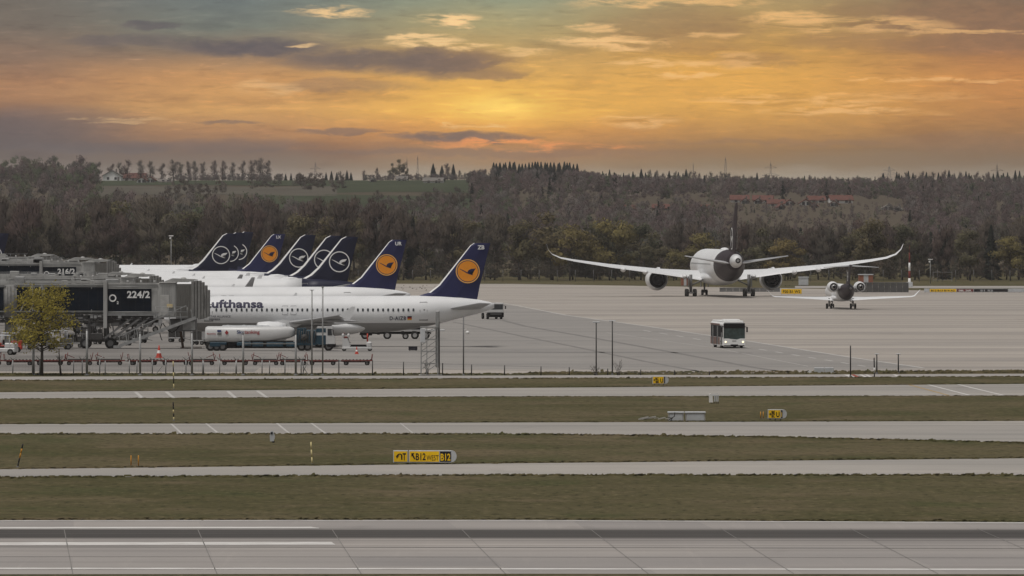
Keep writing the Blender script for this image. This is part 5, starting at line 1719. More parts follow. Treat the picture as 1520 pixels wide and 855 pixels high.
    cd = MB(); cd.box(x1 - 1.75, x1 - .75, -1.73, -1.66, zb - .12, zb + 2.15, 0, .02)
    cd.build('side_door', mat('pale side door', (.40, .39, .37), .6, var=.1), root)
    ps = MB(); ps.box(x1 - 1.0, x1 - .35, -1.80, -1.735, zb + .75, zb + 1.15, 0, .01)
    ps.build('notice', mat('cream notice', lin((205, 185, 140)), .6), root)
    h = MB()
    for i, (xx, w, dz0, dz1) in enumerate([(x2 + .05, .35, -.35, .25), (x2 + .42, .30, -.45, .30), (x2 + .78, .34, -.55, .28), (x2 + 1.15, .30, -.50, .12), (x2 + 1.48, .30, -.40, -.25), (x2 + 1.80, .26, -.25, -.75)]):
        h.box(xx, xx + w, -1.72 + .06 * (i % 2), 1.72, zb + dz0, zt + dz1, 0, .05)
    h.box(x2 + 1.45, x2 + 1.50, -1.85, -1.7, zb + .8, zb + 2.3)
    h.build('docking_hood', mat('grey ribbed hood', (.20, .195, .185), .7, .15, var=.15, dirt=.25, scale=2), root)
    # handrail platform beside the cab
    pl = MB()
    pl.box(x0 - .2, x2 - .3, -2.7, -1.72, zb - .34, zb - .24, 0)
    for x in np.linspace(x0 - .2, x2 - .35, 6):
        pl.tube((x, -2.66, zb - .25), (x, -2.66, zb + .85), .03, None, 5)
    for z in (.30, .85):
        pl.tube((x0 - .2, -2.66, zb + z), (x2 - .35, -2.66, zb + z), .03, None, 5)
    pl.build('platform', M['galv'], root)
    # under-beams, lift columns, wheel bogie
    b = MB()
    b.box(-far, x0, -1.30, -1.05, zb - .55, zb - .12, 0); b.box(-far, x0, 1.05, 1.30, zb - .55, zb - .12, 0)
    b.box(-far * .7, x0, -1.2, 1.2, zb - .95, zb - .62, 0)
    for i in range(14):
        x = x0 - .6 - i * 2.1
        b.box(x - .06, x + .06, -1.4, 1.4, zb - .60, zb - .35)
    for i in range(6):
        b.bar((xj - 4 + i * 1.4, -1.2, zb - .6), (xj - 3.3 + i * 1.4, -1.2, zb - 1.15), .06, .06)
    for i in range(10):
        x = x0 - 1 - i * 1.7
        b.box(x - .5, x + .5, -1.35, -1.0, zb - 1.15, zb - .62, 0, .03); b.tube((x - .8, -1.38, zb - .75), (x + .9, -1.38, zb - .80), .07, None, 6)
    b.build('under_beam', M['darksteel'], root)
    lc = MB()
    for x in (xj - 1.75, xj + .05):
        for y in (-1.1, 1.1):
            lc.box(x - .20, x + .20, y - .20, y + .20, 1.0, zb - .1, 0, .02)
            lc.box(x - .11, x + .11, y - .35, y - .20, 1.2, zb - .4, 1)
    lc.box(xj - 2.1, xj + .45, -1.35, 1.35, zb - 1.35, zb - .95, 0, .03)
    lc.box(xj - 2.6, xj + 1.0, -.45, .45, .75, 1.2, 0, .05)
    lc.box(xj - 1.6, xj - .2, -1.7, -1.2, 1.0, 1.75, 1, .05)
    lc.bar((xj - 1.7, -1.3, 1.2), (xj, -1.3, zb - 1.1), .07, .07, 1)
    lc.bar((xj, -1.3, 1.2), (xj - 1.7, -1.3, zb - 1.1), .07, .07, 1)
    rc = random.Random(int(d) + 5)
    for i in range(16):
        x = xj + rc.uniform(-5.2, 3.2); y = rc.uniform(-1.6, 1.2)
        lc.tube((x, y, rc.uniform(.6, 1.6)), (x + rc.uniform(-.4, .4), y, zb - .2), rc.uniform(.04, .10), None, 6, i % 2)
    for i in range(12):
        x = xj + rc.uniform(-5, 3); z = rc.uniform(.8, zb - .6)
        lc.bar((x, rc.uniform(-1.5, 1), z), (x + rc.uniform(-1.8, 1.8), rc.uniform(-1.5, 1), z + rc.uniform(-.8, .9)), .09, .09, i % 2)
    for i in range(9):
        x = xj + rc.uniform(-5.5, 5.0); z = rc.uniform(zb - 1.6, zb - .9); w = rc.uniform(.3, .9)
        lc.box(x - w, x + w, -1.4, -.4, z, z + rc.uniform(.25, .7), i % 2, .03)
    for i in range(4):
        x = xj + 1.2 + i * .95
        lc.bar((x + 1.9, -1.7, zb - .35), (x - 1.2, -1.7, 1.2), .10, .22, 0)
    lcol = lc.build('lift_column', [M['strut'], M['darksteel']], root)
    for x in (xj - 2.2, xj + .6):
        for y in (-1.15, 1.15):
            MB().wheel((0, 0, 0), .62, .45, 'Y', 0, 1, 18).build('wheel', [M['rubber'], M['strut']], lcol, (x, y, .62))
    # the service stair down to the apron
    st = MB()
    a, e = Vector((-(310 - 292) / k, -2.55, zb - .35)), Vector((-(310 - 177) / k + .2, -2.55, .35))
    for yy in (-2.95, -2.15):
        A, E = Vector((a.x, yy, a.z)), Vector((e.x, yy, e.z))
        st.bar(A, E, .12, .36)
        st.bar(A + Vector((-1.1, 0, 1.35)), E + Vector((-.2, 0, 1.0)), .09, .10)
        for i in range(7):
            q = A.lerp(E, (i + .3) / 7)
            st.bar(q, q + Vector((-.18, 0, 1.05)), .06, .06)
    for i in range(18):
        q = a.lerp(e, (i + .5) / 18)
        st.box(q.x - .14, q.x + .14, -2.93, -2.17, q.z - .02, q.z + .02)
    st.box(e.x - .7, e.x + .1, -2.95, -2.15, .10, .38, 0)
    st.tube((e.x - .5, -2.9, .12), (e.x - .5, -2.2, .12), .12, None, 8)
    st.build('stair', M['galv'], root)
    # machinery box and leg under the cab
    mbx = MB()
    mbx.box(x2 - 2.4, x2 + .6, -1.5, 1.5, zb - 1.9, zb - .5, 0, .06)
    mbx.box(x2 - .9, x2 + .5, -1.56, -1.48, zb - 1.75, zb - .8, 1)
    mbx.build('machinery_box', [M['strut'], M['galv']], root)
    lg = MB()
    lg.bar((x2 - 1.2, -.5, zb - 1.7), (x2 - .9, -.5, .05), .28, .28)
    lg.box(x2 - 1.2, x2 + 1.2, -.9, -.1, .02, .14)
    lg.build('leg', mat('brown rust steel', (.10, .065, .048), .8, .1, var=.25), root)
    ho = MB()
    pts = [(x0 + .6 + i * .22, -1.9, zb - 1.0 - 1.0 * math.sin(PI * i / 9)) for i in range(10)]
    ho.path(pts, .06, 6)
    pts = [(x2 - 3.2 - .25 * math.sin(PI * i / 10), -1.8, zb - 1.0 - 1.9 * i / 10) for i in range(11)]
    ho.path(pts, .05, 6)
    ho.build('hose', M['rubber'], root)
    if far > 20:
        ro = MB()
        xr = -(310 - 17) / k
        ro.lathe([(zb - .3, .01), (zb - .3, 1.35), (zt - .25, 1.35), (zt - .05, 1.0), (zt, .01)], (xr, -.2, 0), 'Z', 24, 0)
        for a_ in range(24):
            t_ = 2 * PI * a_ / 24
            ro.tube((xr + 1.37 * math.cos(t_), -.2 + 1.37 * math.sin(t_), zb - .2), (xr + 1.37 * math.cos(t_), -.2 + 1.37 * math.sin(t_), zt - .3), .05, None, 4)
        ro.lathe([(0, .75), (zb - .3, .65)], (xr, -.2, 0), 'Z', 16, 0)
        ro.build('rotunda', mat('weathered rotunda cladding', (.24, .235, .225), .6, .2, var=.2, dirt=.35, scale=1.5), root)
        br = MB()
        for q in (32, 46):
            xx = -(310 - q) / k
            br.bar((xx, -1.75, zb + .3), (xx + 1.4, -1.75, zt - .1), .12, .12)
            br.bar((xx + 1.4, -1.75, zb + .3), (xx + 1.4, -1.75, zt), .10, .10)
        br.build('brace', M['brgrey'], root)
    return root
jet_bridge(966, 310, 'front grey jet bridge with dark panel numbered 224/2 docked at the nearest airliner', '224/2', -420)
jet_bridge(1088, 245, 'jet bridge just behind the 224/2 bridge, docked at the airliner with UR fin', '', -420, -.32)
jet_bridge(1160, 211, 'jet bridge of which mainly the cab roof shows behind the 224/2 bridge', '', -420, -.62)
jet_bridge(1268, 178, 'jet bridge with dark panel numbered 216/2 in the middle of the terminal row', '216/2', -420, .55)
jet_bridge(1335, 150, 'jet bridge behind the 216/2 bridge with its number mostly covered', '', -420, .45)
jet_bridge(1420, 92, 'rearmost jet bridge, only its grey roof units showing over the others', '', -420, .6)

# ================================================================ VEHICLES AND GROUND EQUIPMENT
def apron_bus():
    d = depth(517.3)
    x = WX(1090, d)
    root = thing('apron_bus', 'white apron bus with dark windscreen and lit headlights crossing the open apron', 'bus', (x, d, 0), R(5.6))
    w, h, L_ = 1.24, 2.98, 11.8
    b = MB()
    prof = [(-w, .32), (w, .32), (w, 2.72), (w - .14, h - .04), (-w + .14, h - .04), (-w, 2.72)]
    b.prism([(a, q) for a, q in prof], 'XZ', .12, L_, 0)
    b.prism([(-w + .03, .36), (w - .03, .36), (w - .03, 1.12), (w * .55, 1.12), (.28, 1.0), (-.28, 1.0), (-w * .55, 1.12), (-w + .03, 1.12)], 'XZ', .0, .13, 0)
    b.box(-w + .15, w - .15, .5, L_ - .4, h - .05, h + .12, 0, .05)
    b.box(-w + .35, w - .35, 2.0, 4.6, h + .10, h + .26, 0, .05)
    b.build('body', mat('clean white bus paint', (0.82, 0.815, 0.80), .35, .4, var=.03, dirt=.06), root)
    g = MB(); g.prism([(-w + .05, 1.10), (-.3, .98), (.3, .98), (w - .05, 1.10), (w - .06, 2.27), (-w + .06, 2.27)], 'XZ', .03, .14)
    g.build('windscreen', mat('greenish windscreen glass', (.035, .055, .052), .12, .6, var=.35, scale=2), root)
    g = MB(); g.box(-w + .04, w - .04, .0, .13, 2.26, 2.84, 0, .04)
    g.build('destination_panel', M['dark'], root)
    sd = MB(); sd.box(-w - .012, -w + .01, .5, L_ - .3, 1.25, 2.55)
    sd.build('side_window', M['dark'], root)
    sd = MB(); sd.box(-w - .015, -w - .002, 3.2, L_ - .1, .40, 1.22)
    sd.box(-w - .022, -w - .013, 3.2, L_ - .1, 2.56, 2.75)
    sd.build('side_band', mat('brown side band', lin((112, 84, 76)), .5, var=.15), root)
    for y in (1.0, 4.8, 9.2):
        dr = MB(); dr.box(-w - .035, -w - .013, y, y + 1.25, .42, 2.5); dr.build('door', M['dark'], root)
        fr = MB(); fr.box(-w - .045, -w - .036, y + .58, y + .66, .45, 2.48); fr.box(-w - .045, -w - .036, y - .08, y, .42, 2.5)
        fr.build('door_frame', mat('clean white bus paint', (0.82, 0.815, 0.80), .35, .4, var=.03, dirt=.06), root)
    for s_ in (-1, 1):
        hl = MB(); hl.lathe([(-.02, .11), (-.045, .001)], (s_ * .98, 0, .74), 'Y', 14, 0); hl.build('headlight', M['lamp'], root)
        mr = MB(); mr.bar((s_ * 1.1, .05, 2.5), (s_ * 1.42, -.12, 2.4), .05, .05); mr.box(s_ * 1.42 - .09, s_ * 1.42 + .09, -.2, -.08, 1.82, 2.42, 0, .03)
        mr.build('mirror', M['black'], root)
        for y in (2.5, 8.6):
            MB().wheel((0, 0, 0), .48, .30, 'X').build('wheel', [M['rubber'], M['metal']], root, (s_ * (w - .14), y, .48))
    bp = MB(); bp.box(-.42, .42, -.02, .1, .28, .46); bp.box(-w + .1, w - .1, .05, .2, .24, .36)
    bp.build('bumper', M['dark'], root)
    pl = MB(); pl.box(-.24, .24, -.012, -.003, .80, .88); pl.build('badge', M['strut'], root)
    return root
apron_bus()

def far_truck():
    d = depth(474.2)
    root = thing('apron_truck', 'white high cab truck with dark bumper peeping out behind the nearest airliner\'s tail', 'truck', (WX(736, d), d, 0), R(10))
    b = MB()
    b.box(-1.15, 1.15, .05, 1.9, .95, 1.42, 0, .08); b.box(-1.15, 1.15, .05, 1.9, 2.14, 2.36, 0, .08); b.box(-1.12, 1.12, .12, 1.9, 1.40, 2.16, 0, .03)
    b.box(-1.2, 1.2, 2.0, 7.0, .9, 2.3, 0, .05)
    b.build('body', M['buswhite'], root)
    g = MB(); g.box(-1.02, 1.02, .06, .14, 1.44, 2.12); g.box(1.1, 1.13, .3, 1.4, 1.44, 2.1); g.box(-1.13, -1.1, .3, 1.4, 1.44, 2.1); g.build('windscreen', M['glass'], root)
    g = MB(); g.box(-1.16, 1.16, -.05, .3, .32, .98, 0, .05); g.build('bumper', M['dark'], root)
    g = MB(); g.box(-.8, .8, -.08, -.04, .72, .84); g.build('grille', M['strut'], root)
    for s_ in (-1, 1):
        for y in (1.2, 5.2):
            MB().wheel((0, 0, 0), .45, .3, 'X').build('wheel', [M['rubber'], M['metal']], root, (s_ * .98, y, .45))
        m_ = MB(); m_.bar((s_ * 1.1, .1, 2.0), (s_ * 1.4, 0, 1.9), .05, .05); m_.box(s_ * 1.4 - .08, s_ * 1.4 + .08, -.06, .04, 1.5, 1.95, 0, .02); m_.build('mirror', M['black'], root)
far_truck()

MBLUE, MRED = mat('blue lettering', lin((44, 60, 110)), .5), mat('red lettering', lin((150, 44, 48)), .5)
def tanker():
    d = 950.0
    s = F / d
    x0 = WX(304, d)
    lx = lambda px: (px - 304) / s
    root = thing('fuel_tanker', 'fuel tanker truck with long white tank and dark teal cab under the nearest airliner', 'tanker truck', (x0, d, 0))
    # tank: a rounded box along x, tapering underneath towards its front
    def tr(x, y, zb_, zt_, n=28):
        cz_, rz_ = (zb_ + zt_) / 2, (zt_ - zb_) / 2
        out = []
        for i in range(n):
            t = 2 * PI * i / n
            c_, s_ = math.cos(t), math.sin(t)
            e = .62
            out.append((x, math.copysign(abs(s_) ** e, s_) * y, cz_ + math.copysign(abs(c_) ** e, c_) * rz_))
        return out
    t = MB()
    zt = 2.72
    t.rings([tr(.02, .5, 1.3, 2.2), tr(.10, 1.0, 1.0, 2.60), tr(.35, 1.18, .92, zt), tr(lx(395), 1.2, .92, zt), tr(lx(415), 1.2, 1.22, zt), tr(lx(430), 1.16, 1.42, 2.68), tr(lx(436), .95, 1.62, 2.52), tr(lx(437.5), .4, 1.9, 2.3)])
    t.build('tank', M['buswhite'], root)
    t = MB()
    t.box(lx(330), lx(400), -.35, .35, zt - .05, zt + .10, 0, .04)
    for px in (338, 362, 390, 418):
        t.lathe([(zt - .05, .28), (zt + .10, .26), (zt + .14, .02)], (lx(px), 0, 0), 'Z', 12, 0)
    t.build('tank_top', M['lightgrey'], root)
    t = MB()
    w = flat_text(t, 'Sky', lx(352), 1.92, .52, -1.232, .012, 0, 1, 1.1)
    flat_text(t, 'tanking', lx(352) + w + .04, 1.92, .52, -1.232, .012, 1, 1, 1.1)
    t.build('lettering', [MBLUE, MRED], root)
    t = MB()
    flat_text(t, 'Skytanking', lx(307.5), 1.84, .20, -1.215, .006, 1, 1, 1.15)
    t.build('lettering', [MBLUE, MRED], root)
    t = MB()
    t.box(lx(323), lx(329), -1.226, -1.205, 2.1, 2.32, 0); t.box(lx(323), lx(329), -1.226, -1.205, 1.78, 1.98, 2)
    q = lx(337)
    t.prism([(q - .2, 2.02), (q, 1.78), (q + .2, 2.02), (q, 2.30)], 'XZ', -1.235, -1.205, 1)
    t.build('hazard_mark', [MBLUE, MRED, M['strut']], root)
    c = MB()
    c.box(lx(307), lx(486), -.55, .55, .70, .98, 0, .03); c.box(lx(306), lx(440), -.8, .8, .30, .92, 2, .03); c.box(lx(372), lx(436), -1.1, -.7, .35, 1.15, 2, .03)
    for px, w in ((312, 1.2), (326, .8), (352, 1.6), (375, 1.2), (396, 2.2), (420, 1.6)):
        c.box(lx(px), lx(px) + w, -1.18, -.6, .48 + .1 * (px % 3), .98, 0, .05)
    c.box(lx(440), lx(470), -1.18, 1.18, .62, 2.30, 0, .05)
    c.box(lx(441), lx(455), -1.22, -1.15, 1.25, 2.55, 0, .05); c.box(lx(458), lx(468), -1.22, -1.15, 1.0, 1.9, 0, .05)
    for i in range(9):
        c.tube((lx(441) + i * .24, -1.25, .9), (lx(441) + i * .26, -1.25, 2.4 - .1 * (i % 3)), .05, None, 6, 1)
    c.lathe([(-.1, .35), (-.3, .35), (-.3, .05)], (lx(452), -1.1, 1.5), 'Y', 14, 1)
    c.build('pump_module', [M['teal'], M['darksteel'], M['dark']], root)
    b = MB()
    xa = lx(470)
    b.prism([(xa, .75), (lx(497.5), .75), (lx(497.8), 1.5), (lx(496), 1.62), (lx(493.5), 2.55), (lx(491), 2.68), (xa + .1, 2.68), (xa, 2.5)], 'XZ', -1.15, 1.15, 0)
    b.build('cab', M['buswhite'], root)
    b = MB()
    b.box(xa, lx(484), -1.17, -1.145, .72, 1.72, 0); b.box(xa, lx(484), -1.17, -1.145, 2.05, 2.5, 0)
    b.box(lx(486), lx(498.3), -1.18, 1.18, .45, .80, 1, .05)
    b.build('cab_cladding', [M['teal'], M['dark']], root)
    b = MB(); b.prism([(lx(486.5), 1.72), (lx(493.5), 1.72), (lx(492), 2.45), (lx(486.5), 2.45)], 'XZ', -1.175, -1.15)
    b.prism([(lx(495.8), 1.70), (lx(496.2), 1.70), (lx(493.8), 2.5), (lx(493.4), 2.5)], 'XZ', -1.05, 1.05)
    b.build('window', M['glass'], root)
    m_ = MB(); m_.bar((lx(492), -1.1, 2.4), (lx(495), -1.45, 2.3), .05, .05); m_.box(lx(494.2), lx(495.6), -1.5, -1.36, 1.8, 2.35, 0, .02); m_.build('mirror', M['black'], root)
    for px in (313, 322, 331, 448, 457, 488):
        for y in (-.95, .95):
            MB().wheel((0, 0, 0), .50, .34, 'Y').build('wheel', [M['rubber'], M['strut']], root, (lx(px), y, .50))
tanker()

def loader():
    d = depth(521.2)
    s = F / d
    x0 = WX(507, d); lx = lambda px: (px - 507) / s
    root = thing('baggage_loader', 'low white ground tractor with raised end and red seat, parked under the airliner\'s belly', 'ground tractor', (x0, d, 0))
    b = MB()
    b.box(lx(508), lx(552), -.8, .8, .22, .48, 0, .05)
    b.prism([(lx(508.5), .4), (lx(518), .4), (lx(520.5), .6), (lx(516.5), 1.35), (lx(515.5), 1.42), (lx(508.5), 1.42)], 'XZ', -.75, .75)
    b.box(lx(544), lx(552), -.78, .78, .4, 1.05, 0, .14)
    b.build('body', M['buswhite'], root)
    c = MB(); c.box(lx(520), lx(544.5), -.7, .7, .48, .62, 0, .02); c.box(lx(521), lx(544), -.76, .76, .62, .70, 0); c.build('deck', M['dark'], root)
    r = MB(); r.box(lx(510), lx(517), -.5, .5, 1.42, 1.62, 0, .04); r.box(lx(509.6), lx(511.5), -.5, .5, 1.6, 2.02, 0, .05)
    r.build('seat', M['red'], root)
    l = MB()
    for px in (509.5, 517.5):
        l.lathe([(1.55, .12), (1.75, .16), (1.9, .13), (1.95, .01)], (lx(px), -.55, 0), 'Z', 12)
    l.build('work_lamp', M['buswhite'], root)
    st = MB(); st.tube((lx(519), -.3, .9), (lx(515.8), -.3, 1.62), .04, None, 6); st.tube((lx(519.5), .3, .9), (lx(521), .3, 1.0), .03, None, 6); st.build('steering_column', M['strut'], root)
    p = MB(); p.tube((lx(545.5), -.4, 1.05), (lx(545.5), -.4, 1.95), .09, .07, 8); p.build('beacon_post', M['cone'], root)
    for px in (511, 549):
        for y in (-.62, .62):
            MB().wheel((0, 0, 0), .24, .24, 'Y').build('wheel', [M['rubber'], M['strut']], root, (lx(px), y, .24))
loader()

def chassis_truck():
    d = depth(503.4)
    s = F / d
    x0 = WX(534, d); lx = lambda px: (px - 534) / s
    root = thing('flatbed_truck', 'long dark flatbed truck seen under the tail of the nearest airliner', 'truck', (x0, d, 0))
    b = MB()
    b.box(lx(548), lx(660), -1.1, 1.1, .98, 1.18, 0, .03); b.box(lx(552), lx(640), -.5, .5, .62, .90, 1)
    for px in (560, 575, 596, 612):
        b.box(lx(px), lx(px) + .3, -1.0, 1.0, .55, .98, 1)
    b.build('flatbed', [M['buswhite'], M['dark']], root)
    c = MB(); c.prism([(0, .5), (lx(552), .45), (lx(556), 1.5), (lx(550), 2.2), (lx(540), 2.2), (0.05, 1.1)], 'XZ', -1.1, 1.1); c.build('cab', M['dark'], root)
    c = MB(); c.box(lx(600), lx(625), -1.15, 1.15, 1.2, 1.75, 0, .05); c.build('load', M['black'], root)
    g = MB(); g.box(lx(541.5), lx(548), -1.115, -1.09, 1.5, 2.05, 0); g.build('window', M['glass'], root)
    for px in (542, 575, 602, 616, 632):
        for y in (-.9, .9):
            MB().wheel((0, 0, 0), .48 if px != 602 else .38, .32, 'Y').build('wheel', [M['rubber'], M['metal']], root, (lx(px), y, .48 if px != 602 else .38))
chassis_truck()

def dark_case():
    d = depth(520.6)
    s = F / d
    root = thing('equipment_case', 'small dark box standing alone on the apron beside the lattice tower', 'case', (WX(613, d), d, 0))
    b = MB().box(-.49, .49, -.4, .4, .06, .50, 0, .06)
    b.build('body', mat('dark blue case', lin((40, 38, 46)), .6, var=.15), root)
    b = MB().box(-.51, .51, -.42, .42, .40, .47, 0, .02); b.build('lid', M['dark'], root)
    for x in (-.35, .35):
        MB().box(x - .06, x + .06, -.3, .3, 0, .07).build('foot', M['rubber'], root)
dark_case()

# a line of low red dollies behind the fence
def dolly_proto():
    root = thing('baggage_dolly', 'low red framed baggage dolly in the long chain parked behind the fence', 'dolly', (0, 0, 0), 0, 'baggage dollies in the chain behind the fence')
    b = MB()
    b.box(-1.55, 1.55, -.75, -.66, .42, .54); b.box(-1.55, 1.55, .66, .75, .42, .54)
    for x in (-1.5, -.75, 0, .75, 1.5):
        b.box(x - .05, x + .05, -.74, .74, .43, .52)
    b.build('frame', M['red'], root)
    b = MB()
    for i in range(9):
        x = -1.38 + i * .345
        b.tube((x, -.64, .565), (x, .64, .565), .045, None, 6)
    b.box(-1.3, 1.3, -.5, .5, .30, .42)
    b.build('deck', M['dark'], root)
    t = MB(); t.bar((1.55, 0, .45), (2.15, 0, .35), .08, .08); t.tube((2.12, 0, .30), (2.12, 0, .42), .07, None, 6); t.build('tow_bar', M['strut'], root)
    p = MB(); p.tube((-1.48, -.6, .5), (-1.56, -.6, 1.12), .03, None, 5); p.tube((-1.48, .6, .5), (-1.56, .6, 1.12), .03, None, 5); p.tube((-1.56, -.6, 1.1), (-1.56, .6, 1.1), .03, None, 5)
    p.build('push_rail', M['red'], root)
    for x in (-1.05, 1.05):
        for y in (-.6, .6):
            MB().wheel((0, 0, 0), .22, .16, 'Y', 0, 1, 12).build('wheel', [M['rubber'], M['strut']], root, (x, y, .22))
    return root
dp = dolly_proto()
dp2 = dolly_proto()
for o_ in list(dp2.children):
    if o_.name.startswith(('push_rail', 'deck')):
        bpy.data.objects.remove(o_)
b_ = MB()
for x_ in (-1.3, 1.2):
    b_.tube((x_, -.5, .5), (x_ + .15, -.5, 1.30), .035, None, 5); b_.tube((x_, .5, .5), (x_ - .1, .5, 1.05), .035, None, 5)
b_.box(-1.2, 1.1, -.6, .6, .30, .66, 1, .04); b_.bar((-1.3, -.5, 1.1), (-.5, -.4, .75), .06, .06)
b_.build('rack', [M['red'], M['darksteel']], dp2)
dp2['label'] = 'red baggage dolly with raised rack in the chain parked behind the fence'
dd = depth(542.3)
for i in range(14):
    x = WX(-62, dd) + i * 3.05 + rng.uniform(-.3, .3)
    y = dd + rng.uniform(-.25, .25)
    if i == 0:
        dp.location = (x, y, 0)
    elif i == 1:
        dp2.location = (x, y, 0)
    else:
        dup(dp2 if i in (4, 5, 8, 10, 11) else dp, (x, y, 0), rng.uniform(-.07, .07) + (PI if i % 5 == 3 else 0))

def traffic_cone(px, py, label, h=1.4):
    d = depth(py)
    root = thing('traffic_cone', label, 'traffic cone', (WX(px, d), d, 0), 0, 'traffic cones on the apron')
    c = MB(); c.lathe([(.05, .30 * h / 1.2), (h * .38, .19 * h / 1.2)], (0, 0, 0), 'Z', 14, 0); c.lathe([(h * .38, .19 * h / 1.2), (h * .60, .13 * h / 1.2)], (0, 0, 0), 'Z', 14, 1)
    c.lathe([(h * .60, .13 * h / 1.2), (h, .04), (h + .01, .001)], (0, 0, 0), 'Z', 14, 0)
    c.build('body', [M['cone'], M['markwhite']], root)
    q = .36 * h / 1.2
    MB().box(-q, q, -q, q, 0, .06, 0, .02).build('base', M['cone'], root)
traffic_cone(236, 531.5, 'large orange and white traffic cone in front of the 224/2 bridge\'s leg', 1.35)
traffic_cone(529.5, 525.8, 'small orange and white traffic cone beside the white ground tractor', .80)

# clutter on the apron behind the tree: an orange tractor and a baggage truck
def tug(px, py, label, body, seat=True, L_=2.8, h=1.3):
    d = depth(py)
    root = thing('baggage_tractor', label, 'baggage tractor', (WX(px, d), d, 0), rng.uniform(-.3, .3), 'tractors and carts under the bridges')
    b = MB(); b.box(-L_ / 2, L_ / 2, -.7, .7, .3, .75, 0, .08); b.box(L_ * .08, L_ / 2, -.65, .65, .7, h, 0, .1); b.box(-L_ / 2, -L_ * .3, -.65, .65, .7, h * .8, 0, .08)
    b.build('body', body, root)
    s_ = MB(); s_.box(-L_ * .22, -L_ * .02, -.5, .5, .75, .95, 0, .05); s_.box(-L_ * .25, -L_ * .2, -.5, .5, .9, 1.4, 0, .04); s_.build('seat', M['dark'], root)
    c = MB(); c.box(-L_ * .3, L_ * .3, -.7, .7, h + .75, h + .85, 0, .03)
    for x in (-L_ * .28, L_ * .28):
        for y in (-.62, .62):
            c.tube((x, y, .7), (x, y, h + .78), .04, None, 5)
    c.build('roof', M['lightgrey'], root)
    for x in (-L_ * .32, L_ * .32):
        for y in (-.62, .62):
            MB().wheel((0, 0, 0), .34, .26, 'Y').build('wheel', [M['rubber'], M['strut']], root, (x, y, .34))
tug(6, 527, 'white baggage tractor standing under the bridge beyond the leafy tree', M['buswhite'])
tug(14, 523, 'orange baggage tractor beside the white one beyond the leafy tree', M['cone'])
tug(88, 519, 'grey baggage tractor under the 224/2 bridge beside its lift column', M['strut'])

# covered baggage carts and small power units crowding the gates
def gate_cart(px, py, label, w=2.3, h=1.7, body='darksteel', name='baggage_cart', cat='baggage cart'):
    d = depth(py)
    root = thing(name, label, cat, (WX(px, d), d, 0), rng.uniform(-.5, .5), 'carts and power units under the bridges')
    b = MB(); b.box(-w / 2, w / 2, -.7, .7, .42, .56, 0, .03)
    for x in (-w / 2 + .04, 0, w / 2 - .04):
        for y in (-.68, .68):
            b.box(x - .03, x + .03, y - .03, y + .03, .5, h)
    b.build('frame', M['galv'], root)
    c = MB(); c.box(-w / 2 + .08, -.05, -.66, .66, .56, h - .05, 0, .05); c.box(.05, w / 2 - .08, -.66, .66, .56, h - .25, 0, .05); c.build('curtain', M[body], root)
    MB().box(-w / 2 - .05, w / 2 + .05, -.75, .75, h, h + .07, 0, .02).build('roof', M['strut'], root)
    t = MB(); t.bar((w / 2, 0, .45), (w / 2 + .8, 0, .30), .07, .07); t.build('tow_bar', M['strut'], root)
    for x in (-w * .34, w * .34):
        for y in (-.6, .6):
            MB().wheel((0, 0, 0), .25, .18, 'Y', 0, 1, 12).build('wheel', [M['rubber'], M['strut']], root, (x, y, .25))
gate_cart(34, 519, 'dark covered baggage cart beyond the leafy tree\'s crown')
gate_cart(58, 514, 'teal covered baggage cart hidden partly by the leafy tree', body='teal')
gate_cart(112, 516, 'dark baggage cart between the leafy tree and the lift column', h=1.5)
gate_cart(136, 511, 'dark cart standing behind the 224/2 bridge\'s lift column', h=2.0)
gate_cart(180, 513, 'dark low cart behind the service stair\'s foot', h=1.3)
gate_cart(203, 509, 'dark covered cart seen through the service stair', h=1.6)
gate_cart(262, 508, 'dark power unit beside the brown leg under the bridge cab', w=1.8, h=1.6, name='power_unit', cat='power unit')
gate_cart(296, 512, 'dark power unit at the rear end of the white tanker', w=1.7, h=1.9, name='power_unit', cat='power unit')

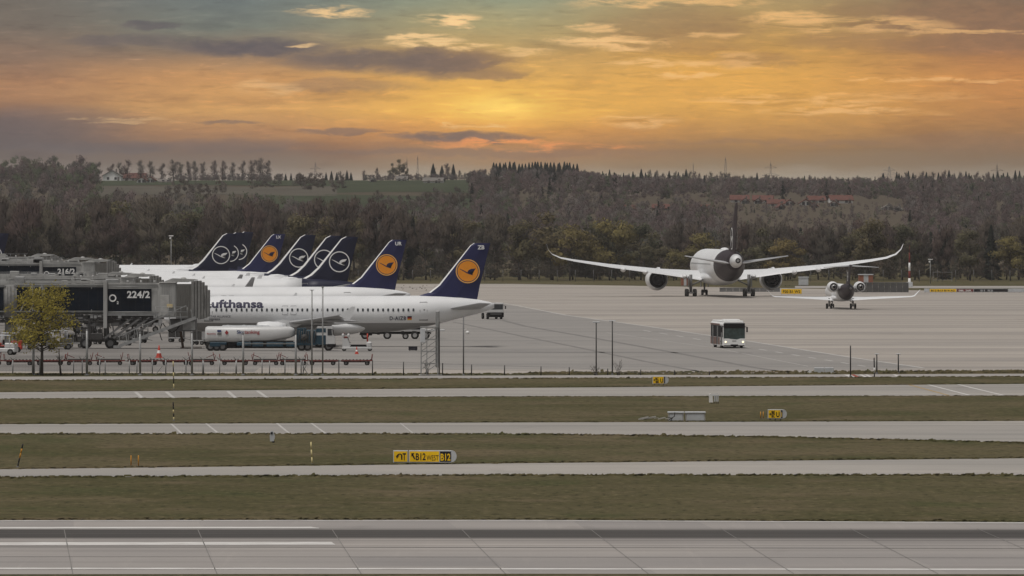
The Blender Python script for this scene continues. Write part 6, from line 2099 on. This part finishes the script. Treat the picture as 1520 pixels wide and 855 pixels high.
# ================================================================ FENCE, POLES, SIGNS, SMALL THINGS
FY = depth(557.0)
def near_fence():
    root = thing('perimeter_fence', 'thin wire mesh fence of grey posts along the near edge of the apron', 'fence', (0, FY, 0))
    s = F / FY
    def put(proto, px, y=0, z=0, rot=0):
        o = proto.copy(); C.objects.link(o); o.parent = root
        o.location = (WX(px, FY), y, z); o.rotation_euler = (0, 0, rot)
        return o
    # tall posts with forked tops on the left
    p = MB(); p.tube((0, 0, 0), (0, 0, 1.42), .055, None, 6)
    p.tube((0, 0, 1.40), (-.30, -.1, 1.78), .04, None, 5); p.tube((0, 0, 1.40), (.30, .1, 1.78), .04, None, 5)
    first = p.build('forked_post', M['galv'], root)
    xs = [19, 59, 89, 122, 148, 192, 226, 246, 276, 301, 326, 351, 389, 423, 447]
    first.location = (WX(xs[0], FY), 0, 0)
    for x in xs[1:]:
        put(first, x)
    heights = [(503, 23), (553, 22), (599, 20), (657, 18), (700, 16), (749, 15), (803, 13), (845, 12), (902, 10), (951, 8.5), (1001, 7.5), (1053, 6)]
    for px, h in heights:
        m_ = MB(); m_.tube((0, 0, 0), (0, 0, h / s), .055, .05, 6)
        m_.build('post', M['darksteel'], root, (WX(px, FY), 0, 0))
    for px in (109, 156, 203, 302, 350, 400, 450):
        m_ = MB(); m_.tube((0, 0, 0), (0, 0, 1.35), .05, None, 6); m_.build('post', M['galv'], root, (WX(px, FY), .3, 0))
    w = MB()
    xl, xr = WX(-200, FY), WX(480, FY)
    for z in (.08, .5, .95, 1.4):
        w.bar((xl, 0, z), (xr, 0, z), .012, .014)
    for z in (1.55, 1.70):
        w.bar((xl, -.25, z), (xr, -.25, z), .008, .010); w.bar((xl, .25, z), (xr, .25, z), .008, .010)
    n_ = int((xr - xl) / .30)
    for i in range(n_):
        x = xl + i * .30
        w.bar((x, 0, .05), (x, 0, 1.4), .006, .006)
    prev = None
    for px, h in [(480, 23)] + heights:
        c_ = (WX(px, FY), h / s)
        if prev:
            for f in (.06, .5, .95):
                w.bar((prev[0], 0, prev[1] * f), (c_[0], 0, c_[1] * f), .014, .016)
        prev = c_
    w.build('wire_mesh', M['galv'], root)
    b = MB(); b.bar((WX(231, FY), 0, .05), (WX(241, FY), 0, .85), .06, .06); b.build('brace', M['galv'], root)
    b = MB(); b.bar((WX(445, FY), 0, 1.5), (WX(457, FY), 0, .02), .06, .06); b.bar((WX(459, FY), 0, 1.5), (WX(448, FY), 0, .02), .06, .06); b.bar((WX(450, FY), 0, 1.1), (WX(458, FY), 0, 1.0), .05, .05)
    b.build('cross_brace', M['galv'], root)
near_fence()

def pole(px, ytop, ybase, label, r=.08, cat='pole', name='steel_pole', m=None, group=None, extra=None):
    d = depth(ybase)
    root = thing(name, label, cat, (WX(px, d), d, 0), 0, group)
    h = WZ(ytop, d)
    b = MB(); b.tube((0, 0, 0), (0, 0, h), r * 1.15, r, 8); b.build('shaft', m or M['galv'], root)
    MB().lathe([(0, r * 2.2), (.10, r * 2.1), (.14, r * 1.2)], (0, 0, 0), 'Z', 10).build('base_plate', M['strut'], root)
    if extra:
        extra(root, h)
    return root
def tee(root, h):
    b = MB(); b.box(-.34, .34, -.09, .09, h, h + .10, 0, .03); b.build('lamp_head', M['lightgrey'], root)
def tee_small(root, h):
    b = MB(); b.box(-.22, .22, -.08, .08, h, h + .08, 0, .03); b.build('lamp_head', M['lightgrey'], root)
def cap(root, h):
    b = MB(); b.lathe([(h - .02, .10), (h + .12, .10), (h + .16, .01)], (0, 0, 0), 'Z', 8); b.build('cap', M['strut'], root)
GP = 'masts along the near fence'
pole(129, 491, 557.3, 'stout grey post rising just past the leafy tree\'s crown', .10, group=GP, extra=cap)
pole(49.5, 514, 557, 'grey post beside the leafy tree\'s trunk', .12, group=GP, extra=cap)
pole(208, 495, 557.2, 'grey post in front of the 224/2 bridge stair\'s foot', .09, group=GP, extra=cap)
pole(285, 494, 557.2, 'grey post in front of the brown leg under the bridge cab', .09, group=GP, extra=cap)
pole(361, 496, 557.2, 'grey post standing across the lettering of the tanker', .09, group=GP, extra=cap)
def rail(root, h):
    b = MB(); b.bar((0, 0, h * .78), (-(439 - 361) * FY / F, 0, h * .78), .07, .07); b.build('cross_rail', M['galv'], root)
pole(439, 497, 557.2, 'grey post with long thin cross rail at the front end of the tanker\'s tank', .09, group=GP, extra=rail)
pole(463, 431, 557.4, 'slender tall lamp post in front of the nearest airliner, first of the close pair', .065, 'lamp post', 'lamp_post', None, 'lamp posts along the apron edge', tee_small)
pole(479, 427, 557.4, 'slightly taller of the two close lamp posts in front of the nearest airliner', .065, 'lamp post', 'lamp_post', None, 'lamp posts along the apron edge', cap)
def cctv(root, h):
    b = MB(); b.bar((0, 0, h * .77), (.28, -.05, h * .79), .04, .04); b.lathe([(0, .02), (.05, .15), (.22, .17), (.30, .10), (.32, .01)], (.38, -.05, h * .70), 'Z', 14)
    b.build('camera_dome', M['markwhite'], root)
pole(688, 470, 557.4, 'slim dark post carrying a white camera dome below the airliner\'s tail', .06, 'camera post', 'camera_post', M['strut'], None, cctv)
pole(885, 479, 556.6, 'thin lamp post with bright flat lamp head beside a slightly taller one', .055, 'lamp post', 'lamp_post', M['darksteel'], 'lamp posts along the apron edge', tee)
pole(909, 477, 556.6, 'taller thin lamp post with faint lamp head next to a small bare shrub', .055, 'lamp post', 'lamp_post', M['darksteel'], 'lamp posts along the apron edge', tee)
pole(1262.5, 513, 559.5, 'tall dark bare pole by the red and white road marking', .055, 'pole', 'marker_pole', M['black'])
pole(1301.5, 526, 555.2, 'short dark lamp post with pale head beside the striped marker pole', .06, 'lamp post', 'lamp_post', M['darksteel'], 'lamp posts along the apron edge', tee_small)
pole(1333.5, 526, 554.6, 'short dark lamp post with pale head standing alone past the striped marker pole', .06, 'lamp post', 'lamp_post', M['darksteel'], 'lamp posts along the apron edge', tee_small)

def banded(px0, ytop, px1, ybase, label, bands, r=.05, cat='marker pole', group='banded marker poles'):
    d = depth(ybase)
    root = thing('marker_pole', label, cat, (WX(px1, d), d, 0), 0, group)
    h = WZ(ytop, d); dx_ = (px0 - px1) * d / F
    b = MB()
    n = len(bands)
    for i, k in enumerate(bands):
        t0, t1 = i / n, (i + 1) / n
        b.tube((dx_ * t0, 0, h * t0), (dx_ * t1, 0, h * t1), r, None, 8, k)
    b.build('shaft', [M['black'], M['cream'], M['amber'], M['red'], M['markwhite']], root)
    MB().lathe([(0, r * 1.8), (.06, r * 1.7), (.08, r)], (0, 0, 0), 'Z', 10).build('base_plate', M['strut'], root)
banded(1297.5, 531, 1298, 560.6, 'dark and pale banded marker pole at the end of the road marking', [0, 4, 0, 0], .055)
banded(257, 536, 258, 578, 'black and cream banded marker pole in front of the fence', [1, 0, 1, 0, 1], .045)
banded(257, 597, 258, 624.5, 'black and cream banded marker pole on the grass between the two taxiways', [1, 0, 1, 0, 0], .045)
banded(34, 659, 26, 693.5, 'leaning black and yellow marker pole at the edge of the grass', [0, 2, 2, 0, 0][::-1], .045)
banded(461.5, 656, 463.5, 690, 'cream marker pole on the grass before the taxiway', [1, 1, 1], .045)
def stub(px, ytop, ybase, label, group):
    d = depth(ybase)
    root = thing('marker_stake', label, 'marker stake', (WX(px, d), d, 0), 0, group)
    h = WZ(ytop, d)
    MB().tube((0, 0, 0), (0, 0, h), .035, None, 7).build('shaft', M['amber'], root)
    MB().lathe([(0, .07), (.04, .06)], (0, 0, 0), 'Z', 8, 0, True, True, True).build('base_plate', M['strut'], root)
for px in (194.5, 205.5):
    stub(px, 676, 692.5, 'amber stake, one of two standing together on the grass near the front taxiway', 'pair of amber stakes')
for px in (1129, 1133):
    stub(px, 611, 622, 'amber stake, one of two close together beside a yellow sign', 'pair of stakes beside the sign')

# the red and white mast at the far side, and its neighbours
def mast():
    d = depth(426)
    root = thing('marker_mast', 'tall red and white banded mast beyond the regional jet\'s wing tip', 'mast', (WX(1350, d), d, 0))
    b = MB(); h = WZ(374, d); s = d / F
    cuts = [0, 13, 24, 36, 51]
    rs = [.34, .25, .22, .19, .12]
    for i in range(4):
        b.tube((0, 0, cuts[i] * s), (0, 0, cuts[i + 1] * s), rs[i], rs[i + 1], 10, i % 2)
    b.tube((0, 0, 51 * s), (0, 0, 62 * s), .05, .03, 6, 1)
    b.build('shaft', [M['markwhite'], M['red']], root)
    MB().box(-.65, .65, -.5, .5, 0, 1.0, 0, .06).build('base', M['lightgrey'], root)
mast()
def far_lamp(px, ytop, yb, label):
    d = depth(yb)
    root = thing('camera_post', label, 'camera post', (WX(px, d), d, 0))
    h = WZ(ytop, d)
    MB().tube((0, 0, 0), (0, 0, h), .10, .08, 8).build('shaft', M['galv'], root)
    b = MB(); b.box(-.5, .5, -.12, .12, h - .1, h + .1); b.lathe([(h - .75, .05), (h - .5, .22), (h - .3, .05)], (-.2, 0, 0), 'Z', 10); b.build('camera_dome', M['markwhite'], root)
far_lamp(1381, 385, 421, 'thin grey post with small white dome beyond the red and white mast')
far_lamp(254, 350, 421, 'thin grey post rising against the wood behind the white fuselages')

def cabin(px0, px1, ytop, ybase, label, mats_, dep=4.0, stripes=0):
    d = depth(ybase)
    x0, x1 = WX(px0, d), WX(px1, d)
    w = x1 - x0; h = WZ(ytop, d)
    root = thing('equipment_cabin', label, 'equipment cabin', ((x0 + x1) / 2, d, 0), 0, 'cabins at the far side of the airfield')
    b = MB()
    if stripes:
        for i in range(stripes):
            b.box(-w / 2 + w * i / stripes, -w / 2 + w * (i + 1) / stripes, 0, dep, .15, h * .92, i % 2)
    else:
        b.box(-w / 2, w / 2, 0, dep, .15, h * .92, 0, .05)
    b.build('wall', mats_, root)
    MB().box(-w / 2 - .1, w / 2 + .1, -.1, dep + .1, h * .92, h, 0, .03).build('roof', M['lightgrey'], root)
    MB().box(-w / 2 + .1, w / 2 - .1, .1, dep - .1, 0, .16).build('plinth', M['concrete'], root)
M_dorange = mat('faded orange panel', lin((150, 96, 74)), .6, var=.15)
cabin(1275, 1296, 407, 424.0, 'orange and white striped cabin beyond the regional jet\'s far engine', [M_dorange, M['lightgrey'], ], 4, 3)
cabin(1011, 1023, 411, 425, 'small orange and white cabin behind the big jet\'s landing gear', [M_dorange, M['lightgrey']], 3, 3)
cabin(1186, 1200, 411, 424.5, 'plain pale cabin between the big jet\'s engine and the regional jet', [M['lightgrey']], 3)

# low dark blast wall, line of far guidance signs
def low_wall(px0, px1, ytop, ybase, label):
    d = depth(ybase)
    x0, x1 = WX(px0, d), WX(px1, d); h = WZ(ytop, d)
    root = thing('blast_wall', label, 'blast wall', ((x0 + x1) / 2, d, 0)); w = x1 - x0
    n = 9
    b = MB()
    for i in range(n):
        a = -w / 2 + w * i / n
        b.prism([(0, 0), (1.2, 0), (.7, h), (.45, h)], 'YZ', a + .03, a + w / n - .03)
    b.build('panel', M['darksteel'], root)
    b = MB(); b.box(-w / 2, w / 2, .42, .74, h, h + .12); b.build('cap_rail', M['strut'], root)
low_wall(1268, 1349, 420, 434, 'low dark blast wall behind the regional jet, ending at the mast')
low_wall(1068, 1158, 428.0, 433.2, 'very low dark kerb wall behind the big jet\'s near landing gear')

def sign_end(mb, x, h, z0, mi):
    """rounded pale end of a sign"""
    pts = [(x, z0)] + [(x + math.cos(t) * h * .42, z0 + h / 2 + math.sin(t) * h / 2) for t in np.linspace(-PI / 2, PI / 2, 11)] + [(x, z0 + h)]
    mb.prism(pts, 'XZ', -.16, .16, mi)

def guidance_sign(px0, ytop, px1, ybase, label, panels, end=True, z0=.13, yaw=0.0):
    """panels: (left px, right px, film, [(text, left px, size in px)], text film)"""
    d = depth(ybase)
    s = F / d
    root = thing('guidance_sign', label, 'taxiway sign', (WX(px0, d), d, 0), yaw, 'yellow airfield guidance signs')
    h = WZ(ytop, d) - z0
    lx = lambda px: (px - px0) / s
    hs = MB()
    first = True
    for a, b, film, texts, ink in panels:
        hs.box(lx(a) - .03, lx(b) + .03, -.14, .14, z0 - .03, z0 + h + .03, 0, .02)
    if end:
        sign_end(hs, lx(panels[-1][1]) + .03, h + .02, z0, 0)
    hs.build('housing', M['lightgrey'], root)
    for i, (a, b, film, texts, ink) in enumerate(panels):
        p = MB(); p.box(lx(a) + .02, lx(b) - .02, -.152, -.142, z0 + .03, z0 + h - .03)
        pn = p.build('panel', film, root)
        t = MB()
        for tx in texts:
            tx(t, lx, z0, h)
        if t.v:
            t.build('lettering', ink, pn)
    lg = MB()
    n = max(2, int((lx(panels[-1][1])) / 1.0))
    for i in range(n + 1):
        x = .15 + (lx(panels[-1][1]) - .3) * i / n
        lg.box(x - .04, x + .04, -.05, .05, -.05, z0)
    lg.build('leg', M['strut'], root)
    return root
def T(txt, px, size, zf=.2, sx=1.0, bold=.02, fit=None):
    def f(mb, lx, z0, h):
        vs, fs, w = text_polys(txt, size * h, bold * h, 1.0, 1.0)
        k = sx if fit is None else (lx(fit) - lx(px)) / w
        mb.add([(lx(px) + a * k, -.157, z0 + zf * h + b) for a, b in vs], fs, 0)
    return f
def arrow_up_left(px0, px1):
    def f(mb, lx, z0, h):
        x0, x1 = lx(px0), lx(px1)
        za, zb_ = z0 + h * .26, z0 + h * .74
        w = h * .07
        mb.prism([(x1 - w, za), (x1 + w * .6, za + w * .4), (x0 + w * 1.9, zb_ - w * .2), (x0 + w * .3, zb_ - w * 1.4)], 'XZ', -.160, -.155)
        mb.prism([(x0 - w * .3, zb_ + w * .9), (x0 - w * .3, zb_ - h * .24), (x0 + w * .9, zb_ - h * .20), (x0 + w * 1.0, zb_ - w * .5), (x0 + h * .20, zb_ - w * .4), (x0 + h * .23, zb_ + w * .9)], 'XZ', -.161, -.156)
    return f
def arrow_turn(px0, px1):
    def f(mb, lx, z0, h):
        x0, x1 = lx(px0), lx(px1)
        r = (x1 - x0) * .40; cx = x1 - r; cz_ = z0 + h * .56
        w = h * .055
        pts = []
        ts = np.linspace(0, PI * .95, 12)
        outer = [(cx + math.cos(t) * (r + w), cz_ + math.sin(t) * (r + w) * .85) for t in ts]
        inner = [(cx + math.cos(t) * (r - w), cz_ + math.sin(t) * (r - w) * .85) for t in ts[::-1]]
        mb.prism([(cx + r + w, z0 + h * .22)] + outer + inner + [(cx + r - w, z0 + h * .22)], 'XZ', -.160, -.155)
        mb.prism([(x0 - w, cz_ + h * .02), (cx - r + h * .15, cz_ + h * .05), (cx - r - w, cz_ - h * .24)], 'XZ', -.161, -.156)
    return f
def arrow_left(px0, px1):
    def f(mb, lx, z0, h):
        x0, x1 = lx(px0), lx(px1); zc = z0 + h * .5; w = h * .05
        mb.prism([(x0, zc), (x0 + h * .2, zc + h * .16), (x0 + h * .2, zc + w), (x1, zc + w), (x1, zc - w), (x0 + h * .2, zc - w), (x0 + h * .2, zc - h * .16)], 'XZ', -.160, -.155)
    return f
guidance_sign(584, 669.2, 675, 689.2, 'long yellow sign reading B12 WEST and B12 on the near grass', [
    (584.3, 605.0, M['yellow'], [arrow_turn(588.5, 596.5), T('T', 597.6, .84, .20, bold=.03, fit=602.6)], M['black']),
    (607.5, 652.2, M['yellow'], [arrow_up_left(611, 616), T('B12', 617.2, .84, .20, fit=632.0), T('WEST', 633.2, .66, .16, bold=.004, fit=651)], M['black']),
    (652.6, 669.8, M['black'], [T('B12', 654.0, .84, .16, fit=668.6)], M['yellow'])])
guidance_sign(1140, 608.2, 1167, 623.6, 'short yellow sign with dark end panel between two taxiways, amber stakes beside it', [
    (1140.2, 1158.6, M['yellow'], [arrow_left(1141.5, 1144.8), T('BE', 1145.2, .50, .52, fit=1150), T('BC', 1145.2, .50, .12, fit=1150), T('U', 1152, .80, .18, fit=1157)], M['black']),
    (1158.9, 1161.8, M['black'], [T('I', 1159.8, .7, .2, fit=1160.6)], M['yellow'])])
guidance_sign(969, 558.8, 991, 571.6, 'short yellow sign with dark end panel on the strip beside the service road', [
    (969, 985.2, M['yellow'], [arrow_left(969.8, 972.2), T('BC', 972.8, .48, .52, fit=977.5), T('BE', 973.2, .48, .10, fit=978), T('U', 980, .8, .16, fit=984.3)], M['black']),
    (985.4, 987.4, M['black'], [], M['yellow'])])
guidance_sign(1159, 428.8, 1191, 437.2, 'far yellow sign on the apron edge beside the big jet\'s near engine', [
    (1159.5, 1190, M['yellow'], [T('P20 B1 W2', 1162, .72, .2, fit=1188)], M['black'])], False)
guidance_sign(1372, 428.6, 1520, 434.4, 'very long low row of yellow and red signs at the far apron edge', [
    (1372, 1379, M['lightgrey'], [], M['black']),
    (1380, 1419.5, M['yellow'], [T('B12 B13 B14 A2', 1382, .74, .18, fit=1417)], M['black']),
    (1420, 1445, M['red'], [T('08L 26R', 1423, .74, .18, fit=1442)], M['markwhite']),
    (1445.5, 1496, M['black'], [T('S1 S2', 1455, .7, .2, fit=1474)], M['lightgrey']),
    (1497, 1530, M['lightgrey'], [], M['black'])], False)

# pale boxes of the airfield lighting
def plinth_box(px0, px1, ytop, ybase, label, name='equipment_box'):
    d = depth(ybase)
    x0, x1 = WX(px0, d), WX(px1, d); w = x1 - x0; h = WZ(ytop, d)
    root = thing(name, label, 'equipment box', ((x0 + x1) / 2, d, 0), 0, 'pale equipment boxes on the grass')
    MB().box(-w / 2, w / 2, 0, 1.5, -.05, h * .86, 0, .015).build('body', M['concrete'], root)
    MB().box(-w / 2 - .04, w / 2 + .04, -.05, 1.55, h * .86, h, 0, .02).build('lid', M['lightgrey'], root)
    MB().box(-w / 2 + .1, w / 2 - .1, -.012, .0, h * .1, h * .75, 0).build('door', M['lightgrey'], root)
plinth_box(992, 1015, 611.4, 625.2, 'low pale concrete box on the grass with a bent bracket leaning on it')
plinth_box(1017.5, 1047, 611.4, 625.2, 'wider low pale concrete box joined behind the one with a bracket')
def bracket():
    d = depth(625.5)
    b = MB()
    s = d / F
    b.bar((-.30, 0, .02), (.25, 0, .38), .06, .06); b.bar((.25, 0, .38), (.28, 0, .68), .06, .06); b.bar((-.05, 0, .02), (.1, 0, .26), .06, .06); b.bar((-.3, 0, .3), (.1, 0, .25), .05, .05)
    tag(b.build('steel_bracket', M['darksteel'], None, (WX(996, d), d - .35, 0)), 'bent dark steel bracket leaning against the low concrete box', 'bracket')
bracket()
def rubble(px, py, label, n, spread):
    d = depth(py)
    b = MB()
    r = random.Random(px)
    for i in range(n):
        x, y, q = r.uniform(-spread, spread), r.uniform(-1.5, 1.5), r.uniform(.05, .16)
        b.bar((x - q * 2.4, y, .03), (x + q * 2.4, y + r.uniform(-.2, .2), .06 + q * .8), q, q * .6)
    o = b.build('rubble', M['concrete'], None, (WX(px, d), d, 0))
    tag(o, label, 'rubble', kind='stuff')
rubble(972, 622.5, 'scattered pale slabs lying in the grass beside the concrete box', 14, 1.1)
def light_unit(px0, px1, ytop, ybase, label, n=3):
    d = depth(ybase)
    x0, x1 = WX(px0, d), WX(px1, d); w = x1 - x0; h = WZ(ytop, d)
    root = thing('approach_light', label, 'approach light unit', ((x0 + x1) / 2, d, 0), 0, 'white light units on the grass')
    b = MB(); b.prism([(-w / 2, h * .12), (-w * .12, h * .12), (-w * .16, h * .86), (-w * .38, h), (-w / 2, h * .92)], 'XZ', -.3, .3)
    b.build('housing', M['markwhite'], root)
    for i in range(n):
        x = -w * .02 + (w * .5) * i / n
        c = MB(); c.prism([(x, h * .2), (x + w * .11, h * .2), (x + w * .13, h * .82), (x + w * .02, h * .82)], 'XZ', -.28, .28); c.build('fin_panel', M['lightgrey'], root)
    b = MB(); b.box(-w * .3, w * .5, -.2, .2, h * .78, h * .84); b.bar((-w * .2, 0, h * .9), (w * .4, 0, h * 1.02), .03, .03); b.build('top_bar', M['lightgrey'], root)
    b = MB()
    for x in (-w * .3, .0, w * .2, w * .4):
        b.box(x - .03, x + .03, -.2, .2, 0, h * .2)
    b.build('leg', M['darksteel'], root)
light_unit(1052.5, 1067.5, 584, 599, 'white finned light unit on the grass beside the far taxiway')
def white_marker():
    d = depth(657)
    h = WZ(640, d)
    root = thing('marker_unit', 'slim white upright unit on the grass beside the middle taxiway', 'marker unit', (WX(404, d), d, 0))
    b = MB(); b.prism([(-.14, h * .12), (.10, h * .12), (.19, h * .5), (.08, h * .98), (-.08, h), (-.16, h * .6)], 'XZ', -.14, .14); b.build('housing', M['lightgrey'], root)
    MB().box(-.02, .16, -.10, .10, 0, h * .13).build('leg', M['black'], root)
    MB().box(-.10, .04, -.16, -.142, h * .72, h * .92).build('lens', M['glass'], root)
white_marker()
def kerb_box():
    d = depth(554.3)
    root = thing('equipment_box', 'pale blue grey double cabinet lying low at the apron edge beside a tilted white plate', 'equipment box', (WX(1223, d), d, 0), 0, 'pale equipment boxes on the grass')
    s = d / F
    for i, (a, b) in enumerate(((-14, .5), (1.5, 14.5))):
        MB().box(a * s, b * s, 0, .8, .03, 8.6 * s, 0, .03).build('body', M['lightgrey'], root)
    MB().box(-14 * s, 14.5 * s, -.05, .85, 0, .04).build('base', M['concrete'], root)
    o = thing('tilted_plate', 'tilted white plate on the ground beside the low double cabinet', 'plate', (WX(1201, d), d, 0))
    MB().prism([(-4 * s, .02), (1.5 * s, .02), (4.5 * s, 4.6 * s), (.5 * s, 4.8 * s)], 'XZ', -.05, .05).build('panel', M['markwhite'], o)
    MB().bar((2 * s, .1, .02), (2.5 * s, .35, 3 * s), .05, .05).build('prop', M['strut'], o)
kerb_box()

def lattice_tower():
    d = depth(557.4)
    s = d / F
    root = thing('lattice_tower', 'short grey lattice tower carrying a tall flat antenna slab at the fence', 'lattice tower', (WX(637.5, d), d, 0))
    h = WZ(486, d); a = 12.5 * s
    b = MB()
    for sx in (-1, 1):
        for sy in (-1, 1):
            b.bar((sx * a, sy * a, 0), (sx * a * .95, sy * a * .95, h), .09, .09)
    n = 4
    for i in range(n):
        z0, z1 = h * i / n, h * (i + 1) / n
        for y in (-a, a):
            b.bar((-a, y, z0), (a, y, z1), .045, .045); b.bar((-a, y, z0 + h / n / 2), (a, y, z1 + h / n / 2) if i < n - 1 else (a, y, h), .045, .045)
            b.bar((-a, y, z1), (a, y, z1), .05, .05)
        for x in (-a, a):
            b.bar((x, -a, z0), (x, a, z1), .045, .045); b.bar((x, -a, z1), (x, a, z1), .05, .05)
    b.bar((-.3 * a, -a, 0), (-.3 * a, -a, h), .08, .08)
    b.build('frame', M['galv'], root)
    p = MB(); p.box(9.0 * s, 15.0 * s, -.25, .25, 12 * s, 96 * s, 0, .06); p.build('antenna_slab', M['galv'], root)
    p = MB(); p.tube((14.6 * s, -.3, 0), (14.6 * s, -.3, 80 * s), .06, None, 6); p.build('slab_pole', M['darksteel'], root)
    p = MB(); p.box(-13.6 * s, -6 * s, -a - .15, -a + .1, 49 * s, 70 * s, 0, .03); p.build('panel', M['lightgrey'], root)
    p = MB(); p.box(-14 * s, 13 * s, -a - .05, a + .05, h, h + .08, 0); p.build('platform', M['galv'], root)
    p = MB(); p.box(-1.0, 1.2, -.6, .9, -.02, .10, 0, .02); p.build('base', M['concrete'], root)
lattice_tower()

# the leafy tree and its thin neighbour by the fence
def near_tree():
    d = depth(557.5)
    h = WZ(428, d)
    w = 104 * d / F
    root = thing('young_tree', 'small yellow green spring tree standing at the fence before the bridges', 'tree', (WX(62, d), d, 0))
    r = random.Random(5)
    mb = MB()
    mb.tube((0, 0, -.1), (.03, 0, h * .32), .16, .12, 8); mb.tube((.03, 0, h * .32), (-.05, .05, h * .62), .12, .07, 8); mb.tube((-.05, .05, h * .62), (0, 0, h * .95), .07, .02, 6)
    tips = []
    for i in range(96):
        t = r.uniform(.26, .92)
        b = Vector((0, 0, h * t))
        a = r.uniform(0, 2 * PI)
        ext = w / 2 * (math.sin(PI * min(1.0, .16 + .78 * (t - .2) / .8)) ** .55) * r.uniform(.45, 1.12)
        e = b + Vector((math.cos(a) * ext, math.sin(a) * ext, h * r.uniform(.02, .11)))
        m_ = b.lerp(e, .5) + Vector((0, 0, .2))
        mb.tube(b, m_, .045, .028, 5); mb.tube(m_, e, .028, .010, 4)
        for q in range(4):
            p = m_.lerp(e, r.random()); g = p + Vector((r.gauss(0, .35), r.gauss(0, .35), r.uniform(0, .6)))
            mb.tube(p, g, .014, .006, 4); tips.append(g)
        tips += [e, m_.lerp(e, .6), m_]
    mb.build('trunk', M_bark, root)
    vs, fs = [], []
    for i in range(6500):
        p = tips[r.randrange(len(tips))] + Vector((r.gauss(0, .27), r.gauss(0, .27), r.gauss(0, .24)))
        dv = Vector((r.gauss(0, 1), r.gauss(0, 1), r.gauss(0, 1))).normalized(); e = dv.orthogonal().normalized(); g = dv.cross(e)
        q = r.uniform(.04, .15)
        k = len(vs)
        vs += [p - e * q, p - g * q * .6, p + e * q, p + g * q * .6]; fs.append((k, k + 1, k + 2, k + 3))
    me = bpy.data.meshes.new('crown'); me.from_pydata([v[:] for v in vs], [], fs)
    me.materials.append(leaf_mat('golden green young leaves', [(0.35, 0.295, 0.065), (0.37, 0.31, 0.07)]))
    link('crown', me, root)
    s = F / d
    t2 = thing('sapling', 'thin leaning sapling stem beside the yellow green tree', 'sapling', (WX(90.5, d), d, 0))
    m2 = MB(); m2.tube((0, 0, 0), (-.12, 0, 1.2), .10, .07, 7); m2.tube((-.12, 0, 1.2), (-.2, 0, 2.5), .07, .03, 6)
    for i in range(8):
        z = r.uniform(1.2, 2.4); m2.tube((-.14, 0, z), (-.14 + r.uniform(-.5, .5), r.uniform(-.3, .3), z + r.uniform(.2, .6)), .02, .006, 4)
    m2.build('trunk', M_bark, t2)
near_tree()

# thin bare shrubs along the fence
def shrub(px, h, w, label, seed):
    d = FY - 1.0
    r = random.Random(seed)
    mb = MB()
    for i in range(12):
        x = r.gauss(0, .08)
        e = Vector((x + r.gauss(0, w * .4), r.gauss(0, w * .3), h * r.uniform(.55, 1)))
        m_ = Vector((x + e.x * .3, e.y * .3, e.z * .55))
        mb.tube((x, 0, 0), m_, .022, .014, 4); mb.tube(m_, e, .014, .006, 4)
        for q in range(4):
            g = e + Vector((r.gauss(0, .12), r.gauss(0, .12), r.gauss(0, .08))); mb.tube(m_.lerp(e, r.uniform(.4, 1)), g, .008, .005, 4)
    tag(mb.build('bare_shrub', M_bark, None, (WX(px, d), d, 0)), label, 'shrub')
shrub(917, 1.55, .5, 'thin bare shrub beside the taller thin lamp post', 1)
shrub(884, .95, .8, 'low bare arching shrub at the foot of the thin lamp post', 2)
shrub(634, 1.4, .5, 'thin bare shrub at the foot of the lattice tower', 3)
